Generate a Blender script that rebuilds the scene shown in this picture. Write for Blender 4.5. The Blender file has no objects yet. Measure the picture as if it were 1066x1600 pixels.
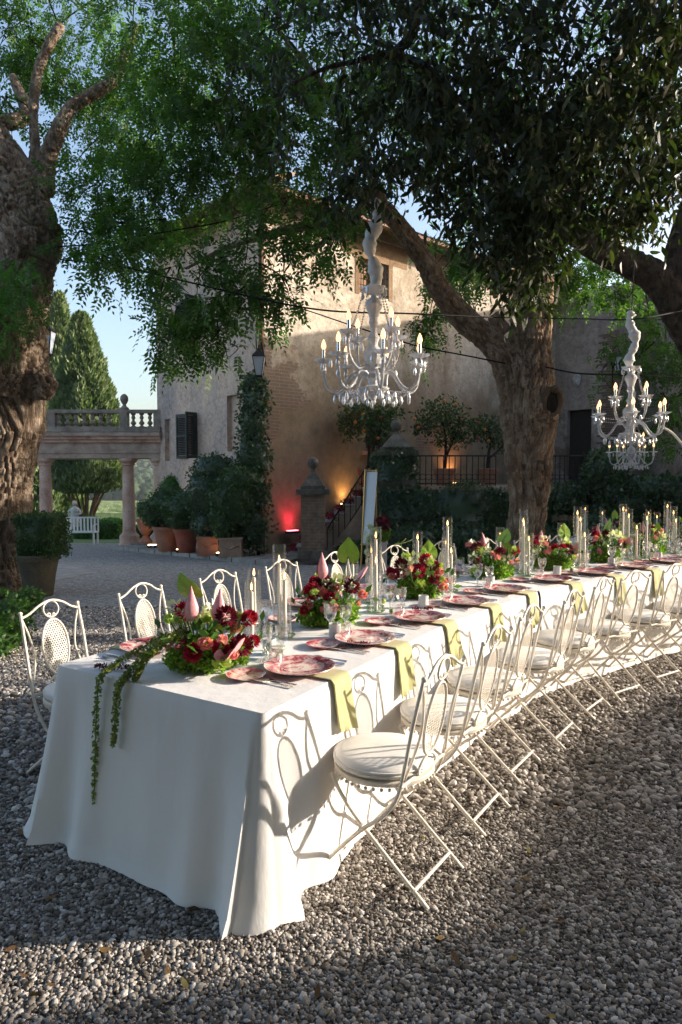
import bpy, math, random
import numpy as np
from mathutils import Vector, Matrix, noise as mnoise

random.seed(7)
RNG = np.random.default_rng(11)
PI = math.pi
R = math.radians
sc = bpy.context.scene
COL = sc.collection

# ------------------------------------------------------------------ camera
CAM_H, PITCH, FPX = 1.65, R(3.5), 1066.7
cam_d = bpy.data.cameras.new('camera')
cam = bpy.data.objects.new('camera', cam_d)
COL.objects.link(cam)
cam.location = (0, 0, CAM_H)
cam.rotation_euler = (R(90) - PITCH, 0, 0)
cam_d.sensor_fit = 'VERTICAL'
cam_d.sensor_height = 36
cam_d.lens = 24
cam_d.clip_start = 0.05
cam_d.clip_end = 6000
sc.camera = cam

# ------------------------------------------------------------------ sky, sun, exposure
SUN_EL, SUN_AZ = R(17.0), R(82.0)          # azimuth clockwise from +Y
world = bpy.data.worlds.new('World')
sc.world = world
world.use_nodes = True
wn = world.node_tree
bgn = wn.nodes['Background']
sky = wn.nodes.new('ShaderNodeTexSky')
sky.sky_type = 'NISHITA'
sky.sun_disc = False
sky.sun_elevation = SUN_EL
sky.sun_rotation = SUN_AZ
sky.altitude = 300
sky.air_density = 1.0
sky.dust_density = 4.0
sky.ozone_density = 1.0
wn.links.new(sky.outputs[0], bgn.inputs[0])
bgn.inputs[1].default_value = 0.15
sun_d = bpy.data.lights.new('sun', 'SUN')
sun_d.energy = 3.5
sun_d.angle = R(0.53)
sun_d.color = (1.0, 0.88, 0.75)
sun = bpy.data.objects.new('sun', sun_d)
COL.objects.link(sun)
TO_SUN = Vector((math.cos(SUN_EL) * math.sin(SUN_AZ), math.cos(SUN_EL) * math.cos(SUN_AZ), math.sin(SUN_EL)))
sun.rotation_euler = TO_SUN.to_track_quat('Z', 'Y').to_euler()
sun.location = (12, 2, 8)
sc.view_settings.view_transform = 'Standard'
sc.view_settings.look = 'None'
sc.view_settings.exposure = 1.32
sc.view_settings.gamma = 1
sc.view_settings.use_curve_mapping = False
sc.render.engine = 'CYCLES'
cy = sc.cycles
cy.use_denoising = True
cy.max_bounces = 8
cy.diffuse_bounces = 4
cy.glossy_bounces = 4
cy.transmission_bounces = 8
cy.transparent_max_bounces = 24
cy.caustics_reflective = False
cy.caustics_refractive = False
cy.sample_clamp_indirect = 6

# ------------------------------------------------------------------ helpers
def at(px, py, Y):
    """point of the place seen at photo pixel (px, py) at distance Y"""
    x = (px - 533) / FPX
    y = -(py - 800) / FPX
    d = Vector((x, math.cos(PITCH) + y * math.sin(PITCH), -math.sin(PITCH) + y * math.cos(PITCH)))
    t = Y / d.y
    return Vector((d.x * t, Y, CAM_H + d.z * t))

def zg(y):
    """height of the ground: level round the table, then falling gently to the garden"""
    if y <= 6.0: return 0.0
    if y <= 8.0: return -0.054 * (y - 6) ** 2 / 4
    if y <= 24: return -0.054 - 0.054 * (y - 8)
    if y <= 36: return -0.918 - 0.04 * (y - 24)
    if y <= 60: return -1.398 - 0.07 * (y - 36)
    if y <= 250: return -3.08 - 0.037 * (y - 60)
    return -10.1 + 0.085 * (y - 250) * min(1, (y - 250) / 300)

class MB:
    """collects shapes; build() links them as ONE mesh object"""
    def __init__(self):
        self.v = []; self.f = []
    def add(self, vs, fs):
        n = len(self.v)
        self.v += [tuple(p) for p in vs]
        self.f += [tuple(i + n for i in f) for f in fs]
        return self
    def box(self, c, s, rz=0, rot=None, taper=1.0):
        x, y, z = s[0] / 2, s[1] / 2, s[2] / 2
        m = rot if rot is not None else Matrix.Rotation(rz, 3, 'Z')
        P = []
        for k in (-1, 1):
            t = taper if k > 0 else 1
            for (a, b) in ((-1, -1), (1, -1), (1, 1), (-1, 1)):
                P.append(Vector(c) + m @ Vector((a * x * t, b * y * t, k * z)))
        return self.add(P, [(3, 2, 1, 0), (4, 5, 6, 7), (0, 1, 5, 4), (1, 2, 6, 5), (2, 3, 7, 6), (3, 0, 4, 7)])
    def tube(self, path, r, n=8, closed=False, cap=True, flat=1.0):
        P = [Vector(p) for p in path]
        k = len(P)
        rr = r if hasattr(r, '__len__') else [r] * k
        T = []
        for i in range(k):
            if closed: d = P[(i + 1) % k] - P[i - 1]
            else: d = P[min(i + 1, k - 1)] - P[max(i - 1, 0)]
            T.append(d.normalized() if d.length > 1e-9 else Vector((0, 0, 1)))
        u = T[0].orthogonal().normalized()
        vs = []
        for i in range(k):
            u = (u - T[i] * u.dot(T[i]))
            u = u.normalized() if u.length > 1e-6 else T[i].orthogonal().normalized()
            w = T[i].cross(u)
            for j in range(n):
                a = 2 * PI * j / n
                vs.append(P[i] + (u * math.cos(a) + w * math.sin(a) * flat) * rr[i])
        fs = []
        for i in range(k if closed else k - 1):
            i2 = (i + 1) % k
            for j in range(n):
                j2 = (j + 1) % n
                fs.append((i * n + j, i * n + j2, i2 * n + j2, i2 * n + j))
        if cap and not closed:
            fs.append(tuple(range(n - 1, -1, -1)))
            fs.append(tuple((k - 1) * n + j for j in range(n)))
        return self.add(vs, fs)
    def lathe(self, prof, n=16, c=(0, 0, 0), sq=None, ang=0.0, cap=True):
        vs = []; fs = []
        k = len(prof)
        for (r, z) in prof:
            for j in range(n):
                a = 2 * PI * j / n + ang
                vs.append((c[0] + r * math.cos(a), c[1] + r * math.sin(a), c[2] + z))
        for i in range(k - 1):
            for j in range(n):
                j2 = (j + 1) % n
                fs.append((i * n + j, i * n + j2, (i + 1) * n + j2, (i + 1) * n + j))
        if cap:
            if prof[0][0] > 1e-4: fs.append(tuple(range(n - 1, -1, -1)))
            if prof[-1][0] > 1e-4: fs.append(tuple((k - 1) * n + j for j in range(n)))
        return self.add(vs, fs)
    def ball(self, c, r, n=8, m=5, s=(1, 1, 1)):
        prof = [(max(1e-5, r * math.sin(PI * i / m)), -r * math.cos(PI * i / m)) for i in range(m + 1)]
        b = MB().lathe(prof, n, cap=False)
        return self.add([(c[0] + p[0] * s[0], c[1] + p[1] * s[1], c[2] + p[2] * s[2]) for p in b.v], b.f)
    def grid(self, fn, nu, nv, closed_u=False):
        vs = [fn(i / (nu if closed_u else nu - 1), j / (nv - 1)) for j in range(nv) for i in range(nu)]
        fs = []
        for j in range(nv - 1):
            for i in range(nu if closed_u else nu - 1):
                i2 = (i + 1) % nu
                fs.append((j * nu + i, j * nu + i2, (j + 1) * nu + i2, (j + 1) * nu + i))
        return self.add(vs, fs)
    def mesh(self, name, mat=None, smooth=None):
        me = bpy.data.meshes.new(name)
        me.from_pydata(self.v, [], self.f)
        if mat: me.materials.append(mat)
        if smooth:
            me.polygons.foreach_set('use_smooth', [True] * len(me.polygons))
            if smooth < 179: me.set_sharp_from_angle(angle=R(smooth))
        me.update()
        return me
    def build(self, name, mat, parent=None, smooth=None, loc=None, rz=0):
        return obj(name, self.mesh(name, mat, smooth), parent, loc, rz)

def obj(name, me, parent=None, loc=None, rz=0):
    o = bpy.data.objects.new(name, me)
    COL.objects.link(o)
    if parent is not None: o.parent = parent
    if loc is not None: o.location = loc
    if rz: o.rotation_euler = (0, 0, rz)
    return o

def tag(o, label=None, cat=None, group=None, kind=None):
    if label: o['label'] = label
    if cat: o['category'] = cat
    if group: o['group'] = group
    if kind: o['kind'] = kind
    return o

def thing(name, label, cat, loc=(0, 0, 0), rz=0, group=None):
    o = bpy.data.objects.new(name, None)
    o.empty_display_size = 0.1
    COL.objects.link(o)
    o.location = loc
    o.rotation_euler = (0, 0, rz)
    return tag(o, label, cat, group)

def dup(root, loc, rz=0, label=None, group=None, scale=None):
    r = root.copy(); COL.objects.link(r)
    r.location = loc; r.rotation_euler = (0, 0, rz)
    if scale: r.scale = (scale, scale, scale)
    if label: r['label'] = label
    if group: r['group'] = group
    for ch in list(root.children):
        c = ch.copy(); COL.objects.link(c); c.parent = r
        for g in ch.children:
            d = g.copy(); COL.objects.link(d); d.parent = c
    return r

def catmull(pts, n):
    """smooth path through points"""
    P = [Vector(p) for p in pts]
    P = [P[0] * 2 - P[1]] + P + [P[-1] * 2 - P[-2]]
    out = []
    for i in range(1, len(P) - 2):
        for k in range(n):
            t = k / n
            a, b, c, d = P[i - 1], P[i], P[i + 1], P[i + 2]
            out.append(0.5 * ((2 * b) + (c - a) * t + (2 * a - 5 * b + 4 * c - d) * t * t + (3 * b - a - 3 * c + d) * t ** 3))
    out.append(P[-2])
    return out

def interp(xs, ys, x):
    return float(np.interp(x, xs, ys))

# ------------------------------------------------------------------ materials
def newmat(name):
    m = bpy.data.materials.new(name); m.use_nodes = True
    nt = m.node_tree
    return m, nt, nt.nodes['Principled BSDF'], nt.nodes, nt.links

def _tc(N, L, kind='Object', scale=(1, 1, 1)):
    t = N.new('ShaderNodeTexCoord'); mp = N.new('ShaderNodeMapping')
    mp.inputs['Scale'].default_value = scale
    L.new(t.outputs[kind], mp.inputs[0])
    return mp.outputs[0]

def _noise(N, L, vec, scale, detail=4, rough=0.55, dist=0.0):
    n = N.new('ShaderNodeTexNoise')
    n.inputs['Scale'].default_value = scale
    n.inputs['Detail'].default_value = detail
    n.inputs['Roughness'].default_value = rough
    n.inputs['Distortion'].default_value = dist
    L.new(vec, n.inputs['Vector'])
    return n.outputs['Fac']

def _ramp(N, L, fac, stops):
    r = N.new('ShaderNodeValToRGB')
    e = r.color_ramp.elements
    while len(e) < len(stops): e.new(0.5)
    for k, (p, c) in enumerate(stops):
        e[k].position = p
        e[k].color = (c[0], c[1], c[2], 1) if hasattr(c, '__len__') else (c, c, c, 1)
    L.new(fac, r.inputs[0])
    return r.outputs[0]

def _mix(N, L, fac, a, b, mode='MIX'):
    m = N.new('ShaderNodeMix'); m.data_type = 'RGBA'; m.blend_type = mode
    for (s, i) in ((fac, 0), (a, 6), (b, 7)):
        if hasattr(s, 'is_linked') or hasattr(s, 'links'): L.new(s, m.inputs[i])
        elif i == 0: m.inputs[0].default_value = s
        else: m.inputs[i].default_value = (s[0], s[1], s[2], 1)
    return m.outputs[2]

def _bump(N, L, h, bsdf, strength=0.5, dist=0.01, prev=None):
    b = N.new('ShaderNodeBump')
    b.inputs['Strength'].default_value = strength
    b.inputs['Distance'].default_value = dist
    L.new(h, b.inputs['Height'])
    if prev is not None: L.new(prev, b.inputs['Normal'])
    if bsdf is not None: L.new(b.outputs[0], bsdf.inputs['Normal'])
    return b.outputs[0]

def simple(name, c1, c2=None, rough=0.6, scale=6, bump=0.0, bscale=60, bdist=0.004, metal=0, spec=0.5, trans=0, coords='Object', stretch=(1, 1, 1), ior=1.45, sss=0, sheen=0):
    m, nt, b, N, L = newmat(name)
    v = _tc(N, L, coords, stretch)
    if c2 is not None:
        f = _noise(N, L, v, scale, 5)
        L.new(_ramp(N, L, f, [(0.32, c1), (0.68, c2)]), b.inputs['Base Color'])
    else:
        b.inputs['Base Color'].default_value = (*c1, 1)
    b.inputs['Roughness'].default_value = rough
    b.inputs['Metallic'].default_value = metal
    b.inputs['Specular IOR Level'].default_value = spec
    b.inputs['Transmission Weight'].default_value = trans
    b.inputs['IOR'].default_value = ior
    b.inputs['Sheen Weight'].default_value = sheen
    if sss:
        b.inputs['Subsurface Weight'].default_value = sss
        b.inputs['Subsurface Radius'].default_value = (0.02, 0.01, 0.006)
    if bump:
        _bump(N, L, _noise(N, L, v, bscale, 6), b, bump, bdist)
    return m

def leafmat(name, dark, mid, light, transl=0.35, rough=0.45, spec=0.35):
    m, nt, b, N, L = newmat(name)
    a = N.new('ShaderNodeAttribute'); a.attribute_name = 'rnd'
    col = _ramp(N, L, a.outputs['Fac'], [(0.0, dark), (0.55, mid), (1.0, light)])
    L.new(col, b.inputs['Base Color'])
    b.inputs['Roughness'].default_value = rough
    b.inputs['Specular IOR Level'].default_value = spec
    tr = N.new('ShaderNodeBsdfTranslucent')
    tcol = _mix(N, L, 1.0, col, (1.25, 1.5, 0.55), 'MULTIPLY')
    L.new(tcol, tr.inputs[0])
    ms = N.new('ShaderNodeMixShader'); ms.inputs[0].default_value = transl
    L.new(b.outputs[0], ms.inputs[1]); L.new(tr.outputs[0], ms.inputs[2])
    L.new(ms.outputs[0], N['Material Output'].inputs[0])
    return m

def emit(name, col, strength):
    m, nt, b, N, L = newmat(name)
    b.inputs['Base Color'].default_value = (*col, 1)
    b.inputs['Emission Color'].default_value = (*col, 1)
    b.inputs['Emission Strength'].default_value = strength
    return m

def thin_glass(name, tint=(0.97, 0.98, 0.97), rough=0.02, base=0.05, top=0.75):
    """thin-walled clear glass: lets light straight through, mirrors at grazing angles"""
    m, nt, b, N, L = newmat(name)
    N.remove(b)
    t = N.new('ShaderNodeBsdfTransparent'); t.inputs[0].default_value = (*tint, 1)
    g = N.new('ShaderNodeBsdfGlossy'); g.inputs['Roughness'].default_value = rough
    g.inputs['Color'].default_value = (1, 1, 1, 1)
    lw = N.new('ShaderNodeLayerWeight'); lw.inputs[0].default_value = 0.35
    mr = N.new('ShaderNodeMapRange'); mr.inputs['To Min'].default_value = base; mr.inputs['To Max'].default_value = top
    L.new(lw.outputs['Facing'], mr.inputs[0])
    ms = N.new('ShaderNodeMixShader')
    L.new(mr.outputs[0], ms.inputs[0]); L.new(t.outputs[0], ms.inputs[1]); L.new(g.outputs[0], ms.inputs[2])
    L.new(ms.outputs[0], N['Material Output'].inputs[0])
    return m

def plaster(name, pale, warm, dark, brick=0.0, seed=0.0, bricks_from=0.62, lower_tint=None, streak=0.45):
    m, nt, b, N, L = newmat(name)
    v = _tc(N, L, 'Object')
    off = N.new('ShaderNodeVectorMath'); off.operation = 'ADD'; off.inputs[1].default_value = (seed, seed * 1.7, seed * 0.6)
    L.new(v, off.inputs[0]); v = off.outputs[0]
    big = _noise(N, L, v, 0.45, 6, 0.62, 0.6)
    col = _ramp(N, L, big, [(0.30, dark), (0.48, warm), (0.68, pale)])
    mp = N.new('ShaderNodeMapping'); mp.inputs['Scale'].default_value = (1.1, 1.1, 0.3)
    L.new(v, mp.inputs[0])
    st = _noise(N, L, mp.outputs[0], 1.4, 5, 0.6)
    col = _mix(N, L, _ramp(N, L, st, [(0.50, 0.0), (0.66, streak)]), col, [c * (0.6 if streak < .6 else .95) for c in dark])
    med = _noise(N, L, v, 3.2, 6, 0.65)
    col = _mix(N, L, _ramp(N, L, med, [(0.5, 0.0), (0.7, 0.55)]), col, [c * 0.78 for c in warm])
    mot = _noise(N, L, v, 7.5, 7, 0.72, 0.8)
    col = _mix(N, L, 0.55, col, _ramp(N, L, mot, [(0.34, 0.18), (0.5, 0.5), (0.68, 0.72)]), 'OVERLAY')
    fine = _noise(N, L, v, 26, 5, 0.6)
    col = _mix(N, L, 0.35, col, _ramp(N, L, fine, [(0.3, 0.35), (0.7, 0.75)]), 'OVERLAY')
    h = _mix(N, L, 0.5, fine, med)
    if lower_tint:      # lower wall blended to darker umber along an uneven edge
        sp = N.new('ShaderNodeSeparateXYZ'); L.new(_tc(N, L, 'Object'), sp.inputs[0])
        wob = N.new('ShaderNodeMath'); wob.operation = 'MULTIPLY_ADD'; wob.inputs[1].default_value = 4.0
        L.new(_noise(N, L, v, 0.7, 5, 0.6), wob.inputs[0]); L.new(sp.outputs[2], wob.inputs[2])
        mr = N.new('ShaderNodeMapRange'); mr.inputs['From Min'].default_value = lower_tint[1] + 1.2; mr.inputs['From Max'].default_value = lower_tint[1] + 2.9
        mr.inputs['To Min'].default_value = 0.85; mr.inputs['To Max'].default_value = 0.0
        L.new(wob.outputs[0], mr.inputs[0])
        col = _mix(N, L, mr.outputs[0], col, _ramp(N, L, med, [(0.35, [c * .6 for c in lower_tint[0]]), (0.65, lower_tint[0])]))
    if brick:
        sep = N.new('ShaderNodeSeparateXYZ'); L.new(_tc(N, L, 'Object'), sep.inputs[0])
        cmb = N.new('ShaderNodeCombineXYZ'); L.new(sep.outputs[0], cmb.inputs[0]); L.new(sep.outputs[2], cmb.inputs[1])
        br = N.new('ShaderNodeTexBrick')
        br.inputs['Scale'].default_value = 1.0
        br.inputs['Brick Width'].default_value = 0.30; br.inputs['Row Height'].default_value = 0.085
        br.inputs['Mortar Size'].default_value = 0.012
        br.inputs['Color1'].default_value = (0.22, 0.13, 0.085, 1); br.inputs['Color2'].default_value = (0.17, 0.12, 0.09, 1)
        br.inputs['Mortar'].default_value = (0.24, 0.20, 0.16, 1)
        L.new(cmb.outputs[0], br.inputs[0])
        msk = _ramp(N, L, _noise(N, L, v, 0.55, 5, 0.6, 0.3), [(bricks_from, 0.0), (bricks_from + 0.03, brick)])
        if lower_tint:      # plaster fallen off near the corner
            def mth(op, a_, b_):
                q = N.new('ShaderNodeMath'); q.operation = op
                for i_, s_ in enumerate((a_, b_)):
                    if hasattr(s_, 'links'): L.new(s_, q.inputs[i_])
                    else: q.inputs[i_].default_value = s_
                return q.outputs[0]
            dz = mth('MULTIPLY', mth('ABSOLUTE', mth('SUBTRACT', sep.outputs[2], 3.6), 0), 0.42)
            e_ = mth('SUBTRACT', mth('SUBTRACT', 1.0, mth('MULTIPLY', sep.outputs[0], 0.40)), dz)
            e_ = mth('ADD', e_, mth('MULTIPLY', mth('SUBTRACT', _noise(N, L, v, 1.5, 6, 0.65), 0.5), 2.2))
            msk = _mix(N, L, 1.0, msk, _ramp(N, L, e_, [(0.42, 0.0), (0.50, 0.75)]), 'LIGHTEN')
        col = _mix(N, L, msk, col, br.outputs[0])
        h = _mix(N, L, msk, h, br.outputs['Fac'])
    L.new(col, b.inputs['Base Color'])
    b.inputs['Roughness'].default_value = 0.92
    b.inputs['Specular IOR Level'].default_value = 0.15
    _bump(N, L, h, b, 0.6, 0.03)
    return m

def stonemat(name, c1, c2, c3, scale=2.5, lichen=None):
    m, nt, b, N, L = newmat(name)
    v = _tc(N, L, 'Object')
    n1 = _noise(N, L, v, scale, 7, 0.65, 0.4)
    col = _ramp(N, L, n1, [(0.3, c1), (0.5, c2), (0.7, c3)])
    n2 = _noise(N, L, v, scale * 9, 5, 0.6)
    if lichen: col = _mix(N, L, _ramp(N, L, n2, [(0.55, 0.0), (0.68, 0.7)]), col, lichen)
    L.new(col, b.inputs['Base Color'])
    b.inputs['Roughness'].default_value = 0.9
    b.inputs['Specular IOR Level'].default_value = 0.2
    _bump(N, L, n2, b, 0.7, 0.015)
    return m

def brickmat(name, c1, c2, mortar, w=0.24, h=0.07, ms=0.01):
    m, nt, b, N, L = newmat(name)
    t = N.new('ShaderNodeTexCoord')
    sep = N.new('ShaderNodeSeparateXYZ'); L.new(t.outputs['Object'], sep.inputs[0])
    ad = N.new('ShaderNodeMath'); ad.operation = 'ADD'
    L.new(sep.outputs[0], ad.inputs[0]); L.new(sep.outputs[1], ad.inputs[1])
    cmb = N.new('ShaderNodeCombineXYZ'); L.new(ad.outputs[0], cmb.inputs[0]); L.new(sep.outputs[2], cmb.inputs[1])
    br = N.new('ShaderNodeTexBrick')
    br.inputs['Scale'].default_value = 1.0
    br.inputs['Brick Width'].default_value = w; br.inputs['Row Height'].default_value = h; br.inputs['Mortar Size'].default_value = ms
    br.inputs['Color1'].default_value = (*c1, 1); br.inputs['Color2'].default_value = (*c2, 1); br.inputs['Mortar'].default_value = (*mortar, 1)
    L.new(cmb.outputs[0], br.inputs[0])
    n = _noise(N, L, t.outputs['Object'], 7, 6, 0.65)
    col = _mix(N, L, _ramp(N, L, n, [(0.42, 0.0), (0.7, 0.8)]), br.outputs[0], [c * 0.5 for c in c2])
    L.new(col, b.inputs['Base Color'])
    b.inputs['Roughness'].default_value = 0.92
    _bump(N, L, n, b, 0.5, 0.01, _bump(N, L, br.outputs['Fac'], None, -0.8, 0.01))
    return m

def barkmat(name, dark, mid, light, moss=0.0):
    m, nt, b, N, L = newmat(name)
    a = N.new('ShaderNodeAttribute'); a.attribute_name = 'ridge'
    v = _tc(N, L, 'Object')
    n = _noise(N, L, v, 5, 6, 0.6)
    nf = _noise(N, L, v, 38, 5, 0.65)
    col = _ramp(N, L, n, [(0.3, dark), (0.5, mid), (0.72, light)])
    col = _mix(N, L, _ramp(N, L, a.outputs['Fac'], [(0.12, 0.75), (0.5, 0.0)]), col, [c * 0.6 for c in dark])
    col = _mix(N, L, 0.4, col, _ramp(N, L, nf, [(0.3, 0.3), (0.7, 0.75)]), 'OVERLAY')
    if moss:
        mk = _ramp(N, L, _noise(N, L, v, 1.7, 5, 0.6), [(0.56, 0.0), (0.66, moss)])
        col = _mix(N, L, mk, col, (0.05, 0.065, 0.02))
    # narrow vertical cracks between the bark plates
    st = _noise(N, L, _tc(N, L, 'Object', (1, 1, 0.13)), 17, 5, 0.62, 0.7)
    crack = _ramp(N, L, st, [(0.36, 1.0), (0.47, 0.25), (0.5, 0.0), (0.53, 0.25), (0.64, 1.0)])
    col = _mix(N, L, _ramp(N, L, crack, [(0.0, 0.55), (0.30, 0.0)]), col, [c * 0.6 for c in dark])
    L.new(col, b.inputs['Base Color'])
    b.inputs['Roughness'].default_value = 0.95
    b.inputs['Specular IOR Level'].default_value = 0.1
    _bump(N, L, nf, b, 0.7, 0.012, _bump(N, L, crack, None, 0.9, 0.03))
    return m

def platemat(name):
    m, nt, b, N, L = newmat(name)
    t = N.new('ShaderNodeTexCoord'); oi = N.new('ShaderNodeObjectInfo')
    sv = N.new('ShaderNodeVectorMath'); sv.operation = 'ADD'
    ml = N.new('ShaderNodeMath'); ml.operation = 'MULTIPLY'; ml.inputs[1].default_value = 9.0
    L.new(oi.outputs['Random'], ml.inputs[0])
    L.new(t.outputs['Object'], sv.inputs[0]); L.new(ml.outputs[0], sv.inputs[1])
    n = _noise(N, L, sv.outputs[0], 16, 6, 0.68, 1.2)
    n2 = _noise(N, L, sv.outputs[0], 70, 4, 0.6, 0.5)
    ln = N.new('ShaderNodeVectorMath'); ln.operation = 'LENGTH'; L.new(t.outputs['Object'], ln.inputs[0])
    rim = _ramp(N, L, ln.outputs['Value'], [(0.055, 0.0), (0.075, 0.14), (0.105, 0.02), (0.118, 0.13), (0.15, 0.10), (0.158, -0.02)])
    s = N.new('ShaderNodeMath'); s.operation = 'ADD'
    L.new(n, s.inputs[0]); L.new(rim, s.inputs[1])
    s2 = N.new('ShaderNodeMath'); s2.operation = 'MULTIPLY_ADD'; s2.inputs[1].default_value = 0.25
    L.new(n2, s2.inputs[0]); L.new(s.outputs[0], s2.inputs[2])
    col = _ramp(N, L, s2.outputs[0], [(0.60, (0.78, 0.68, 0.63)), (0.68, (0.72, 0.42, 0.40)), (0.77, (0.45, 0.09, 0.11)), (0.88, (0.24, 0.02, 0.035))])
    L.new(col, b.inputs['Base Color'])
    b.inputs['Roughness'].default_value = 0.18
    b.inputs['Coat Weight'].default_value = 0.4
    return m

MT = {}
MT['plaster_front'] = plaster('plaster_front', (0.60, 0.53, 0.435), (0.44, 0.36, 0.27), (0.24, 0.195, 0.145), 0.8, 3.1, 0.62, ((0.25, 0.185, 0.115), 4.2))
MT['plaster_side'] = plaster('plaster_side', (0.78, 0.56, 0.42), (0.62, 0.455, 0.355), (0.38, 0.315, 0.28), 0.0, 9.4, 0.62, None, 0.8)
MT['plaster_wing'] = plaster('plaster_wing', (0.50, 0.45, 0.40), (0.38, 0.31, 0.26), (0.25, 0.19, 0.16), 0.8, 5.7, 0.56)
MT['stone'] = stonemat('weathered_stone', (0.25, 0.17, 0.13), (0.43, 0.315, 0.245), (0.58, 0.46, 0.375), 2.5, (0.30, 0.30, 0.24))
MT['stone_dark'] = stonemat('dark_stone', (0.05, 0.048, 0.042), (0.11, 0.10, 0.09), (0.20, 0.185, 0.16), 4, (0.17, 0.18, 0.14))
MT['stone_red'] = stonemat('reddish_stone', (0.36, 0.20, 0.14), (0.60, 0.39, 0.30), (0.70, 0.52, 0.43), 2.2, (0.22, 0.2, 0.17))
MT['stone_bal'] = stonemat('balustrade_stone', (0.15, 0.12, 0.10), (0.30, 0.245, 0.20), (0.44, 0.37, 0.31), 3, (0.26, 0.25, 0.2))
MT['paving'] = stonemat('paving_stone', (0.22, 0.20, 0.18), (0.30, 0.28, 0.255), (0.40, 0.37, 0.34), 3)
MT['brick'] = brickmat('old_brick', (0.24, 0.15, 0.10), (0.18, 0.125, 0.09), (0.22, 0.19, 0.16))
MT['terracotta'] = simple('terracotta', (0.30, 0.12, 0.065), (0.40, 0.20, 0.13), 0.85, 5, 0.4, 40)
MT['terracotta_red'] = simple('terracotta_red', (0.28, 0.055, 0.03), (0.36, 0.10, 0.06), 0.75, 5, 0.3, 40)
MT['terracotta_pale'] = simple('terracotta_pale', (0.27, 0.17, 0.12), (0.38, 0.26, 0.19), 0.9, 6, 0.5, 40)
MT['tile'] = simple('roof_tile_clay', (0.30, 0.17, 0.10), (0.42, 0.30, 0.20), 0.9, 4, 0.4, 30)
MT['wood'] = simple('eave_wood', (0.13, 0.06, 0.035), (0.22, 0.11, 0.065), 0.8, 3, 0.4, 30, stretch=(1, 8, 8))
MT['shutter'] = simple('shutter_green', (0.018, 0.028, 0.024), (0.028, 0.04, 0.034), 0.55, 8)
MT['iron'] = simple('black_iron', (0.018, 0.017, 0.016), (0.04, 0.034, 0.03), 0.6, 20, 0.3, 120, metal=0.6)
MT['cable'] = simple('black_rubber', (0.012, 0.012, 0.012), None, 0.8, spec=0.2)
MT['pipe'] = simple('rusty_pipe', (0.10, 0.045, 0.03), (0.16, 0.08, 0.055), 0.6, 5, metal=0.3)
MT['dark_room'] = simple('dark_door_wood', (0.016, 0.012, 0.010), (0.03, 0.022, 0.016), 0.7, 6)
MT['window_glass'] = simple('window_glass', (0.02, 0.022, 0.025), None, 0.08)
MT['amber_room'] = simple('shutter_wood_inside', (0.22, 0.10, 0.035), (0.30, 0.15, 0.06), 0.7, 8)
MT['bark_main'] = barkmat('bark_main', (0.22, 0.135, 0.085), (0.40, 0.28, 0.19), (0.55, 0.43, 0.325), 0.0)
MT['bark_left'] = barkmat('bark_moss', (0.20, 0.135, 0.092), (0.38, 0.285, 0.205), (0.52, 0.43, 0.335), 0.3)
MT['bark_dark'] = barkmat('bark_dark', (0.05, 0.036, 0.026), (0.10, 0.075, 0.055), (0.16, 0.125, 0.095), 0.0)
MT['cutwood'] = simple('cut_wood', (0.30, 0.17, 0.10), (0.42, 0.28, 0.18), 0.8, 14)
MT['leaf_locust'] = leafmat('leaf_locust', (0.030, 0.080, 0.016), (0.070, 0.150, 0.032), (0.145, 0.235, 0.065), 0.5)
MT['leaf_bright'] = leafmat('leaf_bright', (0.04, 0.11, 0.02), (0.08, 0.19, 0.04), (0.15, 0.27, 0.07), 0.45)
MT['leaf_oak'] = leafmat('leaf_oak', (0.013, 0.020, 0.008), (0.028, 0.042, 0.014), (0.10, 0.11, 0.042), 0.34, 0.45)
MT['leaf_box'] = leafmat('leaf_box', (0.026, 0.060, 0.018), (0.050, 0.10, 0.030), (0.095, 0.155, 0.05), 0.3, 0.4)
MT['leaf_ivy'] = leafmat('leaf_ivy', (0.026, 0.060, 0.026), (0.052, 0.10, 0.044), (0.11, 0.175, 0.08), 0.28, 0.32, 0.6)
MT['leaf_fresh'] = leafmat('leaf_fresh', (0.035, 0.09, 0.02), (0.07, 0.16, 0.03), (0.13, 0.23, 0.05), 0.35, 0.4)
MT['leaf_cypress'] = leafmat('leaf_cypress', (0.05, 0.085, 0.03), (0.12, 0.165, 0.07), (0.22, 0.26, 0.13), 0.25, 0.6)
MT['leaf_far'] = leafmat('leaf_far', (0.022, 0.045, 0.018), (0.040, 0.070, 0.028), (0.065, 0.10, 0.04), 0.1, 0.8)
MT['hydrangea'] = leafmat('green_hydrangea', (0.10, 0.19, 0.02), (0.23, 0.38, 0.05), (0.40, 0.54, 0.13), 0.4, 0.6)
MT['chair'] = simple('cream_painted_iron', (0.70, 0.63, 0.53), (0.78, 0.72, 0.63), 0.42, 9, 0.15, 90, 0.002)
MT['cushion'] = simple('cushion_cotton', (0.74, 0.71, 0.66), (0.80, 0.77, 0.72), 0.9, 12, 0.25, 300, 0.002, sheen=0.2)
MT['napkin'] = simple('olive_linen', (0.42, 0.40, 0.18), (0.52, 0.49, 0.25), 0.85, 10, 0.3, 240, 0.002, sheen=0.2)
MT['silver'] = simple('silver', (0.78, 0.76, 0.72), None, 0.16, metal=1)
MT['wax'] = simple('candle_wax', (0.80, 0.72, 0.64), None, 0.5, sss=0.3)
MT['flame'] = emit('flame', (1.0, 0.50, 0.14), 4.0)
MT['wick'] = simple('wick', (0.02, 0.015, 0.01), None, 0.9)
MT['glass'] = thin_glass('clear_glass', (0.985, 0.99, 0.985), 0.02, 0.03, 0.42)
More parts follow.
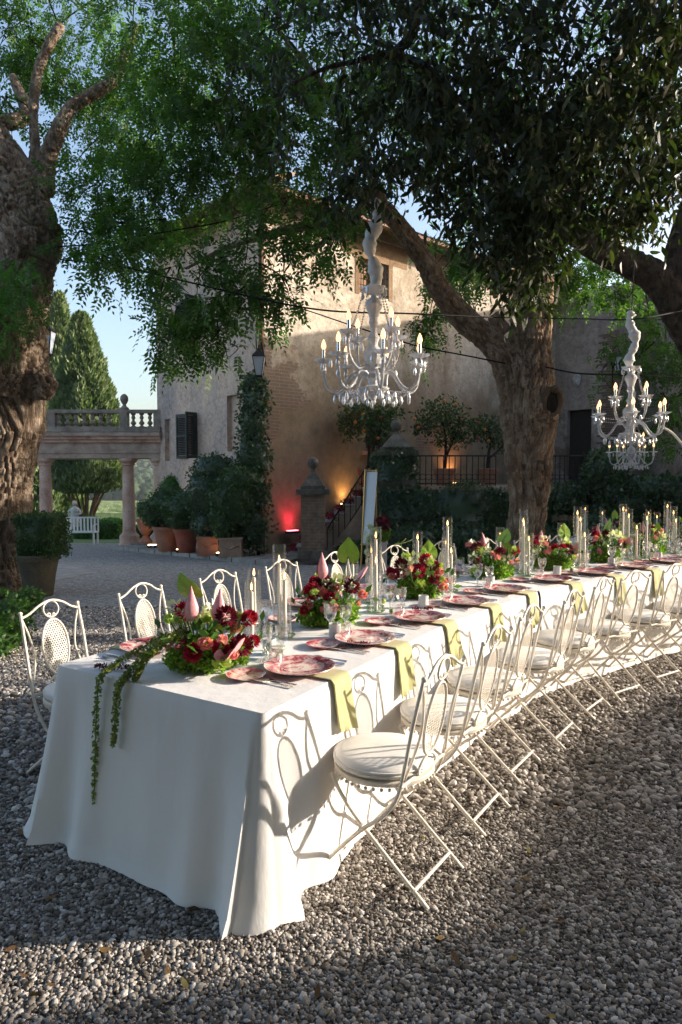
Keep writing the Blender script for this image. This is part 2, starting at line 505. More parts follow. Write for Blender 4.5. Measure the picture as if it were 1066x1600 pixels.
MT['cutglass'] = thin_glass('cut_crystal', (0.96, 0.97, 0.98), 0.08, 0.24)
MT['frost'] = simple('frosted_glass', (0.86, 0.87, 0.87), None, 0.5, trans=0.3, ior=1.2)
MT['green_glass'] = thin_glass('green_glass', (0.55, 0.72, 0.45), 0.05, 0.12)
MT['plate'] = platemat('burgundy_floral_china')
MT['porcelain'] = simple('ivory_porcelain', (0.74, 0.66, 0.58), None, 0.2)
MT['crystal'] = simple('chandelier_crystal', (0.93, 0.93, 0.95), None, 0.06, trans=0.55, ior=1.42)
MT['crystal_dish'] = simple('pressed_glass', (0.90, 0.90, 0.91), None, 0.12, trans=0.35, ior=1.4)
MT['crystal_arm'] = simple('glass_arm', (0.92, 0.93, 0.95), (0.80, 0.82, 0.86), 0.08, 60, 0.6, 70, 0.004, trans=0.55, ior=1.42)
MT['chrome'] = simple('chrome_tube', (0.70, 0.70, 0.72), None, 0.08, metal=1)
MT['bulb'] = emit('lit_bulb', (1.0, 0.52, 0.24), 1.1)
MT['sleeve'] = simple('white_fabric_sleeve', (0.66, 0.65, 0.64), (0.74, 0.73, 0.72), 0.9, 10, 0.6, 40, 0.01, sheen=0.2)
MT['burgundy'] = leafmat('burgundy_petal', (0.06, 0.004, 0.016), (0.16, 0.008, 0.03), (0.30, 0.02, 0.06), 0.25, 0.5)
MT['red'] = leafmat('red_petal', (0.22, 0.006, 0.03), (0.42, 0.012, 0.06), (0.58, 0.05, 0.13), 0.3, 0.5)
MT['pink'] = simple('pink_spathe', (0.84, 0.32, 0.36), (0.86, 0.46, 0.47), 0.35, 12)
MT['pinkpetal'] = leafmat('pink_petal', (0.70, 0.14, 0.26), (0.80, 0.30, 0.40), (0.84, 0.52, 0.55), 0.35, 0.5)
MT['whitepetal'] = leafmat('white_petal', (0.70, 0.66, 0.58), (0.80, 0.78, 0.72), (0.84, 0.83, 0.80), 0.3, 0.5)
MT['limepetal'] = leafmat('lime_petal', (0.28, 0.38, 0.07), (0.45, 0.56, 0.16), (0.62, 0.70, 0.32), 0.3, 0.5)
MT['greenspathe'] = simple('green_spathe', (0.24, 0.50, 0.03), (0.40, 0.62, 0.08), 0.28, 9, 0.5, 22, 0.006)
MT['spadix'] = simple('spadix', (0.55, 0.42, 0.12), None, 0.6)
MT['stem'] = simple('flower_stem', (0.10, 0.22, 0.04), (0.16, 0.28, 0.07), 0.6, 20)
MT['amaranth'] = leafmat('green_amaranth', (0.14, 0.18, 0.04), (0.27, 0.31, 0.09), (0.42, 0.44, 0.18), 0.25, 0.7)
MT['gold'] = simple('brass', (0.62, 0.42, 0.16), None, 0.28, metal=1)
MT['board'] = simple('white_board', (0.66, 0.68, 0.72), None, 0.6)
MT['white_paint'] = simple('white_paint', (0.72, 0.70, 0.68), (0.78, 0.76, 0.74), 0.5, 6)
MT['plinth'] = simple('pinkish_plinth', (0.60, 0.52, 0.50), (0.66, 0.58, 0.55), 0.7, 5)
MT['marble'] = simple('statue_marble', (0.42, 0.41, 0.38), (0.60, 0.58, 0.54), 0.7, 9, 0.4, 40)
MT['lamp_glass'] = simple('lantern_glass', (0.75, 0.80, 0.84), None, 0.12, trans=0.5, ior=1.1)
MT['redpetals'] = leafmat('red_petal_carpet', (0.14, 0.008, 0.012), (0.24, 0.015, 0.022), (0.34, 0.03, 0.04), 0.1, 0.7)
MT['warm_lamp'] = emit('warm_floor_light', (1.0, 0.55, 0.22), 8.0)
MT['red_lamp'] = emit('red_floodlight', (1.0, 0.06, 0.10), 10.0)
MT['hose'] = simple('white_tube', (0.75, 0.74, 0.72), None, 0.4)

def linen():
    m, nt, b, N, L = newmat('white_linen')
    v = _tc(N, L, 'Object')
    f = _noise(N, L, v, 2.0, 4)
    L.new(_ramp(N, L, f, [(0.3, (0.74, 0.72, 0.70)), (0.7, (0.80, 0.785, 0.765))]), b.inputs['Base Color'])
    b.inputs['Roughness'].default_value = 0.9
    b.inputs['Specular IOR Level'].default_value = 0.15
    b.inputs['Sheen Weight'].default_value = 0.15
    w = _noise(N, L, v, 420, 2)
    w2 = _noise(N, L, _tc(N, L, 'Object', (1, 1, 0.35)), 9, 4)
    _bump(N, L, w, b, 0.25, 0.002, _bump(N, L, w2, None, 0.5, 0.014))
    return m
MT['linen'] = linen()

# ------------------------------------------------------------------ foliage builders
def unit(a):
    return a / np.maximum(np.linalg.norm(a, axis=-1, keepdims=True), 1e-9)

def raw_mesh(name, V, F, mat, rnd=None, smooth=False):
    """V (n,3), F (m,k) one face size; rnd per vertex"""
    me = bpy.data.meshes.new(name)
    k = F.shape[1]
    me.vertices.add(len(V)); me.vertices.foreach_set('co', np.ascontiguousarray(V, dtype=np.float32).ravel())
    me.loops.add(F.size); me.loops.foreach_set('vertex_index', np.ascontiguousarray(F, dtype=np.int32).ravel())
    me.polygons.add(len(F))
    me.polygons.foreach_set('loop_start', np.arange(0, F.size, k, dtype=np.int32))
    if smooth: me.polygons.foreach_set('use_smooth', np.ones(len(F), dtype=bool))
    if rnd is not None:
        a = me.attributes.new('rnd', 'FLOAT', 'POINT')
        a.data.foreach_set('value', np.ascontiguousarray(rnd, dtype=np.float32))
    me.materials.append(mat)
    me.update(calc_edges=True)
    return me

def leaves(base, d, side, length, width, rnd, fold=0.12, long=False):
    """leaf quads (or two-quad leaves) as arrays"""
    base = np.asarray(base, float); d = unit(np.asarray(d, float))
    side = np.asarray(side, float)
    side = unit(side - d * (side * d).sum(1, keepdims=True))
    nrm = np.cross(d, side)
    L = np.broadcast_to(np.asarray(length, float), (len(base),))[:, None]
    W = np.broadcast_to(np.asarray(width, float), (len(base),))[:, None]
    n = len(base)
    if not long:
        V = np.stack([base, base + d * L * .45 + side * W * .5 + nrm * W * fold, base + d * L, base + d * L * .45 - side * W * .5 + nrm * W * fold], 1)
        F = np.arange(n * 4).reshape(n, 4)
        return V.reshape(-1, 3), F, np.repeat(rnd, 4)
    droop = nrm * L * 0.08
    V = np.stack([base, base + d * L * .3 + side * W * .45, base + d * L * .3 - side * W * .45 + nrm * W * fold,
                  base + d * L * .68 + side * W * .4 - droop, base + d * L * .68 - side * W * .4 - droop + nrm * W * fold, base + d * L - droop * 2.4], 1)
    o = (np.arange(n) * 6)[:, None]
    F = np.concatenate([o + np.array([[0, 1, 3, 2]]), o + np.array([[2, 3, 5, 4]])])
    return V.reshape(-1, 3), F, np.repeat(rnd, 6)

class Leafy:
    def __init__(self): self.V = []; self.F = []; self.r = []; self.n = 0
    def add(self, V, F, r):
        self.V.append(V); self.F.append(F + self.n); self.r.append(r); self.n += len(V)
    def build(self, name, mat, parent=None, stuff=True):
        me = raw_mesh(name, np.concatenate(self.V), np.concatenate(self.F), mat, np.concatenate(self.r))
        o = obj(name, me, parent)
        if stuff: o['kind'] = 'stuff'
        return o

def rand_unit(n, rng=RNG):
    return unit(rng.normal(size=(n, 3)))

def sprays(Lf, centre, radii, count, droop=0.5, leaf=0.05, rachis=0.2, pairs=6, tone=0.0, rng=RNG, shell=0.0):
    """pinnate leaves scattered through a clump"""
    c = np.asarray(centre, float); rad = np.asarray(radii, float)
    m = max(5, count // 11)                       # twigs, each carrying a handful of leaves
    u = rand_unit(m, rng) * (shell + (1 - shell) * rng.random((m, 1)) ** (1 / 3.0))
    tw_ = rng.integers(0, m, count)
    u = u[tw_] + rng.normal(size=(count, 3)) * 0.02
    p = c + u * rad + rng.normal(size=(count, 3)) * np.array([.15, .15, .09])
    out = unit(u * rad + 1e-6)
    d = unit(out * 0.7 + rng.normal(size=(count, 3)) * 0.55 + np.array([0, 0, -droop]))
    up = np.array([0, 0, 1.0]) + rng.normal(size=(count, 3)) * 0.45
    side = unit(np.cross(d, up))
    Lr = rachis * (0.6 + 0.7 * rng.random((count, 1)))
    base_t = tone + rng.normal(size=count) * 0.14 + 0.45
    for k in range(pairs + 1):
        t = (k + 0.6) / (pairs + 1)
        q = p + d * Lr * t + np.array([0, 0, -1.0]) * (Lr * t * t * 0.35)
        for s in ((1, -1) if k < pairs else (0,)):
            ld = unit(d * (0.55 if s else 1) + side * s + np.array([0, 0, -0.25]) + rng.normal(size=(count, 3)) * 0.18)
            l = leaf * (0.75 + 0.5 * rng.random(count))
            V, F, r = leaves(q, ld, np.cross(ld, np.cross(d, side)) + 1e-4, l, l * 0.46, np.clip(base_t + rng.normal(size=count) * 0.1, 0, 1))
            Lf.add(V, F, r)

def shell_leaves(Lf, pts, nrm, leaf, rng=RNG, tone=0.0, jitter=0.9, hang=0.3, width=0.6):
    n = len(pts)
    d = unit(nrm * 0.7 + rng.normal(size=(n, 3)) * jitter + np.array([0, 0, -hang]))
    l = leaf * (0.7 + 0.6 * rng.random(n))
    V, F, r = leaves(pts, d, rng.normal(size=(n, 3)), l, l * width, np.clip(0.45 + tone + rng.normal(size=n) * 0.2, 0, 1))
    Lf.add(V, F, r)

def lump(p, f, a, seed=0.0):
    return np.array([a * mnoise.noise(Vector((q[0] * f + seed, q[1] * f - seed, q[2] * f + 2 * seed))) for q in p])

def ellipsoid_pts(c, rad, n, depth=0.25, lumps=0.12, lf=2.2, seed=0.0, rng=RNG, zmin=-1.0):
    u = rand_unit(int(n * 1.0), rng)
    u = u[u[:, 2] > zmin]
    s = 1 + lump(u, lf, lumps * 2, seed)
    s = s * (1 - depth * rng.random(len(u)) ** 1.6)
    p = np.asarray(c) + u * np.asarray(rad) * s[:, None]
    return p, unit(u / np.asarray(rad))

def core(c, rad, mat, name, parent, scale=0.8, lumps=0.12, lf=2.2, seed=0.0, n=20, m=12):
    """lumpy solid body in darker leaf tones, added to block light through the leaves"""
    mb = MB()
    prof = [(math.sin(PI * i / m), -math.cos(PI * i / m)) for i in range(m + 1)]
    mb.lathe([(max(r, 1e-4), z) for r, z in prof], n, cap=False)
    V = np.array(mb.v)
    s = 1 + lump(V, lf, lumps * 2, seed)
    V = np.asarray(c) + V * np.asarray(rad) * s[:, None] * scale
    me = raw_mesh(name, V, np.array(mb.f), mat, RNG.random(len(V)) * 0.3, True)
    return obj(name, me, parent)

def box_pts(c, size, n, rz=0, rng=RNG, lumps=0.06, faces='xyZ', lf=1.6, seed=0.0):
    """points over the sides and top of a clipped hedge"""
    sx, sy, sz = size
    areas = [sy * sz, sy * sz, sx * sz, sx * sz, sx * sy]
    k = rng.choice(5, n, p=np.array(areas) / sum(areas))
    a = rng.random(n) - .5; b = rng.random(n) - .5
    P = np.zeros((n, 3)); N_ = np.zeros((n, 3))
    for f, (ax, sgn) in enumerate(((0, 1), (0, -1), (1, 1), (1, -1), (2, 1))):
        m = k == f
        o = [i for i in range(3) if i != ax]
        P[m, ax] = sgn * .5; P[m, o[0]] = a[m]; P[m, o[1]] = b[m]
        N_[m, ax] = sgn
    P *= np.array(size)
    P += N_ * (lump(P, lf, lumps * 2, seed)[:, None] - rng.random((n, 1)) * 0.08)
    cs, sn = math.cos(rz), math.sin(rz)
    M = np.array([[cs, -sn, 0], [sn, cs, 0], [0, 0, 1]])
    return P @ M.T + np.asarray(c), N_ @ M.T

def woody(paths, voxel, mat, name, parent, bark=0.025, freq=9.0, lumps=0.05, squash=0.14, sides=14):
    """tubes fused into one limb system with furrowed bark; paths: [(points, radii)]"""
    mb = MB(); S = []; A = []; RR = []
    for pts, rad in paths:
        n = 8
        P = catmull(pts, n)
        t = np.linspace(0, 1, len(P)); tt = np.linspace(0, 1, len(rad))
        rr = list(np.interp(t, tt, rad))
        mb.tube(P, rr, sides)
        for i in range(len(P)):
            d = P[min(i + 1, len(P) - 1)] - P[max(i - 1, 0)]
            S.append(P[i]); A.append(d.normalized()); RR.append(rr[i])
    me = mb.mesh(name, mat)
    o = bpy.data.objects.new('tmp', me); COL.objects.link(o)
    md = o.modifiers.new('r', 'REMESH'); md.mode = 'VOXEL'; md.voxel_size = voxel; md.use_smooth_shade = True
    dg = bpy.context.evaluated_depsgraph_get()
    m2 = bpy.data.meshes.new_from_object(o.evaluated_get(dg))
    bpy.data.objects.remove(o); bpy.data.meshes.remove(me)
    n = len(m2.vertices)
    V = np.zeros(n * 3, np.float32); m2.vertices.foreach_get('co', V); V = V.reshape(-1, 3).astype(float)
    Nn = np.zeros(n * 3, np.float32); m2.vertices.foreach_get('normal', Nn); Nn = Nn.reshape(-1, 3)
    S = np.array([tuple(p) for p in S]); A = np.array([tuple(p) for p in A])
    idx = np.zeros(n, int)
    for k in range(0, n, 4000):
        idx[k:k + 4000] = ((V[k:k + 4000, None] - S[None]) ** 2).sum(2).argmin(1)
    ax = A[idx]
    rl = np.clip(np.array(RR)[idx] / 0.28, 0.1, 1.25)
    al = (V * ax).sum(1, keepdims=True)
    Q = V - ax * al * (1 - squash)
    ridge = np.zeros(n); lm = np.zeros(n)
    for i in range(n):
        q = Q[i]; p = V[i]
        w = mnoise.noise(Vector((p[0] * 2.5, p[1] * 2.5, p[2] * 2.5))) * 0.8
        a = mnoise.noise(Vector((q[0] * freq + w, q[1] * freq + w, q[2] * freq)))
        b = mnoise.noise(Vector((q[0] * freq * 2.3 + 9, q[1] * freq * 2.3, q[2] * freq * 2.3 + w)))
        ridge[i] = min(1, abs(a) * 2.2) * 0.7 + min(1, abs(b) * 2.0) * 0.3
        lm[i] = mnoise.noise(Vector((p[0] * 2.1, p[1] * 2.1, p[2] * 1.3 + 4)))
    V = V + Nn * (((ridge ** 0.8 - 0.5) * bark + lm * lumps) * rl)[:, None]
    m2.vertices.foreach_set('co', V.astype(np.float32).ravel())
    at_ = m2.attributes.new('ridge', 'FLOAT', 'POINT'); at_.data.foreach_set('value', ridge.astype(np.float32))
    m2.materials.clear(); m2.materials.append(mat)
    m2.polygons.foreach_set('use_smooth', [True] * len(m2.polygons))
    m2.update(); m2.name = name
    return obj(name, m2, parent)

# ------------------------------------------------------------------ ground
def gravelmat():
    m, nt, b, N, L = newmat('gravel_ground')
    v = _tc(N, L, 'Object')
    vo = N.new('ShaderNodeTexVoronoi'); vo.inputs['Scale'].default_value = 34; L.new(v, vo.inputs['Vector'])
    hs = N.new('ShaderNodeSeparateColor'); L.new(vo.outputs['Color'], hs.inputs[0])
    col = _ramp(N, L, hs.outputs[0], [(0.0, (0.15, 0.135, 0.12)), (0.4, (0.27, 0.245, 0.22)), (0.75, (0.37, 0.34, 0.31)), (1.0, (0.52, 0.49, 0.455))])
    big = _noise(N, L, v, 0.5, 5)
    col = _mix(N, L, _ramp(N, L, big, [(0.42, 0.0), (0.75, 0.5)]), col, (0.27, 0.245, 0.22))
    L.new(col, b.inputs['Base Color'])
    b.inputs['Roughness'].default_value = 0.9
    b.inputs['Specular IOR Level'].default_value = 0.2
    inv = N.new('ShaderNodeMath'); inv.operation = 'SUBTRACT'; inv.inputs[0].default_value = 1
    L.new(vo.outputs['Distance'], inv.inputs[1])
    _bump(N, L, inv.outputs[0], b, 0.9, 0.02)
    return m

GM = gravelmat()
gy = [-12, 0, 2, 4, 6, 6.5, 7, 7.5, 8, 10, 12, 15, 18, 21, 24]
mb = MB()
mb.grid(lambda u, v: (-40 + 80 * u, gy[round(v * (len(gy) - 1))], zg(gy[round(v * (len(gy) - 1))])), 9, len(gy))
ground = mb.build('gravel_ground', GM); tag(ground, kind='structure')
# garden lawn, vineyard slope and the far hill
MT['lawn'] = simple('lawn', (0.08, 0.13, 0.03), (0.15, 0.20, 0.06), 0.95, 0.6, 0.6, 12, 0.05)
gy2 = [24, 26, 30, 36, 42, 50, 60]
mb = MB(); mb.grid(lambda u, v: (-70 + 140 * u, gy2[round(v * 6)], zg(gy2[round(v * 6)]) - 0.012), 7, 7)
tag(mb.build('garden_ground', MT['lawn']), kind='structure')
MT['vine'] = simple('vineyard', (0.16, 0.22, 0.07), (0.28, 0.32, 0.15), 0.95, 0.8, 0.6, 2, 0.3, stretch=(1, 0.15, 1))
gy3 = [60, 80, 110, 150, 200, 250]
mb = MB(); mb.grid(lambda u, v: (-220 + 360 * u, gy3[round(v * 5)], zg(gy3[round(v * 5)]) - 0.02), 12, 6)
tag(mb.build('field', MT['vine']), kind='structure')
for r in range(26):     # vine rows across the slope
    y = 66 + r * 5.2
    mb = MB()
    mb.grid(lambda u, v: (-90 + 80 * u, y + (0.5 - abs(v - .5)) * 0.02 + (v - .5) * 1.0, zg(y) + 1.05 * math.sin(PI * v) ** 0.5 * (1 + 0.18 * mnoise.noise(Vector((u * 70, r, v))))), 90, 5)
    o = mb.build('vine_row', MT['vine'])
    tag(o, 'green vine row among parallel rows on the far slope', 'vine row', 'vine rows on the far slope')
def hill_z(x, y):
    return zg(y) + 6 * mnoise.noise(Vector((x / 90, y / 90, 1))) * min(1, (y - 250) / 120)
mb = MB(); mb.grid(lambda u, v: (-520 + 900 * u, 250 + 560 * v, hill_z(-520 + 900 * u, 250 + 560 * v)), 40, 24)
tag(mb.build('hill', MT['leaf_far'], smooth=180), kind='structure')
# wood on the hill: one far mass of crowns
tmp = MB().ball((0, 0, 0), 1, 8, 6)
bv = np.array(tmp.v); bf = np.array([f for f in tmp.f])
n = 2600
hx = RNG.uniform(-230, -70, n); hy = 262 + 520 * RNG.random(n) ** 1.2
Vs = []; Fs = []; rs = []
for i in range(n):
    r = RNG.uniform(2.2, 4.6)
    s = np.array([r, r, r * RNG.uniform(.8, 1.25)]) * (1 + 0.22 * RNG.normal(size=(len(bv), 1)))
    Vs.append(bv * s + np.array([hx[i], hy[i], hill_z(hx[i], hy[i]) + r * 0.5])); Fs.append(bf + i * len(bv))
    rs.append(np.full(len(bv), np.clip(RNG.normal(.5, .25), 0, 1)))
o = obj('forest', raw_mesh('forest', np.concatenate(Vs), np.concatenate(Fs), MT['leaf_far'], np.concatenate(rs)))
tag(o, 'wooded hillside fading blue beyond the vineyard', 'forest', kind='stuff')

# loose pebbles on the ground, near enough to be told apart
def pebble_field():
    src = bpy.data.collections.new('pebble_shapes')
    m, nt, b, N, L = newmat('pebble')
    oi = N.new('ShaderNodeObjectInfo')
    col = _ramp(N, L, oi.outputs['Random'], [(0.0, (0.07, 0.06, 0.05)), (0.25, (0.18, 0.156, 0.132)), (0.6, (0.30, 0.273, 0.245)), (0.85, (0.43, 0.395, 0.358)), (1.0, (0.66, 0.62, 0.575))])
    nn = _noise(N, L, _tc(N, L, 'Object'), 60, 4)
    col = _mix(N, L, 0.3, col, _ramp(N, L, nn, [(0.3, 0.35), (0.7, 0.7)]), 'OVERLAY')
    L.new(col, b.inputs['Base Color']); b.inputs['Roughness'].default_value = 0.85; b.inputs['Specular IOR Level'].default_value = 0.25
    ico = MB().ball((0, 0, 0), 1, 7, 5)
    for k in range(6):
        V = np.array(ico.v)
        s = 1 + np.array([0.28 * mnoise.noise(Vector((p[0] * 1.3 + k * 7, p[1] * 1.3, p[2] * 1.3))) for p in V]) * 1.6
        V = V * s[:, None] * np.array([1.0, RNG.uniform(.62, .85), RNG.uniform(.42, .6)])
        me = raw_mesh('pebble_shape', V, np.array(ico.f), m, None, True)
        src.objects.link(bpy.data.objects.new('pebble_shape', me))
    pts = []
    def band(y0, y1, sp, wmul, lift=0.0):
        ys = np.arange(y0, y1, sp * 0.88)
        for y in ys:
            w = y * 0.52 * wmul + 0.15
            xs = np.arange(-w, w, sp)
            p = np.stack([xs + RNG.normal(size=len(xs)) * sp * .28, np.full(len(xs), y) + RNG.normal(size=len(xs)) * sp * .28], 1)
            pts.append(np.column_stack([p, np.full(len(xs), sp), np.full(len(xs), lift)]))
    band(1.55, 3.2, 0.0092, 1.12)
    band(1.6, 3.2, 0.0145, 1.12, 0.0045)
    band(3.2, 5.2, 0.0122, 1.07)
    band(3.2, 5.2, 0.026, 1.1, 0.006)
    band(5.2, 8.6, 0.020, 1.06)
    P = np.concatenate(pts)
    # nothing to see under the cloth
    V = np.zeros((len(P), 3)); V[:, :2] = P[:, :2]
    V[:, 2] = [zg(y) for y in P[:, 1]]; V[:, 2] += P[:, 3] + 0.003
    me = bpy.data.meshes.new('gravel')
    me.vertices.add(len(V)); me.vertices.foreach_set('co', V.astype(np.float32).ravel())
    a = me.attributes.new('size', 'FLOAT', 'POINT')
    a.data.foreach_set('value', (P[:, 2] * np.clip(RNG.lognormal(-.56, .34, len(P)), .25, 1.35)).astype(np.float32))
    a = me.attributes.new('turn', 'FLOAT_VECTOR', 'POINT')
    t = np.column_stack([RNG.normal(0, .35, len(P)), RNG.normal(0, .35, len(P)), RNG.uniform(0, 6.28, len(P))])
    a.data.foreach_set('vector', t.astype(np.float32).ravel())
    a = me.attributes.new('which', 'INT', 'POINT'); a.data.foreach_set('value', RNG.integers(0, 6, len(P)).astype(np.int32))
    o = obj('gravel', me)
    tag(o, 'loose tan and grey pebbles covering the courtyard', 'gravel', kind='stuff')
    ng = bpy.data.node_groups.new('pebbles', 'GeometryNodeTree')
    ng.interface.new_socket('Geometry', in_out='INPUT', socket_type='NodeSocketGeometry')
    ng.interface.new_socket('Geometry', in_out='OUTPUT', socket_type='NodeSocketGeometry')
    G = ng.nodes; K = ng.links
    gi = G.new('NodeGroupInput'); go = G.new('NodeGroupOutput')
    ci = G.new('GeometryNodeCollectionInfo'); ci.inputs[0].default_value = src
    ci.inputs['Separate Children'].default_value = True; ci.inputs['Reset Children'].default_value = True
    ip = G.new('GeometryNodeInstanceOnPoints'); ip.inputs['Pick Instance'].default_value = True
    def na(nm, ty):
        q = G.new('GeometryNodeInputNamedAttribute'); q.data_type = ty; q.inputs[0].default_value = nm
        return [s for s in q.outputs if s.enabled and s.name == 'Attribute'][0]
    K.new(gi.outputs[0], ip.inputs['Points']); K.new(ci.outputs[0], ip.inputs['Instance'])
    K.new(na('which', 'INT'), ip.inputs['Instance Index'])
    er = G.new('FunctionNodeEulerToRotation'); K.new(na('turn', 'FLOAT_VECTOR'), er.inputs[0])
    K.new(er.outputs[0], ip.inputs['Rotation']); K.new(na('size', 'FLOAT'), ip.inputs['Scale'])
    K.new(ip.outputs[0], go.inputs[0])
    md = o.modifiers.new('pebbles', 'NODES'); md.node_group = ng
pebble_field()
# a few dry leaves blown over the gravel
Lf = Leafy(); rgl = np.random.default_rng(91); n = 170
yy = 1.9 + 6 * rgl.random(n) ** 1.3; xx = (rgl.random(n) - .5) * yy * 1.02
P_ = np.column_stack([xx, yy, np.array([zg(v) for v in yy]) + .016])
dd = rgl.normal(size=(n, 3)) * np.array([1, 1, .12])
l_ = .03 + .03 * rgl.random(n)
V, F, r = leaves(P_, dd, np.cross(dd, np.tile([0, 0, 1.0], (n, 1))) + rgl.normal(size=(n, 3)) * .2, l_, l_ * .42, rgl.random(n), .2, True)
Lf.add(V, F, r)
MT['dry_leaf'] = leafmat('dry_leaf', (0.10, 0.055, 0.025), (0.22, 0.14, 0.06), (0.30, 0.27, 0.10), 0.2, 0.7)
tag(Lf.build('dry_leaves', MT['dry_leaf']), 'small dry leaves scattered over the gravel', 'leaves', kind='stuff')

# ------------------------------------------------------------------ villa
HEAD = R(47.7)
FD = Vector((math.sin(HEAD), math.cos(HEAD), 0))       # along the sunlit front, going away
SD = Vector((-math.cos(HEAD), math.sin(HEAD), 0))      # along the shaded side, going away
VC = Vector((-1.88, 17.0, 0)); BASE = -1.3; EAVE = 8.15
MT['stone_wall'] = stonemat('wall_rubble', (0.20, 0.16, 0.12), (0.30, 0.24, 0.18), (0.40, 0.33, 0.25), 3)
villa = thing('villa', 'old plastered villa with bare patches, tiled eaves and iron-barred windows', 'house', (VC.x, VC.y, 0))

def wall(name, mat, L, z0, z1, openings, depth, loc, rz, parent):
    """wall face in local x (along) and z, front towards local -y, with recessed openings (x0,x1,z0,z1)"""
    xs = sorted({0, L} | {v for o in openings for v in o[:2]})
    zs = sorted({z0, z1} | {v for o in openings for v in o[2:]})
    mb = MB()
    for i in range(len(xs) - 1):
        for j in range(len(zs) - 1):
            cx, cz = (xs[i] + xs[i + 1]) / 2, (zs[j] + zs[j + 1]) / 2
            if any(o[0] < cx < o[1] and o[2] < cz < o[3] for o in openings): continue
            mb.add([(xs[i], 0, zs[j]), (xs[i + 1], 0, zs[j]), (xs[i + 1], 0, zs[j + 1]), (xs[i], 0, zs[j + 1])], [(0, 1, 2, 3)])
    for (a, b, c, d) in openings:
        D = depth
        mb.add([(a, 0, c), (b, 0, c), (b, 0, d), (a, 0, d), (a, D, c), (b, D, c), (b, D, d), (a, D, d)],
               [(0, 4, 5, 1), (1, 5, 6, 2), (2, 6, 7, 3), (3, 7, 4, 0), (7, 6, 5, 4)])
    return mb.build(name, mat, parent, loc=loc, rz=rz)

def yaw(d): return math.atan2(d.y, d.x)
# --- sunlit front; s runs from the corner
def front_s(px):    # distance along the front seen at pixel column px
    k = (px - 533) / FPX
    return (VC.x - k * VC.y) / (k * FD.y - FD.x)
def front_z(px, py):
    s = front_s(px); p = VC + FD * s
    return at(px, py, p.y).z
FL = 13.5
w_bar = (front_s(561), front_s(606), front_z(583, 462), front_z(583, 408))
w_low = (front_s(572), front_s(610), front_z(590, 705), front_z(590, 640))
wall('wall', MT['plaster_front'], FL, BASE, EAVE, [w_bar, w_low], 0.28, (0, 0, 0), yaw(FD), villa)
# --- shaded side; s runs from the corner
def side_s(px):
    k = (px - 533) / FPX
    return (VC.x - k * VC.y) / (k * SD.y - SD.x)
def side_z(px, py):
    return at(px, py, (VC + SD * side_s(px)).y).z
SL = side_s(248)
pan = (side_s(374), side_s(356), side_z(365, 705), side_z(365, 617))
win = (side_s(310), side_s(296), side_z(300, 714), side_z(300, 648))
win2 = (side_s(312), side_s(298), side_z(300, 522), side_z(300, 470))
nic = (side_s(268), side_s(259), side_z(262, 720), side_z(262, 655))
# side wall is built from its far end so that its face looks outwards
def flip(o): return (SL - o[1], SL - o[0], o[2], o[3])
pE = SD * SL
wall('wall', MT['plaster_side'], SL, BASE, EAVE, [flip((min(o[0], o[1]), max(o[0], o[1]), o[2], o[3])) for o in (win, win2, pan, nic)], 0.14, (pE.x, pE.y, 0), yaw(-SD), villa)
# --- returning wing on the right, door and hidden back walls
C1 = FD * FL
C2 = C1 - SD * 2.45
C3 = C2 + FD * 16
def wing_s(px):
    k = (px - 533) / FPX; p = VC + C1
    return (p.x - k * p.y) / (-k * SD.y + SD.x)
def wing_z(px, py): return at(px, py, (VC + C1 - SD * wing_s(px)).y).z
door = (wing_s(884), wing_s(922), 0.9, wing_z(905, 640))
wall('wall', MT['plaster_wing'], 2.45, BASE, EAVE, [door], 0.35, (C1.x, C1.y, 0), yaw(-SD), villa)
wall('wall', MT['plaster_wing'], 16, BASE, EAVE, [], 0.3, (C2.x, C2.y, 0), yaw(FD), villa)
mb = MB()
far = [pE, pE + FD * 30, C3 + SD * 6, C3]
for a, b in zip(far[:-1], far[1:]):
    mb.add([(a.x, a.y, BASE), (b.x, b.y, BASE), (b.x, b.y, EAVE), (a.x, a.y, EAVE)], [(0, 1, 2, 3)])
mb.build('back_wall', MT['plaster_side'], villa)
# door leaf
def on(origin, d, s, z, out=0.0):
    nrm = Vector((d.y, -d.x, 0))
    p = origin + d * s + nrm * out
    return Vector((p.x, p.y, z))
nF = Vector((FD.y, -FD.x, 0)); nS = Vector((-SD.y, SD.x, 0))
dl = MB()
dl.box(on(C1, -SD, (door[0] + door[1]) / 2, (door[2] + door[3]) / 2, -0.24), (door[1] - door[0] - .02, .06, door[3] - door[2] - .02), yaw(-SD))
dl.build('door', MT['dark_room'], villa)
# brick quoin and mask on the wing
qb = MB()
for k in range(52):
    z = 2.2 + k * 0.085
    wq = 0.42 + 0.16 * ((k * 7) % 3)
    qb.box(on(C1, -SD, 2.45 - wq / 2, z, 0.012), (wq, 0.03, 0.07), yaw(-SD))
q = qb.build('brick_quoin', MT['brick'], villa)
q['kind'] = 'stuff'
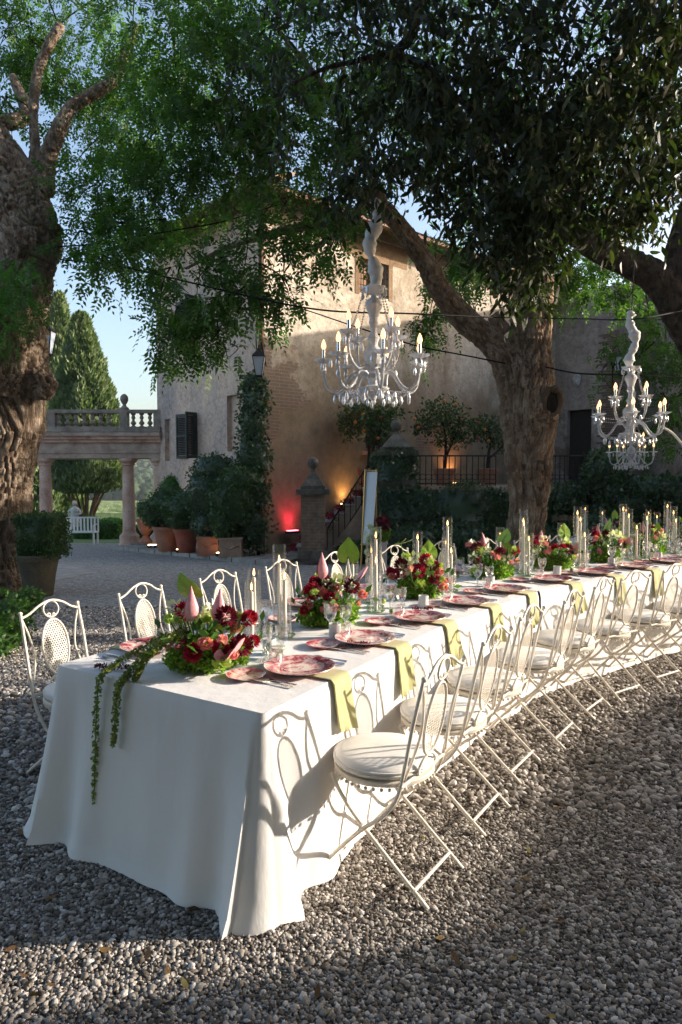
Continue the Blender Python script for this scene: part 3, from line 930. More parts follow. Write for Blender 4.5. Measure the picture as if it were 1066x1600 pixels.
# windows: frames, panes, bars
def barred(s0, s1, z0, z1, paneM, nx, nz):
    w = MB()
    c = on(Vector(), FD, (s0 + s1) / 2, (z0 + z1) / 2, -0.22)
    w.box(c, (s1 - s0 - .02, .03, z1 - z0 - .02), yaw(FD))
    wo = w.build('window', paneM, villa)
    fr = MB()
    t = 0.09
    for (a, b, cc, d) in ((s0, s1, z1 - t, z1), (s0, s1, z0, z0 + t), (s0, s0 + t, z0 + t, z1 - t), (s1 - t, s1, z0 + t, z1 - t)):
        fr.box(on(Vector(), FD, (a + b) / 2, (cc + d) / 2, -0.17), (b - a, .06, d - cc), yaw(FD))
    fr.box(on(Vector(), FD, (s0 + s1) / 2, (z0 + z1) / 2, -0.17), (0.07, .05, z1 - z0 - 2 * t), yaw(FD))
    fr.build('frame', MT['wood'], wo)
    for i in range(nx):
        s = s0 + (s1 - s0) * (i + .5) / nx
        MB().tube([on(Vector(), FD, s, z0, -0.05), on(Vector(), FD, s, z1, -0.05)], 0.013, 5).build('bar', MT['iron'], wo)
    for i in range(nz):
        z = z0 + (z1 - z0) * (i + .5) / nz
        MB().tube([on(Vector(), FD, s0, z, -0.035), on(Vector(), FD, s1, z, -0.035)], 0.012, 5).build('bar', MT['iron'], wo)
barred(*w_bar, MT['amber_room'], 5, 6)
barred(*w_low, MT['window_glass'], 4, 5)
MB().box(on(Vector(), FD, (w_low[0] + w_low[1]) / 2, w_low[2] - 0.06, 0.05), (w_low[1] - w_low[0] + .3, .22, .1), yaw(FD)).build('sill', MT['stone'], villa)
# surround in raw umber plaster round the barred window
MT['surround'] = plaster('surround', (0.30, 0.20, 0.12), (0.22, 0.145, 0.085), (0.15, 0.10, 0.06), 0, 1.3)
a0, a1 = front_s(533), front_s(634)
sr = MB()
zt = EAVE - 0.05; zb = w_bar[2]
for (x0, x1, c, d) in ((a0, w_bar[0], w_bar[3] + .02, zt), (w_bar[1], a1, w_bar[3] + .02, zt), (w_bar[0], w_bar[1], w_bar[3], zt), (w_bar[0] - .16, w_bar[0], zb - .05, w_bar[3] + .02), (w_bar[1], w_bar[1] + .16, zb - .05, w_bar[3] + .02)):
    sr.box(on(Vector(), FD, (x0 + x1) / 2, (c + d) / 2, 0.004), (abs(x1 - x0), .016, d - c), yaw(FD))
sr.build('window_surround', MT['surround'], villa)

def shutter(s0, s1, z0, z1, ang, hinge):
    """louvred shutter on the side wall"""
    wd = abs(s1 - s0)
    o = thing_part('shutter', villa)
    base = on(Vector(), -SD, -hinge, z0, 0.03)
    o.location = base; o.rotation_euler = (0, 0, yaw(-SD) + ang)
    h = z1 - z0
    fr = MB()
    for (cx, cz, sx, sz) in ((.03, h / 2, .06, h), (wd - .03, h / 2, .06, h), (wd / 2, .04, wd - .12, .08), (wd / 2, h - .04, wd - .12, .08), (wd / 2, h / 2, wd - .12, .06)):
        fr.box((cx, 0, cz), (sx, .04, sz))
    fr.build('frame', MT['shutter'], o)
    sl = MB(); n = 22
    for i in range(n):
        z = .1 + (h - .2) * (i + .5) / n
        sl.box((wd / 2, 0, z), (wd - .12, .05, .008), rot=Matrix.Rotation(R(38), 3, 'X'))
    s = sl.build('slats', MT['shutter'], o); s['kind'] = 'stuff'
def thing_part(name, parent):
    o = bpy.data.objects.new(name, None); COL.objects.link(o); o.parent = parent; o.empty_display_size = .1
    return o
for (w, ex) in ((win, 1), (win2, 1)):
    s0, s1 = min(w[0], w[1]), max(w[0], w[1])
    wd = s1 - s0
    shutter(0, wd * 1.15, w[2] - .04, w[3] + .04, R(184), s1)      # folded flat against the wall
    shutter(0, wd * 0.8, w[2] - .04, w[3] + .04, R(-78), s0)           # standing out
    g = MB().box(on(Vector(), -SD, -(s0 + s1) / 2, (w[2] + w[3]) / 2, -0.11), (wd - .02, .02, w[3] - w[2] - .02), yaw(-SD)).build('window', MT['window_glass'], villa)
    fr = MB()
    for ss in (s0 + .04, (s0 + s1) / 2, s1 - .04):
        fr.box(on(Vector(), -SD, -ss, (w[2] + w[3]) / 2, -0.085), (.05, .03, w[3] - w[2] - .02), yaw(-SD))
    fr.build('frame', MT['wood'], g)
# downpipe on the corner
c0 = (nF + nS).normalized() * 0.10
MB().tube([(c0.x - .06, c0.y, BASE), (c0.x - .06, c0.y, EAVE - .2), (c0.x, c0.y - .2, EAVE + .05)], 0.06, 10).build('downpipe', MT['pipe'], villa, 40)
# eaves: soffit boards, rafters, clay tiles, gutter
def eave(o0, d, L, nrm, ov=0.75):
    mbs = MB()
    a = o0 - d * ov; b = o0 + d * (L + 0.0)
    pts = []
    for p in (a, b):
        for (out, z) in ((ov, EAVE + .02), (-.1, EAVE + .32), (-.1, EAVE + .38), (ov, EAVE + .08)):
            q = p + nrm * out; pts.append((q.x, q.y, z))
    mbs.add(pts, [(0, 1, 5, 4), (1, 2, 6, 5), (2, 3, 7, 6), (3, 0, 4, 7), (3, 2, 1, 0), (4, 5, 6, 7)])
    mbs.build('soffit', MT['wood'], villa)
    n = int(L / 0.55)
    for i in range(n):
        p = o0 + d * (0.3 + i * 0.55)
        m = MB(); q0 = p + nrm * (ov - .08); q1 = p - nrm * 0.05
        m.tube([(q0.x, q0.y, EAVE - .03), (q1.x, q1.y, EAVE + .24)], 0.055, 4)
        m.build('rafter', MT['wood'], villa)
    q0 = a + nrm * (ov + .06); q1 = b + nrm * (ov + .06)
    MB().tube([(q0.x, q0.y, EAVE + .03), (q1.x, q1.y, EAVE + .03)], 0.065, 8).build('gutter', MT['pipe'], villa, 40)
    t = MB()
    P = [(math.cos(PI * k / 6) * 0.085, math.sin(PI * k / 6) * 0.06) for k in range(7)]
    for r_ in range(3):
        l0, l1 = -0.42 * r_, -0.42 * r_ - 0.46
        for (ll) in (l0, l1):
            for (x, z) in P: t.v.append((x * (1.05 if ll == l0 else .9), ll, z + 0.40 * -ll + (0.015 if ll == l0 else 0)))
        o_ = r_ * 14
        t.f += [(o_ + k, o_ + k + 1, o_ + 7 + k + 1, o_ + 7 + k) for k in range(6)]
    tm = t.mesh('roof_tile', MT['tile'])
    for i in range(int((L + ov) / 0.2)):
        p = a + d * (0.1 + i * 0.2) + nrm * (ov + .02)
        o = obj('roof_tile', tm, villa, (p.x, p.y, EAVE + .09 + RNG.normal(0, .006)))
        o.rotation_euler = (0, 0, math.atan2(-nrm.x, nrm.y) + RNG.normal(0, .02) + PI)
        o.rotation_euler[2] = math.atan2(nrm.y, nrm.x) - PI / 2
eave(Vector((0, 0, 0)), FD, FL, nF)
eave(Vector((0, 0, 0)), SD, SL, nS)
rf = MB()
ctr = (FD * 8 + SD * 4)
ring = [-FD * .0 + nF * .3 + nS * .3, FD * 20 + nF * .3, FD * 20 + SD * 9, SD * (SL + .3) + nS * .3]
rf.add([(p.x, p.y, EAVE + .42) for p in ring] + [(ctr.x, ctr.y, EAVE + 2.6)], [(0, 1, 4), (1, 2, 4), (2, 3, 4), (3, 0, 4)])
rf.build('roof', MT['tile'], villa)
# stone mask on the wing wall
pm = on(C1, -SD, wing_s(899), wing_z(899, 596), 0.05)
mk = MB().ball((0, 0, 0), 0.17, 12, 9, (0.85, .35, 1.25))
mk.ball((0, -.06, -.01), 0.04, 8, 6, (.8, 1, 1.6)).ball((-.06, -.045, .05), .025, 8, 5).ball((.06, -.045, .05), .025, 8, 5).ball((0, -.05, -.1), .04, 8, 5, (1.4, .6, .5))
for k in range(9):
    a = PI * k / 8
    mk.ball((math.cos(a) * .14, -.02, .07 + math.sin(a) * .15), .045, 7, 5)
o = mk.build('stone_mask', MT['marble'], None, 180, loc=VC + pm); o.rotation_euler = (0, 0, yaw(-SD))
tag(o, 'carved pale stone mask set on the wall above the dark door', 'sculpture')

# unseen wing across the court, added and stepped to shade its far half
wing = thing('villa', 'plain unseen plastered wing added to shade the far half of the court', 'house', (11.4, 9.9, -1))
MB().box((4, 3.5, 3.6), (8, 7, 7.2)).build('low_wall', MT['plaster_wing'], wing)
mb = MB().box((4, 14.5, 4.97), (8, 15, 9.94)); mb.build('wall', MT['plaster_wing'], wing)
mb = MB(); mb.add([(-.12, 6.7, 9.94), (8.3, 6.7, 9.94), (8.3, 22.3, 9.94), (-.12, 22.3, 9.94), (4, 10.5, 10.9), (4, 18, 10.9)], [(0, 1, 4), (1, 2, 5, 4), (2, 3, 5), (3, 0, 4, 5), (3, 2, 1, 0)])
mb.build('roof', MT['tile'], wing)

# ------------------------------------------------------------------ paving along the villa
def strip(pts, z0, h, name, mat, parent=None):
    mb = MB(); n = len(pts)
    V = [(p[0], p[1], zg(p[1]) + z0) for p in pts] + [(p[0], p[1], zg(p[1]) + z0 + h) for p in pts]
    F = [tuple(range(n, 2 * n))] + [(i, (i + 1) % n, n + (i + 1) % n, n + i) for i in range(n)]
    return mb.add(V, F).build(name, mat, parent)
pv = bpy.data.objects.new('pavement', None); COL.objects.link(pv); tag(pv, kind='structure')
A0 = at(172, 860, 20.6); A1 = at(440, 893, 14.3)
A0 = Vector((A0.x, A0.y)); A1 = Vector((A1.x, A1.y))
inn0 = Vector((VC.x, VC.y)) + Vector((SD.x, SD.y)) * (SL + .4); inn1 = Vector((VC.x + 1.4, VC.y + 1.2))
ns = 9
for i in range(ns):
    a, b = i / ns + .003, (i + 1) / ns - .003
    for (c, d) in ((0, .33), (.335, .66), (.665, 1.0)):
        q = [A0.lerp(A1, a).lerp(inn0.lerp(inn1, a), c), A0.lerp(A1, b).lerp(inn0.lerp(inn1, b), c), A0.lerp(A1, b).lerp(inn0.lerp(inn1, b), d - .006), A0.lerp(A1, a).lerp(inn0.lerp(inn1, a), d - .006)]
        strip([(p.x, p.y) for p in q], -.05, 0.15 + RNG.normal(0, .004), 'paving_stone', MT['paving'], pv)
# worn stone drive beside the potted hedge
dr = [at(60, 916, 11.0), at(150, 893, 13.2), at(118, 878, 15.5), at(40, 884, 15)]
tag(strip([(p.x, p.y) for p in dr], -.03, 0.042, 'path', MT['paving']), kind='structure')

# ------------------------------------------------------------------ portico
PY = 21.0
def pz(py): return at(197, py, PY).z
g0 = zg(PY)
por = thing('portico', 'weathered stone portico with columns and a balustraded bridge beside the villa', 'portico', (0, PY, 0))
xs_col = [at(66, 800, PY).x, at(197, 800, PY).x, at(246, 800, PY).x]
zc0, zc1 = pz(716), pz(676)
for x in xs_col:
    prof = [(.33, 0), (.33, .1), (.30, .14), (.30, .36), (.27, .40), (.24, .42), (.205, .48), (.195, .6), (.19, 1.5), (.165, zc0 - g0 - .22), (.22, zc0 - g0 - .21), (.22, zc0 - g0 - .17), (.19, zc0 - g0 - .16), (.27, zc0 - g0 - .08), (.29, zc0 - g0 - .075), (.29, zc0 - g0)]
    MB().lathe(prof, 20, (x, 0.3, g0)).build('column', MT['stone_red'], por, 30)
xl, xr = at(10, 800, PY).x, at(254, 800, PY).x
W = xr - xl; cx = (xl + xr) / 2
def band(z0, z1, y0, name, mat, x0=xl, x1=xr):
    return MB().box(((x0 + x1) / 2, (y0 + 2.4) / 2, (z0 + z1) / 2), (x1 - x0, 2.4 - y0, z1 - z0)).build(name, mat, por)
h = zc1 - zc0
jx = [xl, xs_col[0] + .05, xs_col[1] + .05, xr]
for a, b in zip(jx[:-1], jx[1:]):
    band(zc0, zc0 + h * .2, 0.05, 'architrave', MT['stone'], a + .004, b - .004)
jx = [xl, xl + 1.6, xl + 3.2, xl + 4.3, xr]
for a, b in zip(jx[:-1], jx[1:]):
    band(zc0 + h * .2, zc0 + h * .62, 0.02, 'frieze_block', MT['stone'], a + .004, b - .004)
band(zc0 + h * .62, zc0 + h * .74, -0.06, 'cornice', MT['stone_red'])
band(zc0 + h * .74, zc0 + h * .86, -0.14, 'cornice', MT['stone_red'])
band(zc0 + h * .86, zc0 + h, -0.22, 'cornice', MT['stone'])
zb0, zb1 = pz(674), pz(640)
band(zb0 - .02, zb0 + .14, -0.10, 'plinth', MT['stone_bal'])
rail = MB().box((cx, 0.1, zb1 - .05), (W, .26, .10)).build('rail', MT['stone_bal'], por)
bh = zb1 - .1 - zb0 - .14
prof = [(.075, 0), (.075, .06), (.045, .08), (.04, .12), (.085, .24), (.09, .30), (.05, .42), (.038, .5), (.045, .56), (.07, .66), (.05, .78), (.042, .84), (.075, .9), (.075, 1.0)]
bm = MB().lathe([(r * 1.0, z * bh) for r, z in prof], 10).mesh('baluster', MT['stone_bal'], 50)
px_list = [90 + 13.2 * k for k in range(7)] + [207, 220, 233]
for px in px_list:
    obj('baluster', bm, por, (at(px, 650, PY).x, 0.1, zb0 + .14))
for px in (52, 80, 193, 246):
    x = at(px, 650, PY).x
    MB().box((x, .1, (zb0 + .14 + zb1 - .1) / 2), (.24, .24, bh)).build('pier', MT['stone_bal'], por)
x = at(193, 640, PY).x
MB().lathe([(.13, 0), (.15, .04), (.06, .12), (.05, .17), (.08, .2), (.125, .3), (.115, .4), (.06, .47), (.0001, .49)], 14, (x, .1, zb1)).build('ball_finial', MT['stone_bal'], por, 40)
band(g0 - .3, g0 + .16, -.05, 'step', MT['stone_bal'], at(205, 850, PY).x, xr + .2)

# ------------------------------------------------------------------ terrace, stairs, gate piers
TY = 15.5; TZ = 1.2
tx0 = at(585, 800, TY).x
ter = thing('terrace', 'raised stone terrace wall behind the long table, grown over with ivy', 'terrace', (0, 0, 0))
tp = [(tx0, TY), (tx0, 17.4), (0.9, 19.5), (8, 25.6), (11.3, 24), (11.3, TY)]
mb = MB(); n = len(tp)
mb.add([(x, y, -1.2) for x, y in tp] + [(x, y, TZ) for x, y in tp], [tuple(range(n - 1, -1, -1)), tuple(range(n, 2 * n))] + [(i, (i + 1) % n, n + (i + 1) % n, n + i) for i in range(n)])
mb.build('wall', MT['brick'], ter)
for i in range(12):
    x0 = tx0 + .02 + i * 0.82
    MB().box((x0 + .4, TY + .12, TZ + .05), (.80, .42, .09)).build('coping_stone', MT['stone'], ter)
# blind brick arch low in the wall
pa = at(878, 822, TY - .3)
ar = MB()
for k in range(15):
    a = PI * k / 14
    ar.box((pa.x + math.cos(a) * .46, TY - .14, pa.z - .25 + math.sin(a) * .46), (.17, .22, .085), rot=Matrix.Rotation(-a, 3, 'Y'))
ar.build('brick_arch', MT['terracotta_pale'], ter)
MB().lathe([(.0001, 0), (.40, 0), (.40, .012)], 20, (0, 0, 0)).build('arch_recess', MT['dark_room'], ter, loc=(pa.x, TY - .035, pa.z - .25)).rotation_euler = (R(90), 0, 0)

def pier(name, label, px, base_y, top_y, Y, w, mat, ball_r, has_ball=True):
    p = at(px, base_y, Y)
    t = thing(name, label, 'pillar', (p.x, Y, p.z))
    H_ = at(px, top_y, Y).z - p.z
    MB().box((0, 0, H_ / 2), (w, w, H_)).build('shaft', mat, t)
    MB().box((0, 0, .10), (w + .12, w + .12, .2)).build('base', MT['stone_dark'], t)
    MB().box((0, 0, H_ + .055), (w + .2, w + .2, .11)).build('cap', MT['stone_dark'], t)
    MB().box((0, 0, H_ + .15), (w + .02, w + .02, .08)).build('cap', MT['stone_dark'], t)
    fin = MB().lathe([(w * .66, 0), (w * .40, .16), (w * .16, .30), (w * .10, .36), (w * .14, .39)], 4, (0, 0, H_ + .19), ang=PI / 4)
    f = fin.build('finial', MT['stone_dark'], t)
    MB().ball((0, 0, H_ + .19 + .39 + ball_r * .9), ball_r, 16, 10).build('ball', MT['stone_dark'], f, 180)
    return t, H_
pierA, HA = pier('gate_pillar', 'free-standing brick pillar with stone ball at the foot of the stairs', 490, 872, 772, 15.2, 0.52, MT['brick'], 0.125)
pierB, HB = pier('gate_pillar', 'ivy-clad pillar with stone ball standing on the terrace corner', 619, 764, 712, 15.75, 0.72, MT['brick'], 0.13)

# stairs climbing to the terrace
st = thing('staircase', 'stone staircase strewn with red petals climbing to the terrace', 'stairs', (0, 0, 0))
sx0 = at(452, 868, 16).x; sx1 = tx0
nst = 9
zs0 = zg(16) - .02
for k in range(nst):
    x0 = sx0 + (sx1 - sx0) * k / nst; x1 = sx1 + .3
    z1 = zs0 + (TZ - zs0) * (k + 1) / nst
    zlo = zs0 + (TZ - zs0) * k / nst
    MB().box(((x0 + x1) / 2, 16.55, (zlo + z1) / 2 - .001), (x1 - x0, 1.7, z1 - zlo - .002)).build('step', MT['stone'], st)
    MB().box((x0 + .11, 16.55, z1 + .004), (.3, 1.72, .035)).build('tread', MT['paving'], st)
# petals lying on the treads
for k in range(nst):
    x0 = sx0 + (sx1 - sx0) * k / nst
    z1 = zs0 + (TZ - zs0) * (k + 1) / nst + .03
    n = 150
    Lf = Leafy()
    p = np.column_stack([x0 + .1 + RNG.normal(0, .07, n), 16.5 + RNG.normal(0, .25, n), z1 + .015 + RNG.random(n) * .10])
    shell_leaves(Lf, p, np.tile([0, 0, 1.0], (n, 1)), .07, jitter=1.2)
    o = Lf.build('petals', MT['redpetals'])
    tag(o, f'heap of dark red petals on stair tread {["one","two","three","four","five","six","seven","eight","nine"][k]} counted from the bottom', 'petals', 'red petals on the stairs', 'stuff')

def ironrail(name, label, a, b, h, nbars, rings, top_only=False):
    t = thing(name, label, 'railing', a)
    d = Vector(b) - Vector(a)
    MB().tube([(0, 0, h), d + Vector((0, 0, h))], 0.018, 6).build('handrail', MT['iron'], t)
    MB().tube([(0, 0, .06), d + Vector((0, 0, .06))], 0.012, 5).build('bottom_rail', MT['iron'], t)
    for k in range(nbars + 1):
        p = d * (k / nbars)
        MB().tube([p, p + Vector((0, 0, h))], 0.011, 5).build('bar', MT['iron'], t)
    if rings:
        for k in range(nbars):
            p = d * ((k + .5) / nbars) + Vector((0, 0, h * .30))
            r = min(d.length / nbars * .5, .075)
            dn = d.normalized()
            MB().tube([p + dn * math.cos(q * PI / 5) * r + Vector((0, 0, math.sin(q * PI / 5) * r)) for q in range(10)], 0.008, 4, closed=True).build('ring', MT['iron'], t)
    return t
xa = pierB.location.x + .40
ironrail('iron_railing', 'black iron railing with rings between ivy pillar and big tree', (xa, TY + .1, TZ + .09), (at(776, 760, TY).x, TY + .1, TZ + .09), at(700, 712, TY).z - TZ - .09, 14, True)
ironrail('iron_railing', 'black iron railing with rings below the dark doorway', (at(862, 760, TY).x, TY + .1, TZ + .09), (at(928, 760, TY).x, TY + .1, TZ + .09), at(700, 712, TY).z - TZ - .09, 9, True)
ra = Vector((at(512, 868, 15.65).x, 15.62, zs0 + .1)); rb = Vector((tx0 - .02, 15.62, TZ + .05))
t_ = ironrail('stair_railing', 'black iron stair railing with scrolls rising to the terrace', ra, rb, 0.72, 8, False)
d = rb - ra
for k in range(8):
    p = d * ((k + .5) / 8) + Vector((0, 0, .62))
    MB().tube([p + Vector((math.cos(q * .7) * (.015 + q * .004), 0, math.sin(q * .7) * (.015 + q * .004))) for q in range(12)], 0.007, 4).build('scroll', MT['iron'], t_)
# sloping stringer below the railing
mb = MB(); zz = [(ra.x - .15, zs0 - .3), (rb.x, zs0 - .3), (rb.x, TZ - .02), (ra.x - .15, zs0 + .06)]
mb.add([(x, 15.55, z) for x, z in zz] + [(x, 15.69, z) for x, z in zz], [(0, 1, 2, 3), (7, 6, 5, 4), (0, 4, 5, 1), (1, 5, 6, 2), (2, 6, 7, 3), (3, 7, 4, 0)])
mb.build('stringer', MT['stone'], st)

# ------------------------------------------------------------------ lit floodlights that the photo shows
def flood(px, py, Y, col, watt, label, mat, tilt, size=0.9):
    p = at(px, py, Y)
    t = thing('floodlight', label, 'floodlight', p, yaw(FD))
    MB().box((0, 0, .03), (.34, .16, .06)).build('body', MT['iron'], t)
    MB().box((0, 0, .068), (.30, .12, .012)).build('lens', mat, t)
    ld = bpy.data.lights.new('flood_lamp', 'SPOT'); ld.energy = watt; ld.color = col
    ld.spot_size = R(110); ld.spot_blend = 0.9; ld.shadow_soft_size = 0.15
    lo = bpy.data.objects.new('lamp', ld); COL.objects.link(lo); lo.parent = t
    lo.location = (0, 0, .12); lo.rotation_euler = (R(180 + tilt), 0, 0)
    return t
fp = VC + FD * front_s(457) + nF * .28
flood(457, 833, fp.y, (1.0, 0.03, 0.09), 22, 'flat floodlight throwing red light up the villa wall', MT['red_lamp'], -14)
fp = VC + FD * front_s(541) + nF * .30
flood(541, 791, fp.y, (1.0, 0.50, 0.16), 24, 'flat floodlight throwing amber light up the wall beside the stairs', MT['warm_lamp'], -14)
fp = VC + FD * front_s(706) + nF * .35
flood(706, 758, fp.y, (1.0, 0.42, 0.14), 60, 'flat floodlight throwing amber light behind the terrace railing', MT['warm_lamp'], -14)
for k, (px, py, Y, w) in enumerate(((283, 860, 17.6, 'by the round terracotta pots'), (346, 866, 16.2, 'by the square planters'), (238, 852, 19.6, 'beside the urn under the portico'))):
    p = at(px, py, Y)
    t = thing('step_light', f'small black glowing floor light {w}', 'lamp', (p.x, p.y, zg(p.y) + .10), group='floor lights on the paving')
    MB().box((0, 0, .05), (.26, .2, .05)).build('body', MT['iron'], t)
    MB().box((-.09, 0, .012), (.03, .16, .025)).build('foot', MT['iron'], t)
    MB().box((.09, 0, .012), (.03, .16, .025)).build('foot', MT['iron'], t)
    MB().box((0, 0, .082), (.21, .15, .012)).build('lens', MT['warm_lamp'], t)

# ------------------------------------------------------------------ trees
def limb_from(pts, Y=None):
    return [at(*p) if len(p) == 3 else Vector(p) for p in pts]

# ---- the big tree in the middle
TYC = 10.6
big = thing('shade_tree', 'huge forked old tree with furrowed trunk and a hollow knot behind the table', 'tree', (0, 0, 0))
bz = zg(TYC)
b0 = at(824, 850, TYC)
paths = [
    ([(b0.x, TYC, bz - .3), at(822, 840, TYC), at(826, 780, TYC), at(828, 715, TYC), at(826, 655, TYC), at(824, 600, TYC), at(826, 540, TYC), at(832, 470, TYC), at(838, 380, TYC), at(836, 300, TYC), at(842, 180, TYC - .2)],
     [.42, .27, .28, .35, .43, .40, .31, .28, .25, .23, .16]),
    ([at(812, 640, TYC), at(796, 575, TYC), at(768, 535, TYC), at(722, 495, TYC), at(690, 455, TYC - .1), at(662, 405, TYC - .2), at(628, 358, TYC - .3), at(590, 318, TYC - .5), at(530, 290, TYC - .8)],
     [.25, .24, .20, .19, .17, .145, .125, .11, .07]),
    ([at(836, 690, TYC - .15), at(848, 655, TYC - .2), at(860, 632, TYC - .25)], [.22, .20, .15]),
    ([at(790, 520, TYC), at(776, 502, TYC), at(770, 492, TYC)], [.10, .10, .09]),
    ([at(812, 640, TYC - .1), at(803, 710, TYC - .2), at(812, 800, TYC - .14)], [.12, .13, .10]),
    ([at(828, 360, TYC), at(780, 280, TYC - .3), at(720, 190, TYC - .8), at(640, 90, TYC - 1.2)], [.16, .14, .10, .06]),
    ([at(838, 340, TYC), at(890, 270, TYC + .3), at(960, 190, TYC + .4), at(1040, 100, TYC)], [.15, .12, .09, .05]),
    ([at(590, 318, TYC - .5), at(520, 345, TYC - .8), at(440, 362, TYC - 1.0), at(360, 385, TYC - 1.1), at(290, 420, TYC - 1.1)], [.085, .07, .05, .035, .02]),
    ([at(600, 325, TYC - .5), at(560, 230, TYC - .8), at(500, 130, TYC - 1.0), at(430, 40, TYC - 1.0)], [.09, .07, .05, .03]),
]
woody(paths, 0.015, MT['bark_main'], 'trunk', big, 0.075, 13.0, 0.03, 0.10)
# rim of the hollow knot
kc = at(861, 628, TYC - .34)
kn = MB().tube([kc + Vector((math.cos(a * PI / 9) * .125, -.06 - .05 * math.sin(a * PI / 9), math.sin(a * PI / 9) * .19 + .02 * math.cos(3 * a))) for a in range(18)], 0.045, 8, closed=True)
kn.build('knot_rim', MT['bark_main'], big, 180)
kn = MB().ball(kc + Vector((0, -.02, 0)), .13, 14, 9, (1, .6, 1.4)).build('knot_hollow', MT['bark_dark'], big, 180)
ct = at(769, 490, TYC - .06)
# foliage of the big tree: clumps along its limbs
Lf = Leafy()
clumps = [  # px, py, Y, rx px, ry px, depth m, sprays
    (560, 60, 9.6, 130, 90, 1.4, 620), (420, 90, 9.4, 100, 90, 1.3, 520), (690, 90, 9.8, 150, 100, 1.5, 640),
    (850, 100, 10.4, 170, 110, 1.6, 620), (1010, 120, 10.6, 110, 110, 1.5, 520), (480, 200, 9.2, 90, 70, 1.1, 380),
    (600, 210, 9.5, 90, 70, 1.1, 300), (740, 250, 10.2, 90, 70, 1.2, 380), (960, 260, 10.8, 120, 90, 1.2, 520),
    (520, 320, 9.6, 60, 40, .9, 230), (450, 345, 9.4, 80, 46, .9, 400), (500, 390, 9.4, 40, 24, .6, 170), (400, 400, 9.3, 70, 45, .8, 330),
    (330, 430, 9.4, 70, 40, .8, 300), (430, 445, 9.3, 40, 36, .6, 190), (260, 450, 9.4, 50, 36, .7, 200), (365, 480, 9.2, 60, 36, .6, 250),
    (290, 500, 9.3, 55, 36, .7, 230), (335, 528, 9.2, 44, 28, .6, 170), (270, 545, 9.3, 34, 26, .5, 110), (350, 552, 9.2, 18, 16, .4, 40), (310, 565, 9.2, 28, 20, .4, 70),
    (180, 425, 9.3, 42, 28, .6, 130), (220, 400, 9.3, 60, 30, .7, 170), (430, 490, 9.4, 20, 20, .3, 40),
    (700, 430, 12.0, 50, 55, .8, 240), (745, 400, 12.2, 50, 60, .9, 260), (670, 490, 11.8, 26, 34, .5, 80), (660, 540, 11.8, 16, 22, .3, 26),
    (900, 400, 12.4, 70, 70, 1.0, 420), (870, 470, 12.2, 34, 44, .6, 150), (950, 440, 12.3, 50, 50, .9, 260), (860, 330, 12.2, 80, 50, .9, 300),
    (985, 500, 12.0, 36, 50, .6, 170), (1010, 570, 11.8, 32, 40, .6, 110), (960, 590, 11.8, 14, 26, .3, 30), (1040, 650, 11.6, 34, 40, .6, 130), (1050, 560, 11.8, 30, 60, .6, 140),
    (1000, 690, 11.4, 26, 20, .4, 50),
]
rngA = np.random.default_rng(5)
for (px, py, Y, rx, ry, dp, n) in clumps:
    c = at(px, py, Y); k = Y / FPX
    sprays(Lf, c, (rx * k, dp, ry * k), int(n * (.42 if px < 560 and py > 300 else .80)), 0.55, 0.078, 0.25, 5, 0.0, rngA)
Lf.build('crown', MT['leaf_locust'], big)
# thin hanging twigs that carry the clumps
tw = MB()
rt = random.Random(3)
for (px, py, Y, rx, ry, dp, n) in clumps:
    for _ in range(4):
        a = at(px + rt.uniform(-rx, rx) * .8, py - ry * .9, Y + rt.uniform(-.5, .5)); b = at(px + rt.uniform(-rx, rx) * .9, py + ry * rt.uniform(.2, .9), Y + rt.uniform(-.5, .5))
        m = (a + b) / 2 + Vector((rt.uniform(-.1, .1), rt.uniform(-.2, .2), .06))
        tw.tube(catmull([a, m, b], 4), [.014, .012, .01, .009, .008, .007, .006, .005, .004], 4, cap=False)
tw.build('twigs', MT['bark_dark'], big)['kind'] = 'stuff'

# ---- tree at the left edge
TYL = 10.3
lt = thing('shade_tree', 'gnarled old tree with burls and a sawn-off limb at the picture edge', 'tree', (0, 0, 0))
gl = zg(TYL)
q0 = at(20, 900, TYL)
paths = [
    ([(q0.x - .35, TYL, gl - .3), at(-26, 890, TYL), at(-18, 800, TYL), at(-8, 720, TYL), at(8, 640, TYL), at(16, 560, TYL), at(28, 480, TYL), at(42, 420, TYL), at(44, 360, TYL), at(30, 310, TYL), at(4, 250, TYL), at(-40, 180, TYL), at(-90, 90, TYL)],
     [.70, .58, .55, .54, .54, .48, .42, .36, .42, .40, .33, .27, .2]),
    ([at(8, 505, TYL - .3), at(0, 545, TYL - .4), at(2, 590, TYL - .4), at(14, 620, TYL - .3)], [.30, .36, .36, .25]),
    ([at(56, 585, TYL - .2), at(66, 605, TYL - .25), at(66, 625, TYL - .25)], [.20, .22, .12]),
    ([at(40, 372, TYL - .3), at(44, 376, TYL - .35), at(52, 380, TYL - .3)], [.15, .22, .15]),
    ([at(46, 330, TYL), at(56, 290, TYL), at(55, 230, TYL), at(52, 170, TYL), at(60, 110, TYL), at(78, 68, TYL), at(94, 40, TYL)], [.2, .15, .07, .066, .066, .068, .07]),
    ([at(60, 300, TYL), at(74, 250, TYL), at(92, 205, TYL), at(110, 170, TYL + .1), at(140, 150, TYL + .2), at(172, 128, TYL + .3), at(192, 96, TYL + .4), at(215, 40, TYL + .5)], [.20, .13, .11, .095, .085, .08, .07, .05]),
    ([at(10, 250, TYL), at(-10, 200, TYL), at(40, 180, TYL + .5), at(20, 120, TYL + .8)], [.2, .12, .1, .06]),
]
woody(paths, 0.016, MT['bark_left'], 'trunk', lt, 0.085, 11.0, 0.05, 0.10)
e0 = at(94, 40, TYL); e1 = at(96, 37, TYL)
dv = (at(94, 40, TYL) - at(78, 68, TYL)).normalized()
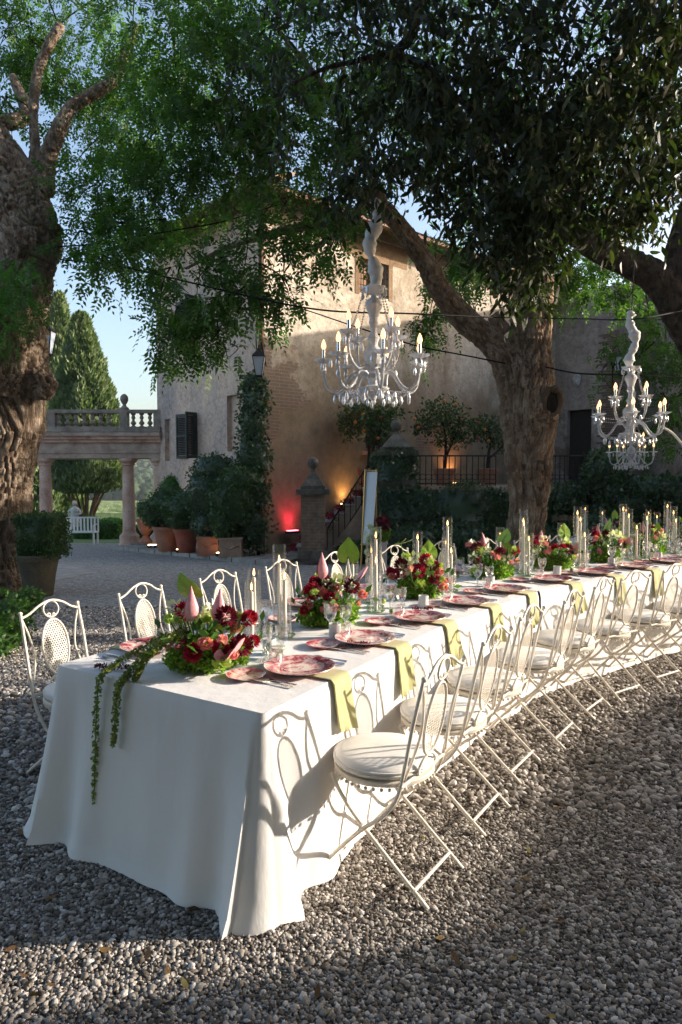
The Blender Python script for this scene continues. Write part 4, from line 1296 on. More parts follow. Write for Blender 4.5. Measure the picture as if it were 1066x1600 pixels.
MB().tube([e0 - dv * .01, e0 + dv * .022], .064, 14).build('sawn_end', MT['cutwood'], lt)
Lf = Leafy()
clL = [
    (270, 60, 10.0, 100, 90, 1.5, 700), (130, 60, 11.7, 110, 80, 1.0, 460), (330, 130, 9.6, 110, 100, 1.5, 700), (30, 40, 11.8, 70, 70, 1.0, 260), (215, 170, 11.4, 90, 80, 1.0, 480),
    (280, 230, 9.8, 110, 70, 1.3, 640), (160, 260, 11.5, 70, 60, 1.0, 260), (310, 290, 9.8, 50, 26, .9, 120), (220, 310, 10.2, 70, 46, 1.0, 330), (140, 320, 10.4, 46, 40, .8, 170),
    (190, 375, 10.0, 60, 34, .8, 220), (130, 380, 10.2, 30, 24, .5, 70), (250, 360, 9.8, 30, 20, .6, 40), (380, 220, 9.6, 50, 80, 1.0, 260), (390, 30, 9.6, 70, 60, 1.0, 240), (20, 190, 10.9, 40, 50, .7, 110), (70, 110, 11.6, 60, 60, .5, 190), (140, 190, 11.6, 60, 60, .5, 190), (30, 60, 11.6, 60, 50, .5, 170),
]
rngB = np.random.default_rng(6)
for (px, py, Y, rx, ry, dp, n) in clL:
    c = at(px, py, Y); k = Y / FPX
    sprays(Lf, c, (rx * k, dp, ry * k), int(n * 1.0), 0.5, 0.070, 0.24, 5, 0.02, rngB)
Lf.build('crown', MT['leaf_locust'], lt)
Lf = Leafy()
for (px, py, Y, rx, ry, dp, n) in ((10, 430, 9.4, 36, 60, .4, 150), (6, 500, 9.4, 40, 60, .4, 170), (28, 460, 9.3, 26, 40, .3, 70)):
    c = at(px, py, Y); k = Y / FPX
    sprays(Lf, c, (rx * k, dp, ry * k), n, 0.7, 0.05, 0.22, 6, 0.05, rngB)
Lf.build('low_shoots', MT['leaf_bright'], lt)
tw = MB()
for (px, py, Y, rx, ry, dp, n) in clL:
    for _ in range(4):
        a = at(px + rt.uniform(-rx, rx) * .6, py - ry * .8, Y + rt.uniform(-.5, .5)); b = at(px + rt.uniform(-rx, rx), py + ry * rt.uniform(.1, .9), Y + rt.uniform(-.5, .5))
        m = (a + b) / 2 + Vector((rt.uniform(-.15, .15), rt.uniform(-.2, .2), .08))
        tw.tube(catmull([a, m, b], 4), [.018, .015, .012, .01, .009, .008, .007, .006, .004], 4, cap=False)
tw.build('twigs', MT['bark_dark'], lt)['kind'] = 'stuff'

# ---- leaning tree at the right edge
rt_tree = thing('shade_tree', 'thick dark limb leaning in beside the second chandelier', 'tree', (0, 0, 0))
TYR = 9.4
paths = [
    ([(6.1, TYR, zg(TYR) - .3), (6.0, TYR, .8), (5.7, TYR, 2.0), at(1120, 590, TYR), at(1072, 500, TYR), at(1030, 440, TYR), at(985, 412, TYR), at(930, 388, TYR - .1), at(870, 340, TYR - .2), at(840, 250, TYR - .3)],
     [.50, .42, .36, .28, .24, .21, .18, .155, .11, .07]),
    ([at(1072, 500, TYR), at(1064, 400, TYR), at(1090, 300, TYR), at(1120, 160, TYR)], [.24, .2, .17, .12]),
]
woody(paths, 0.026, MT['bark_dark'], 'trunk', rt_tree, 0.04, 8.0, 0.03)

# ---- dark large-leaved canopy overhead, nearer to the camera
oak = thing('holm_oak', 'dark evergreen with drooping long leaves overhanging the chandeliers', 'tree', (0, 0, 0))
OY = 5.0
paths = [
    ([(8.4, -.6, -.3), (8.3, -.4, 2.2), (7.8, .4, 4.4), (6.2, 2.4, 5.6), at(1220, -120, OY), at(1060, 92, OY), at(1000, 98, OY), at(930, 130, OY), at(860, 175, OY), at(800, 235, OY)], [.36, .32, .28, .2, .12, .05, .04, .034, .025, .014]),
    ([at(1060, 92, OY), at(1000, 0, OY), at(900, -60, OY - .2)], [.05, .04, .03]),
    ([(7.8, .4, 4.4), (5.0, 4.0, 6.0), at(760, -80, 5.6), at(640, 60, 5.4), at(600, 86, 5.3), at(560, 92, 5.3)], [.2, .14, .06, .04, .03, .02]),
    ([at(600, 84, 5.3), at(660, 100, 5.2), at(700, 140, 5.1), at(760, 195, 5.1), at(805, 265, 5.0), at(830, 340, 4.9)], [.032, .03, .026, .02, .014, .008]),
    ([at(580, 90, 5.4), at(500, 110, 5.5), at(430, 150, 5.6), at(400, 190, 5.6)], [.024, .02, .013, .008]),
    ([at(1060, 92, OY), at(1010, 200, OY), at(960, 300, OY), at(940, 380, OY)], [.03, .022, .015, .008]),
]
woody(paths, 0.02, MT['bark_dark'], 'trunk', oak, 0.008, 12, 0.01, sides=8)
Lf = Leafy()
rngC = np.random.default_rng(8)
def hanging(cpx, cpy, Y, rx, ry, dp, n, leaf=0.10, tone=0.0):
    k = Y / FPX
    m = max(4, n // 14)                                  # twigs, each with a tuft of leaves
    u = rand_unit(m, rngC) * rngC.random((m, 1)) ** (1 / 3)
    tc = np.asarray(at(cpx, cpy, Y)) + u * np.array([rx * k, dp, ry * k])
    i = rngC.integers(0, m, n)
    p = tc[i] + rngC.normal(size=(n, 3)) * np.array([.055, .055, .08])
    d = unit(rngC.normal(size=(n, 3)) * np.array([.55, .55, .35]) + np.array([0, 0, -0.75]))
    l = leaf * (0.55 + 0.7 * rngC.random(n))
    V, F, r = leaves(p, d, rngC.normal(size=(n, 3)), l, l * .30, np.clip(0.42 + tone + rngC.normal(size=n) * .2, 0, 1), 0.15, True)
    Lf.add(V, F, r)
oakc = [
    (700, 60, 5.3, 170, 110, .9, 2700), (880, 80, 5.0, 170, 130, .9, 3300), (1030, 120, 5.0, 100, 150, .9, 2600), (560, 60, 5.5, 100, 80, .8, 1200), (600, 200, 5.4, 90, 90, .7, 1400),
    (720, 210, 5.3, 100, 90, .8, 1900), (840, 240, 5.0, 110, 90, .7, 2000), (960, 260, 5.0, 100, 100, .7, 2000), (1050, 300, 5.1, 50, 70, .6, 420), (640, 280, 5.4, 60, 50, .5, 500),
    (560, 290, 5.5, 44, 60, .5, 420), (520, 330, 5.5, 26, 40, .4, 170), (430, 170, 5.6, 60, 50, .5, 300), (370, 190, 5.7, 26, 40, .4, 110), (380, 110, 5.7, 40, 46, .4, 150), (460, 80, 5.6, 60, 60, .5, 330), (420, 240, 5.6, 36, 34, .4, 100),
    (790, 330, 4.95, 70, 50, .45, 800), (850, 340, 4.9, 80, 50, .45, 900), (820, 390, 4.9, 60, 46, .4, 620), (830, 440, 4.9, 46, 46, .35, 480), (760, 380, 5.0, 44, 30, .35, 260),
    (970, 350, 5.1, 44, 40, .4, 200), (690, 330, 5.3, 44, 34, .4, 240), (590, 345, 5.3, 20, 26, .3, 60),
]
for c in oakc: hanging(*c[:6], int(c[6] * (.45 if c[0] < 660 else .72)))
# the crown goes on above and beside the picture
for (x, y, z, rx, ry, rz_, n) in ((2.6, 5.2, 6.6, 2.2, 2.0, 1.0, 4200), (5.0, 4.4, 6.9, 2.0, 2.2, 1.3, 5200), (4.2, 3.2, 6.2, 1.4, 1.4, .9, 2500), (5.6, 5.8, 6.8, 1.6, 1.6, 1.2, 3000)):
    u = rand_unit(n, rngC) * rngC.random((n, 1)) ** (1 / 3)
    p = np.array([x, y, z]) + u * np.array([rx, ry, rz_])
    d = unit(rngC.normal(size=(n, 3)) * .6 + np.array([0, 0, -.7]))
    V, F, r = leaves(p, d, rngC.normal(size=(n, 3)), .15, .055, np.clip(.4 + rngC.normal(size=n) * .2, 0, 1), .15, True)
    Lf.add(V, F, r)
for (x, y, z, rx, ry, rz_, n) in ((1.0, .2, 7.4, 3.4, 2.6, .9, 3000), (5.0, -.4, 7.6, 2.6, 2.6, .9, 2400), (-3.5, -.5, 7.8, 2.4, 2.4, .8, 1500)):  # unseen leaves overhead, added to dim the sky light on the foreground
    u = rand_unit(n, rngC) * rngC.random((n, 1)) ** (1 / 3)
    d = unit(rngC.normal(size=(n, 3)) * .6 + np.array([0, 0, -.5]))
    V, F, r = leaves(np.array([x, y, z]) + u * np.array([rx, ry, rz_]), d, rngC.normal(size=(n, 3)), .30, .13, np.clip(.4 + rngC.normal(size=n) * .2, 0, 1), .15, True)
    Lf.add(V, F, r)
Lf.build('crown', MT['leaf_oak'], oak)

# ---- unseen evergreens set along the sunny side to shade the canopy and gravel
def round_tree(x, y, zlo, zhi, rx, ry, n, leaf, label):
    t = thing('unseen_evergreen', label, 'tree', (x, y, 0))
    MB().tube([(0, 0, -.3), (.05, 0, zlo * .6), (0, .1, zlo + .6)], [.3, .24, .18], 10).build('trunk', MT['bark_dark'], t, 180)
    L2 = Leafy()
    rg = np.random.default_rng(int(abs(x * 10 + y * 3)))
    c = (0, 0, (zlo + zhi) / 2); rad = (rx, ry, (zhi - zlo) / 2)
    p, nn = ellipsoid_pts(c, rad, n, .35, .12, 2.0, x, rg)
    shell_leaves(L2, p, nn, leaf, rg)
    L2.build('crown', MT['leaf_oak'], t)
    core(c, rad, MT['leaf_oak'], 'dark_core', t, .82, .12, 2.0, x)
    return t
round_tree(10.6, 8.4, 6.1, 12, 2.6, 3.4, 4500, .34, 'unseen round evergreen beyond the sunny edge of the court, placed for its shade')
round_tree(10.0, 1.0, 5.4, 11.0, 2.6, 3.0, 3500, .34, 'unseen broad evergreen beside the hedge at the court edge, placed for its shade')
def profile_hedge():
    """unseen hedge, its top shaped to cast the shadow edge on the gravel"""
    t = thing('unseen_hedge', 'unseen laurel hedge at the court edge, its top shaped for its shadow', 'hedge', (9.6, 0, 0))
    ys = [-7, -2, 3.26, 3.42, 3.58, 4.2, 5.1, 5.85, 6.3, 6.9]
    zs = [4.6, 4.6, 4.5, 3.15, 2.82, 2.72, 2.52, 2.25, 1.2, .2]
    mb = MB()
    yy = np.linspace(-7, 6.9, 90)
    V = []
    for y in yy:
        z = interp(ys, zs, y) + .06 * mnoise.noise(Vector((y * 3, 0, 0))) - .05
        V += [(-.2, y, -.1), (-.17, y, z), (.17, y, z), (.2, y, -.1)]
    F = []
    for i in range(len(yy) - 1):
        for j in range(3): F.append((i * 4 + j, i * 4 + j + 1, i * 4 + 5 + j, i * 4 + 4 + j))
    F.append((0, 3, 2, 1))
    me = raw_mesh('dark_core', np.array(V), np.array(F[:-1]), MT['leaf_ivy'], RNG.random(len(V)) * .3)  # solid dark body inside the hedge, added to block light
    obj('dark_core', me, t)
    n = 9000
    y = RNG.uniform(-7, 6.85, n); top = np.interp(y, ys, zs)
    zz = RNG.random(n) * top; sgn = np.where(RNG.random(n) < .5, -1, 1)
    P = np.column_stack([sgn * .2, y, zz - .05]); Nn = np.column_stack([sgn, 0 * y, 0 * y])
    m = RNG.random(n) < .3
    P[m, 0] = RNG.uniform(-.2, .2, m.sum()); P[m, 2] = top[m] - .08; Nn[m] = (0, 0, 1)
    L2 = Leafy(); shell_leaves(L2, P, Nn, .09); L2.build('foliage', MT['leaf_ivy'], t)
profile_hedge()
# unseen trees added behind the camera to block sky light
round_tree(-5.0, -6.5, 1.0, 11.5, 3.4, 3.0, 2200, .45, 'unseen evergreen between two others behind the camera, added to block sky')
round_tree(-8.0, -3.0, 1.2, 11.5, 3.6, 3.2, 2500, .45, 'unseen evergreen behind the camera on the garden side, added to block sky')
round_tree(-1.5, -6.0, 1.2, 12.0, 3.8, 3.0, 2500, .45, 'large unseen evergreen straight behind the camera, added to block sky')
round_tree(4.5, -5.5, 1.2, 12.0, 3.8, 3.0, 2500, .45, 'large unseen evergreen behind the camera towards the hedge, added to block sky')

# ------------------------------------------------------------------ shrubs, hedges, ivy
def pot(kind, mat, loc, r, h, parent):
    if kind == 'round':
        prof = [(r * .62, 0), (r * .66, .02), (r * .80, h * .5), (r * .95, h * .86), (r * 1.04, h * .87), (r * 1.06, h * .97), (r * 1.0, h), (r * .9, h), (r * .88, h * .9), (.001, h * .88)]
        return MB().lathe(prof, 24, loc).build('pot', mat, parent, 40)
    if kind == 'urn':
        prof = [(r * .7, 0), (r * .72, .04), (r * .4, h * .22), (r * .28, h * .30), (r * .45, h * .36), (r * .78, h * .58), (r * .9, h * .84), (r * 1.05, h * .93), (r * 1.05, h), (r * .9, h), (.001, h * .95)]
        return MB().lathe(prof, 20, loc).build('pot', mat, parent, 40)
    m = MB()
    m.box((loc[0], loc[1], loc[2] + h * .46), (2 * r * .94, 2 * r * .94, h * .92)); 
    o = m.build('pot', mat, parent)
    MB().box((loc[0], loc[1], loc[2] + h * .955), (2 * r * 1.04, 2 * r * 1.04, h * .09)).build('rim', mat, o)
    MB().box((loc[0], loc[1], loc[2] + .03), (2 * r * 1.0, 2 * r * 1.0, .06)).build('plinth', mat, o)
    g = MB()
    for a in range(6):
        g.tube([(loc[0] - r * .7 + a * r * .28, loc[1] - r * .96, loc[2] + h * (.55 + .1 * math.cos(a * PI / 2.5))), (loc[0] - r * .7 + (a + 1) * r * .28, loc[1] - r * .96, loc[2] + h * (.55 + .1 * math.cos((a + 1) * PI / 2.5)))], .02, 5)
    g.build('garland', mat, o)
    return o

def shrub(name, label, loc, parts, mat, leaf, potspec=None, stem=None, seed=0, cat='plant', group=None, dens=1.0):
    """parts: [(centre rel, radii, count)]"""
    t = thing(name, label, cat, loc, group=group)
    rg = np.random.default_rng(100 + seed)
    L2 = Leafy()
    for k, (c, rad, n) in enumerate(parts):
        p, nn = ellipsoid_pts(c, rad, int(n * dens), .3, .13, 2.2, seed + k, rg)
        shell_leaves(L2, p, nn, leaf, rg)
        core(c, rad, mat, 'dark_core', t, .84, .13, 2.2, seed + k)
    L2.build('foliage', mat, t)
    if potspec: pot(potspec[0], potspec[1], (0, 0, 0), potspec[2], potspec[3], t)
    if stem:
        mb = MB()
        for s in stem: mb.tube(catmull(s[0], 4), s[1], 6)
        mb.build('stem', MT['bark_dark'], t, 180)
    return t
def gp(px, py, Y):
    p = at(px, py, Y); return (p.x, p.y, zg(Y) + .1)
m_ = lambda px, Y: px * Y / FPX
# potted shrubs along the villa's shaded side
Y = 17.6; k = Y / FPX
shrub('potted_shrub', 'round-clipped shrub in a big red terracotta pot', gp(292, 858, Y), [((0, 0, 1.15), (.62, .6, .5), 1500), ((-.1, -.1, .85), (.4, .4, .3), 500)], MT['leaf_box'], .07, ('round', MT['terracotta_red'], .33, .62), [([(0, 0, .5), (0, 0, 1)], [.04, .03, .03, .02, .02])], 1)
Y = 18.2
shrub('potted_shrub', 'wide clipped shrub in a pale terracotta pot beside the red pot', gp(262, 858, Y), [((0.05, 0, 1.22), (.66, .6, .52), 1500), ((-.35, 0, 1.0), (.35, .4, .4), 600)], MT['leaf_box'], .07, ('round', MT['terracotta'], .38, .66), [([(0, 0, .5), (0, 0, 1)], [.05, .04, .03, .02, .02])], 2)
Y = 20.2
shrub('potted_shrub', 'small ball topiary in a footed terracotta urn under the portico', (gp(228, 843, Y)[0], Y, zg(Y) + .22), [((0, 0, .98), (.30, .3, .30), 800)], MT['leaf_box'], .045, ('urn', MT['terracotta'], .27, .70), None, 3)
Y = 16.7
shrub('potted_shrub', 'tall rounded evergreen shrub in the square planter nearer the red pot', gp(328, 862, Y), [((0, .2, 1.5), (.62, .5, .85), 2200), ((.1, .2, 2.05), (.55, .45, .45), 1000), ((-.1, .1, .75), (.38, .35, .4), 700)], MT['leaf_ivy'], .075, ('square', MT['terracotta'], .27, .46), [([(0, 0, .3), (0, .1, 1)], [.04, .03, .03, .02, .02])], 4)
Y = 16.1
shrub('potted_shrub', 'tall loose evergreen with yellowing leaves in the pale square planter', gp(362, 866, Y), [((0, .15, 1.25), (.55, .45, .75), 2000), ((.15, .2, 1.75), (.5, .4, .45), 900), ((-.15, 0, .7), (.3, .3, .3), 500)], MT['leaf_box'], .085, ('square', MT['terracotta_pale'], .27, .46), [([(0, 0, .3), (0, .1, 1)], [.04, .03, .03, .02, .02])], 5)
Y = 20.4
shrub('clipped_shrub', 'bright green clipped shrub rising behind the potted row', gp(270, 800, Y), [((0, 0, 1.65), (.42, .4, .5), 1100), ((0, 0, .9), (.4, .4, .6), 600)], MT['leaf_bright'], .06, None, [([(0, 0, -.2), (0, 0, 1)], [.04] * 5)], 6)

# ivy climbing the villa corner
iv = thing('climbing_ivy', 'glossy ivy column climbing the villa corner below the lantern', 'ivy', (0, 0, 0))
L2 = Leafy(); rg = np.random.default_rng(77)
stems = MB()
for (px, py, Y, rx, ry, dp, n) in ((396, 600, 16.6, 20, 22, .2, 380), (398, 625, 16.6, 26, 36, .24, 620), (394, 660, 16.6, 24, 40, .25, 700), (396, 715, 16.6, 30, 44, .28, 900), (392, 770, 16.5, 34, 46, .32, 1100), (388, 825, 16.4, 36, 42, .36, 1100), (362, 760, 16.6, 22, 36, .3, 500), (366, 510, 16.7, 12, 14, .1, 60), (350, 800, 16.5, 24, 40, .3, 500)):
    c = at(px, py, Y); kk = Y / FPX
    p, nn = ellipsoid_pts(c, (rx * kk, dp, ry * kk), n, .4, .2, 2.5, px, rg)
    shell_leaves(L2, p, nn, .085, rg, hang=.6, width=.75)
    core(c, (rx * kk, dp, ry * kk), MT['leaf_ivy'], 'dark_core', iv, .7, .2, 2.5, px)
L2.build('foliage', MT['leaf_ivy'], iv)
a = at(404, 868, 16.6)
stems.tube([a, at(400, 760, 16.7), at(404, 640, 16.75), at(400, 520, 16.75)], [.05, .04, .03, .015], 6).build('stem', MT['bark_dark'], iv, 180)

# ivy and shrubs over the terrace wall
def ivy_box(name, label, c, size, n, leaf, mat=MT['leaf_ivy'], seed=0, lumps=.10, cat='ivy'):
    t = thing(name, label, cat, c)
    rg = np.random.default_rng(300 + seed)
    L2 = Leafy()
    p, nn = box_pts((0, 0, 0), size, n, 0, rg, lumps, seed=seed)
    shell_leaves(L2, p, nn, leaf, rg, hang=.45, width=.75)
    L2.build('foliage', mat, t)
    mb = MB(); mb.box((0, 0, -.03), (size[0] - .12, size[1] - .12, size[2] - .06))
    me = raw_mesh('dark_core', np.array(mb.v), np.array(mb.f), mat, np.random.default_rng(1).random(8) * .3)  # darker solid box behind the leaves, added to stop light passing
    obj('dark_core', me, t)
    return t
cB = pierB.location
ivy_box('ivy', 'dense ivy wrapping the terrace corner pillar', (cB.x, 15.75, (TZ - .5 + at(619, 712, 15.75).z) / 2 - .1), (.95, .92, at(619, 712, 15.75).z - TZ + .9), 3200, .075, seed=1)
zt = TZ + .06; zb = zg(TY) - .1
ivy_box('ivy', 'ivy blanket hanging over the terrace wall between pillar and big tree', ((tx0 + 4.0) / 2 + .05, TY - .1, (zt + zb) / 2), (4.0 - tx0, .5, zt - zb), 7000, .08, seed=2)
xr1 = 11.0
ivy_box('ivy', 'ivy blanket over the terrace wall beyond the big tree', ((4.1 + 4.75) / 2, TY - .1, (zt + zb) / 2), (.68, .5, zt - zb), 1500, .08, seed=3)
ivy_box('ivy', 'ivy over the terrace wall below the second chandelier', ((5.55 + 8.6) / 2, TY - .1, (zt + zb) / 2 + .02), (3.05, .5, zt - zb + .06), 4500, .08, seed=4)
ivy_box('ivy', 'ivy topping the blind brick arch', ((4.8 + 5.52) / 2, TY - .1, zt - .3), (.72, .48, .62), 1100, .08, seed=14)
mk_sh = lambda px, py, Y, rx, ry, d, n: ((at(px, py, Y).x, Y, at(px, py, Y).z), (rx * Y / FPX, d, ry * Y / FPX), n)
def bush(name, label, blobs, mat, leaf, seed):
    t = thing(name, label, 'shrub', (blobs[0][0][0], blobs[0][0][1], zg(blobs[0][0][1])))
    rg = np.random.default_rng(400 + seed); L2 = Leafy()
    o = np.array([t.location.x, t.location.y, t.location.z])
    for i, (c, rad, n) in enumerate(blobs):
        cc = np.array(c) - o
        p, nn = ellipsoid_pts(cc, rad, n, .35, .18, 2.4, seed + i, rg)
        shell_leaves(L2, p, nn, leaf, rg, hang=.35)
        core(cc, rad, mat, 'dark_core', t, .78, .18, 2.4, seed + i)
    L2.build('foliage', mat, t)
    MB().tube([(0, 0, -.1), (0, 0, .5)], .03, 6).build('stem', MT['bark_dark'], t)
    return t
bush('shrub', 'dark shrubs massed at the foot of the terrace behind the easel', [mk_sh(640, 850, 15.0, 70, 32, .4, 1600), mk_sh(560, 862, 15.2, 34, 16, .3, 600), mk_sh(720, 850, 15.0, 60, 32, .4, 1400)], MT['leaf_ivy'], .10, 1)
bush('shrub', 'tall dark shrub beside the iron railing right of the doorway', [mk_sh(945, 740, 15.3, 34, 44, .5, 1500), mk_sh(965, 775, 15.2, 40, 36, .5, 1300)], MT['leaf_ivy'], .10, 2)
bush('shrub', 'broad leafy shrub under the second chandelier', [mk_sh(1030, 770, 14.8, 50, 30, .5, 1600), mk_sh(990, 790, 14.9, 40, 30, .5, 1200), mk_sh(1080, 780, 14.6, 50, 36, .5, 1200)], MT['leaf_ivy'], .10, 3)
bush('shrub', 'low dark shrubs behind the far candles', [mk_sh(940, 830, 14.6, 60, 28, .4, 1300), mk_sh(1040, 835, 14.4, 60, 30, .4, 1400), mk_sh(850, 845, 14.8, 50, 24, .4, 1000)], MT['leaf_ivy'], .10, 4)

# citrus trees on the terrace
def citrus(label, px, Y, blobs, potz, seed, fruit=True):
    x = at(px, 700, Y).x
    t = thing('citrus_tree', label, 'tree', (x, Y, TZ))
    rg = np.random.default_rng(500 + seed); L2 = Leafy(); o = np.array([x, Y, TZ])
    for i, (bx, by, rx, ry, n) in enumerate(blobs):
        c = np.array(at(bx, by, Y)) - o; rad = (rx * Y / FPX, rx * Y / FPX * .8, ry * Y / FPX)
        p, nn = ellipsoid_pts(c, rad, n, .75, .2, 2.4, seed + i, rg)
        shell_leaves(L2, p, nn, .11, rg, hang=.4, width=.5)
    L2.build('crown', MT['leaf_box'], t)
    pot('round', MT['terracotta'], (0, 0, 0), .3, .5, t)
    c0 = Vector(at(blobs[0][0], blobs[0][1], Y)) - Vector(o)
    MB().tube(catmull([(0, 0, .4), (.03, 0, .9), (c0.x * .5 + .05, 0, c0.z * .75), c0], 4), list(np.linspace(.05, .02, 13)), 7).build('trunk', MT['bark_dark'], t, 180)
    MB().tube(catmull([(.02, 0, .75), (c0.x + .35, 0, c0.z * .7), (c0.x + .5, 0, c0.z)], 4), list(np.linspace(.03, .012, 9)), 6).build('branch', MT['bark_dark'], t, 180)
    for i in range(7):
        b = blobs[i % len(blobs)]
        c = Vector(at(b[0] + rg.uniform(-1, 1) * b[2] * .8, b[1] + rg.uniform(-.8, .9) * b[3], Y)) - Vector(o) + Vector((0, -b[2] * Y / FPX * .6, 0))
        MB().ball(c, .045, 8, 6).build('fruit', MT['terracotta_red'] if i % 2 else MT['gold_fruit'], t, 180)
MT['gold_fruit'] = simple('orange_fruit', (0.55, 0.17, 0.02), (0.62, 0.25, 0.03), .45, 20)
citrus('spreading citrus tree in a pot behind the terrace railing', 695, 18.6, [(690, 650, 40, 30, 900), (725, 670, 28, 22, 450), (660, 665, 18, 16, 200), (700, 685, 30, 16, 300)], 0, 1)
citrus('dense citrus bush in front of the low barred window', 575, 18.2, [(570, 650, 42, 26, 1000), (545, 665, 20, 22, 300), (590, 675, 34, 20, 600), (605, 650, 26, 22, 400)], 0, 2)
citrus('citrus tree half hidden by the big trunk', 762, 18.9, [(765, 670, 26, 24, 500), (750, 665, 16, 14, 160), (780, 690, 20, 20, 200)], 0, 3)

# box hedge in a round tub beside the tree at the picture edge
Y = 9.7
p = at(62, 952, Y)
t = thing('potted_hedge', 'clipped box hedge block growing in a mossy stone tub', 'plant', (p.x, Y, zg(Y)))
MT['tub'] = stonemat('mossy_tub', (0.055, 0.05, 0.04), (0.10, 0.085, 0.06), (0.13, 0.10, 0.07), 3, (0.07, 0.085, 0.03))
pot('round', MT['tub'], (0, 0, 0), .29, .60, t)
Hh = at(72, 808, Y).z - zg(Y) - .5
rg = np.random.default_rng(31); L2 = Leafy()
p_, nn = box_pts((.04, .05, .55 + Hh / 2), (.56, .6, Hh), 3200, 0, rg, .05)
shell_leaves(L2, p_, nn, .045, rg); L2.build('foliage', MT['leaf_box'], t)
mb = MB().box((.04, .05, .55 + Hh / 2), (.48, .52, Hh - .08)); obj('dark_core', raw_mesh('dark_core', np.array(mb.v), np.array(mb.f), MT['leaf_box'], np.zeros(8) + .1), t)  # solid dark block inside the foliage, added to block light
# lime-green shrub low at the left edge
bush('shrub', 'fresh green low shrub at the foot of the gnarled tree', [mk_sh(6, 965, 6.3, 46, 38, .3, 1300), mk_sh(44, 938, 6.6, 20, 18, .2, 350), mk_sh(-20, 1000, 6.0, 50, 26, .3, 700)], MT['leaf_fresh'], .045, 9)

# cypresses and garden beyond the portico
def cypress(label, px, Y, top, bot, wpx, seed, n=9000, widest=.75):
    x = at(px, 700, Y).x
    zt_, zb_ = at(px, top, Y).z, at(px, bot, Y).z
    t = thing('cypress_tree', label, 'tree', (x, Y, zg(Y)))
    rg = np.random.default_rng(600 + seed)
    u = rg.random(n) ** .85; a = rg.random(n) * 2 * PI
    prof = np.interp(u, [0, .08, .3, .6, 1 - .02, 1], [.75, .95, 1.0, widest, .14, .02])
    lm = np.array([mnoise.noise(Vector((math.cos(q) * 2, math.sin(q) * 2, v * 9 + seed))) for q, v in zip(a, u)])
    rr = wpx * Y / FPX / 2 * prof * (1 + .28 * lm) * (1 - .2 * rg.random(n) ** 2)
    P = np.column_stack([np.cos(a) * rr, np.sin(a) * rr, zb_ - zg(Y) + u * (zt_ - zb_)])
    Nn = np.column_stack([np.cos(a), np.sin(a), 0 * a + .6])
    L2 = Leafy()
    d = unit(Nn * .5 + rg.normal(size=(n, 3)) * .35 + np.array([0, 0, .9]))
    l = .30 * (.6 + .7 * rg.random(n)) * Y / 34
    V, F, r = leaves(P, d, rg.normal(size=(n, 3)), l, l * .42, np.clip(.45 + .5 * lm + rg.normal(size=n) * .15, 0, 1))
    L2.add(V, F, r); L2.build('crown', MT['leaf_cypress'], t)
    pr = [(wpx * Y / FPX / 2 * .86 * interp([0, .08, .3, .6, .98, 1], [.7, .95, 1.0, widest, .14, .02], v), zb_ - zg(Y) + v * (zt_ - zb_)) for v in np.linspace(0, 1, 20)]
    mb = MB().lathe(pr, 20); 
    V = np.array(mb.v); V = V * (1 + .0 * V)
    mb.v = [tuple(q) for q in V]
    m2 = mb.mesh('dark_core', MT['leaf_cypress'], 180); obj('dark_core', m2, t)  # solid dark body filling the crown so no light passes
    return t, zb_ - zg(Y), wpx * Y / FPX / 2
cypress('slender tall cypress behind the other cypress beyond the portico', 98, 44, 462, 800, 78, 1, 9000, .85)
t, zb_, rad = cypress('broad cypress with bare spreading stems seen through the portico', 132, 33, 494, 770, 112, 2, 13000, .72)
tr = MB()
for i in range(13):
    a = i * 2.4
    tr.tube(catmull([(math.cos(a) * .16, math.sin(a) * .16, -.2), (math.cos(a) * .4, math.sin(a) * .3, zb_ * .45), (math.cos(a) * 1.1, math.sin(a) * .9, zb_ + .5)], 4), list(np.linspace(.10, .035, 9)), 6)
tr.build('trunk', MT['bark_main'], t, 180)
cypress('dark cypress hidden behind the gnarled trunk', 62, 38, 560, 830, 60, 3, 5000)
def hedge_box(label, px0, px1, top, Y, depth, seed, mat=MT['leaf_bright'], leaf=.08, n=2200):
    x0, x1 = at(px0, 800, Y).x, at(px1, 800, Y).x
    zt_ = at(px0, top, Y).z; g = zg(Y)
    return ivy_box('clipped_hedge', label, ((x0 + x1) / 2, Y, (zt_ + g) / 2), (x1 - x0, depth, zt_ - g), n, leaf, mat, seed, .05, 'hedge')
hedge_box('clipped hedge block just left of the middle portico column', 152, 191, 813, 27, 1.2, 21)
hedge_box('clipped hedge block beyond the middle portico column', 196, 250, 822, 28, 1.0, 22)
hedge_box('low clipped hedge block below the round topiary', 122, 150, 826, 27, 1.0, 23)
bush('topiary', 'round clipped topiary above the hedge beyond the portico', [mk_sh(140, 818, 27.3, 15, 12, .38, 900)], MT['leaf_bright'], .07, 24)
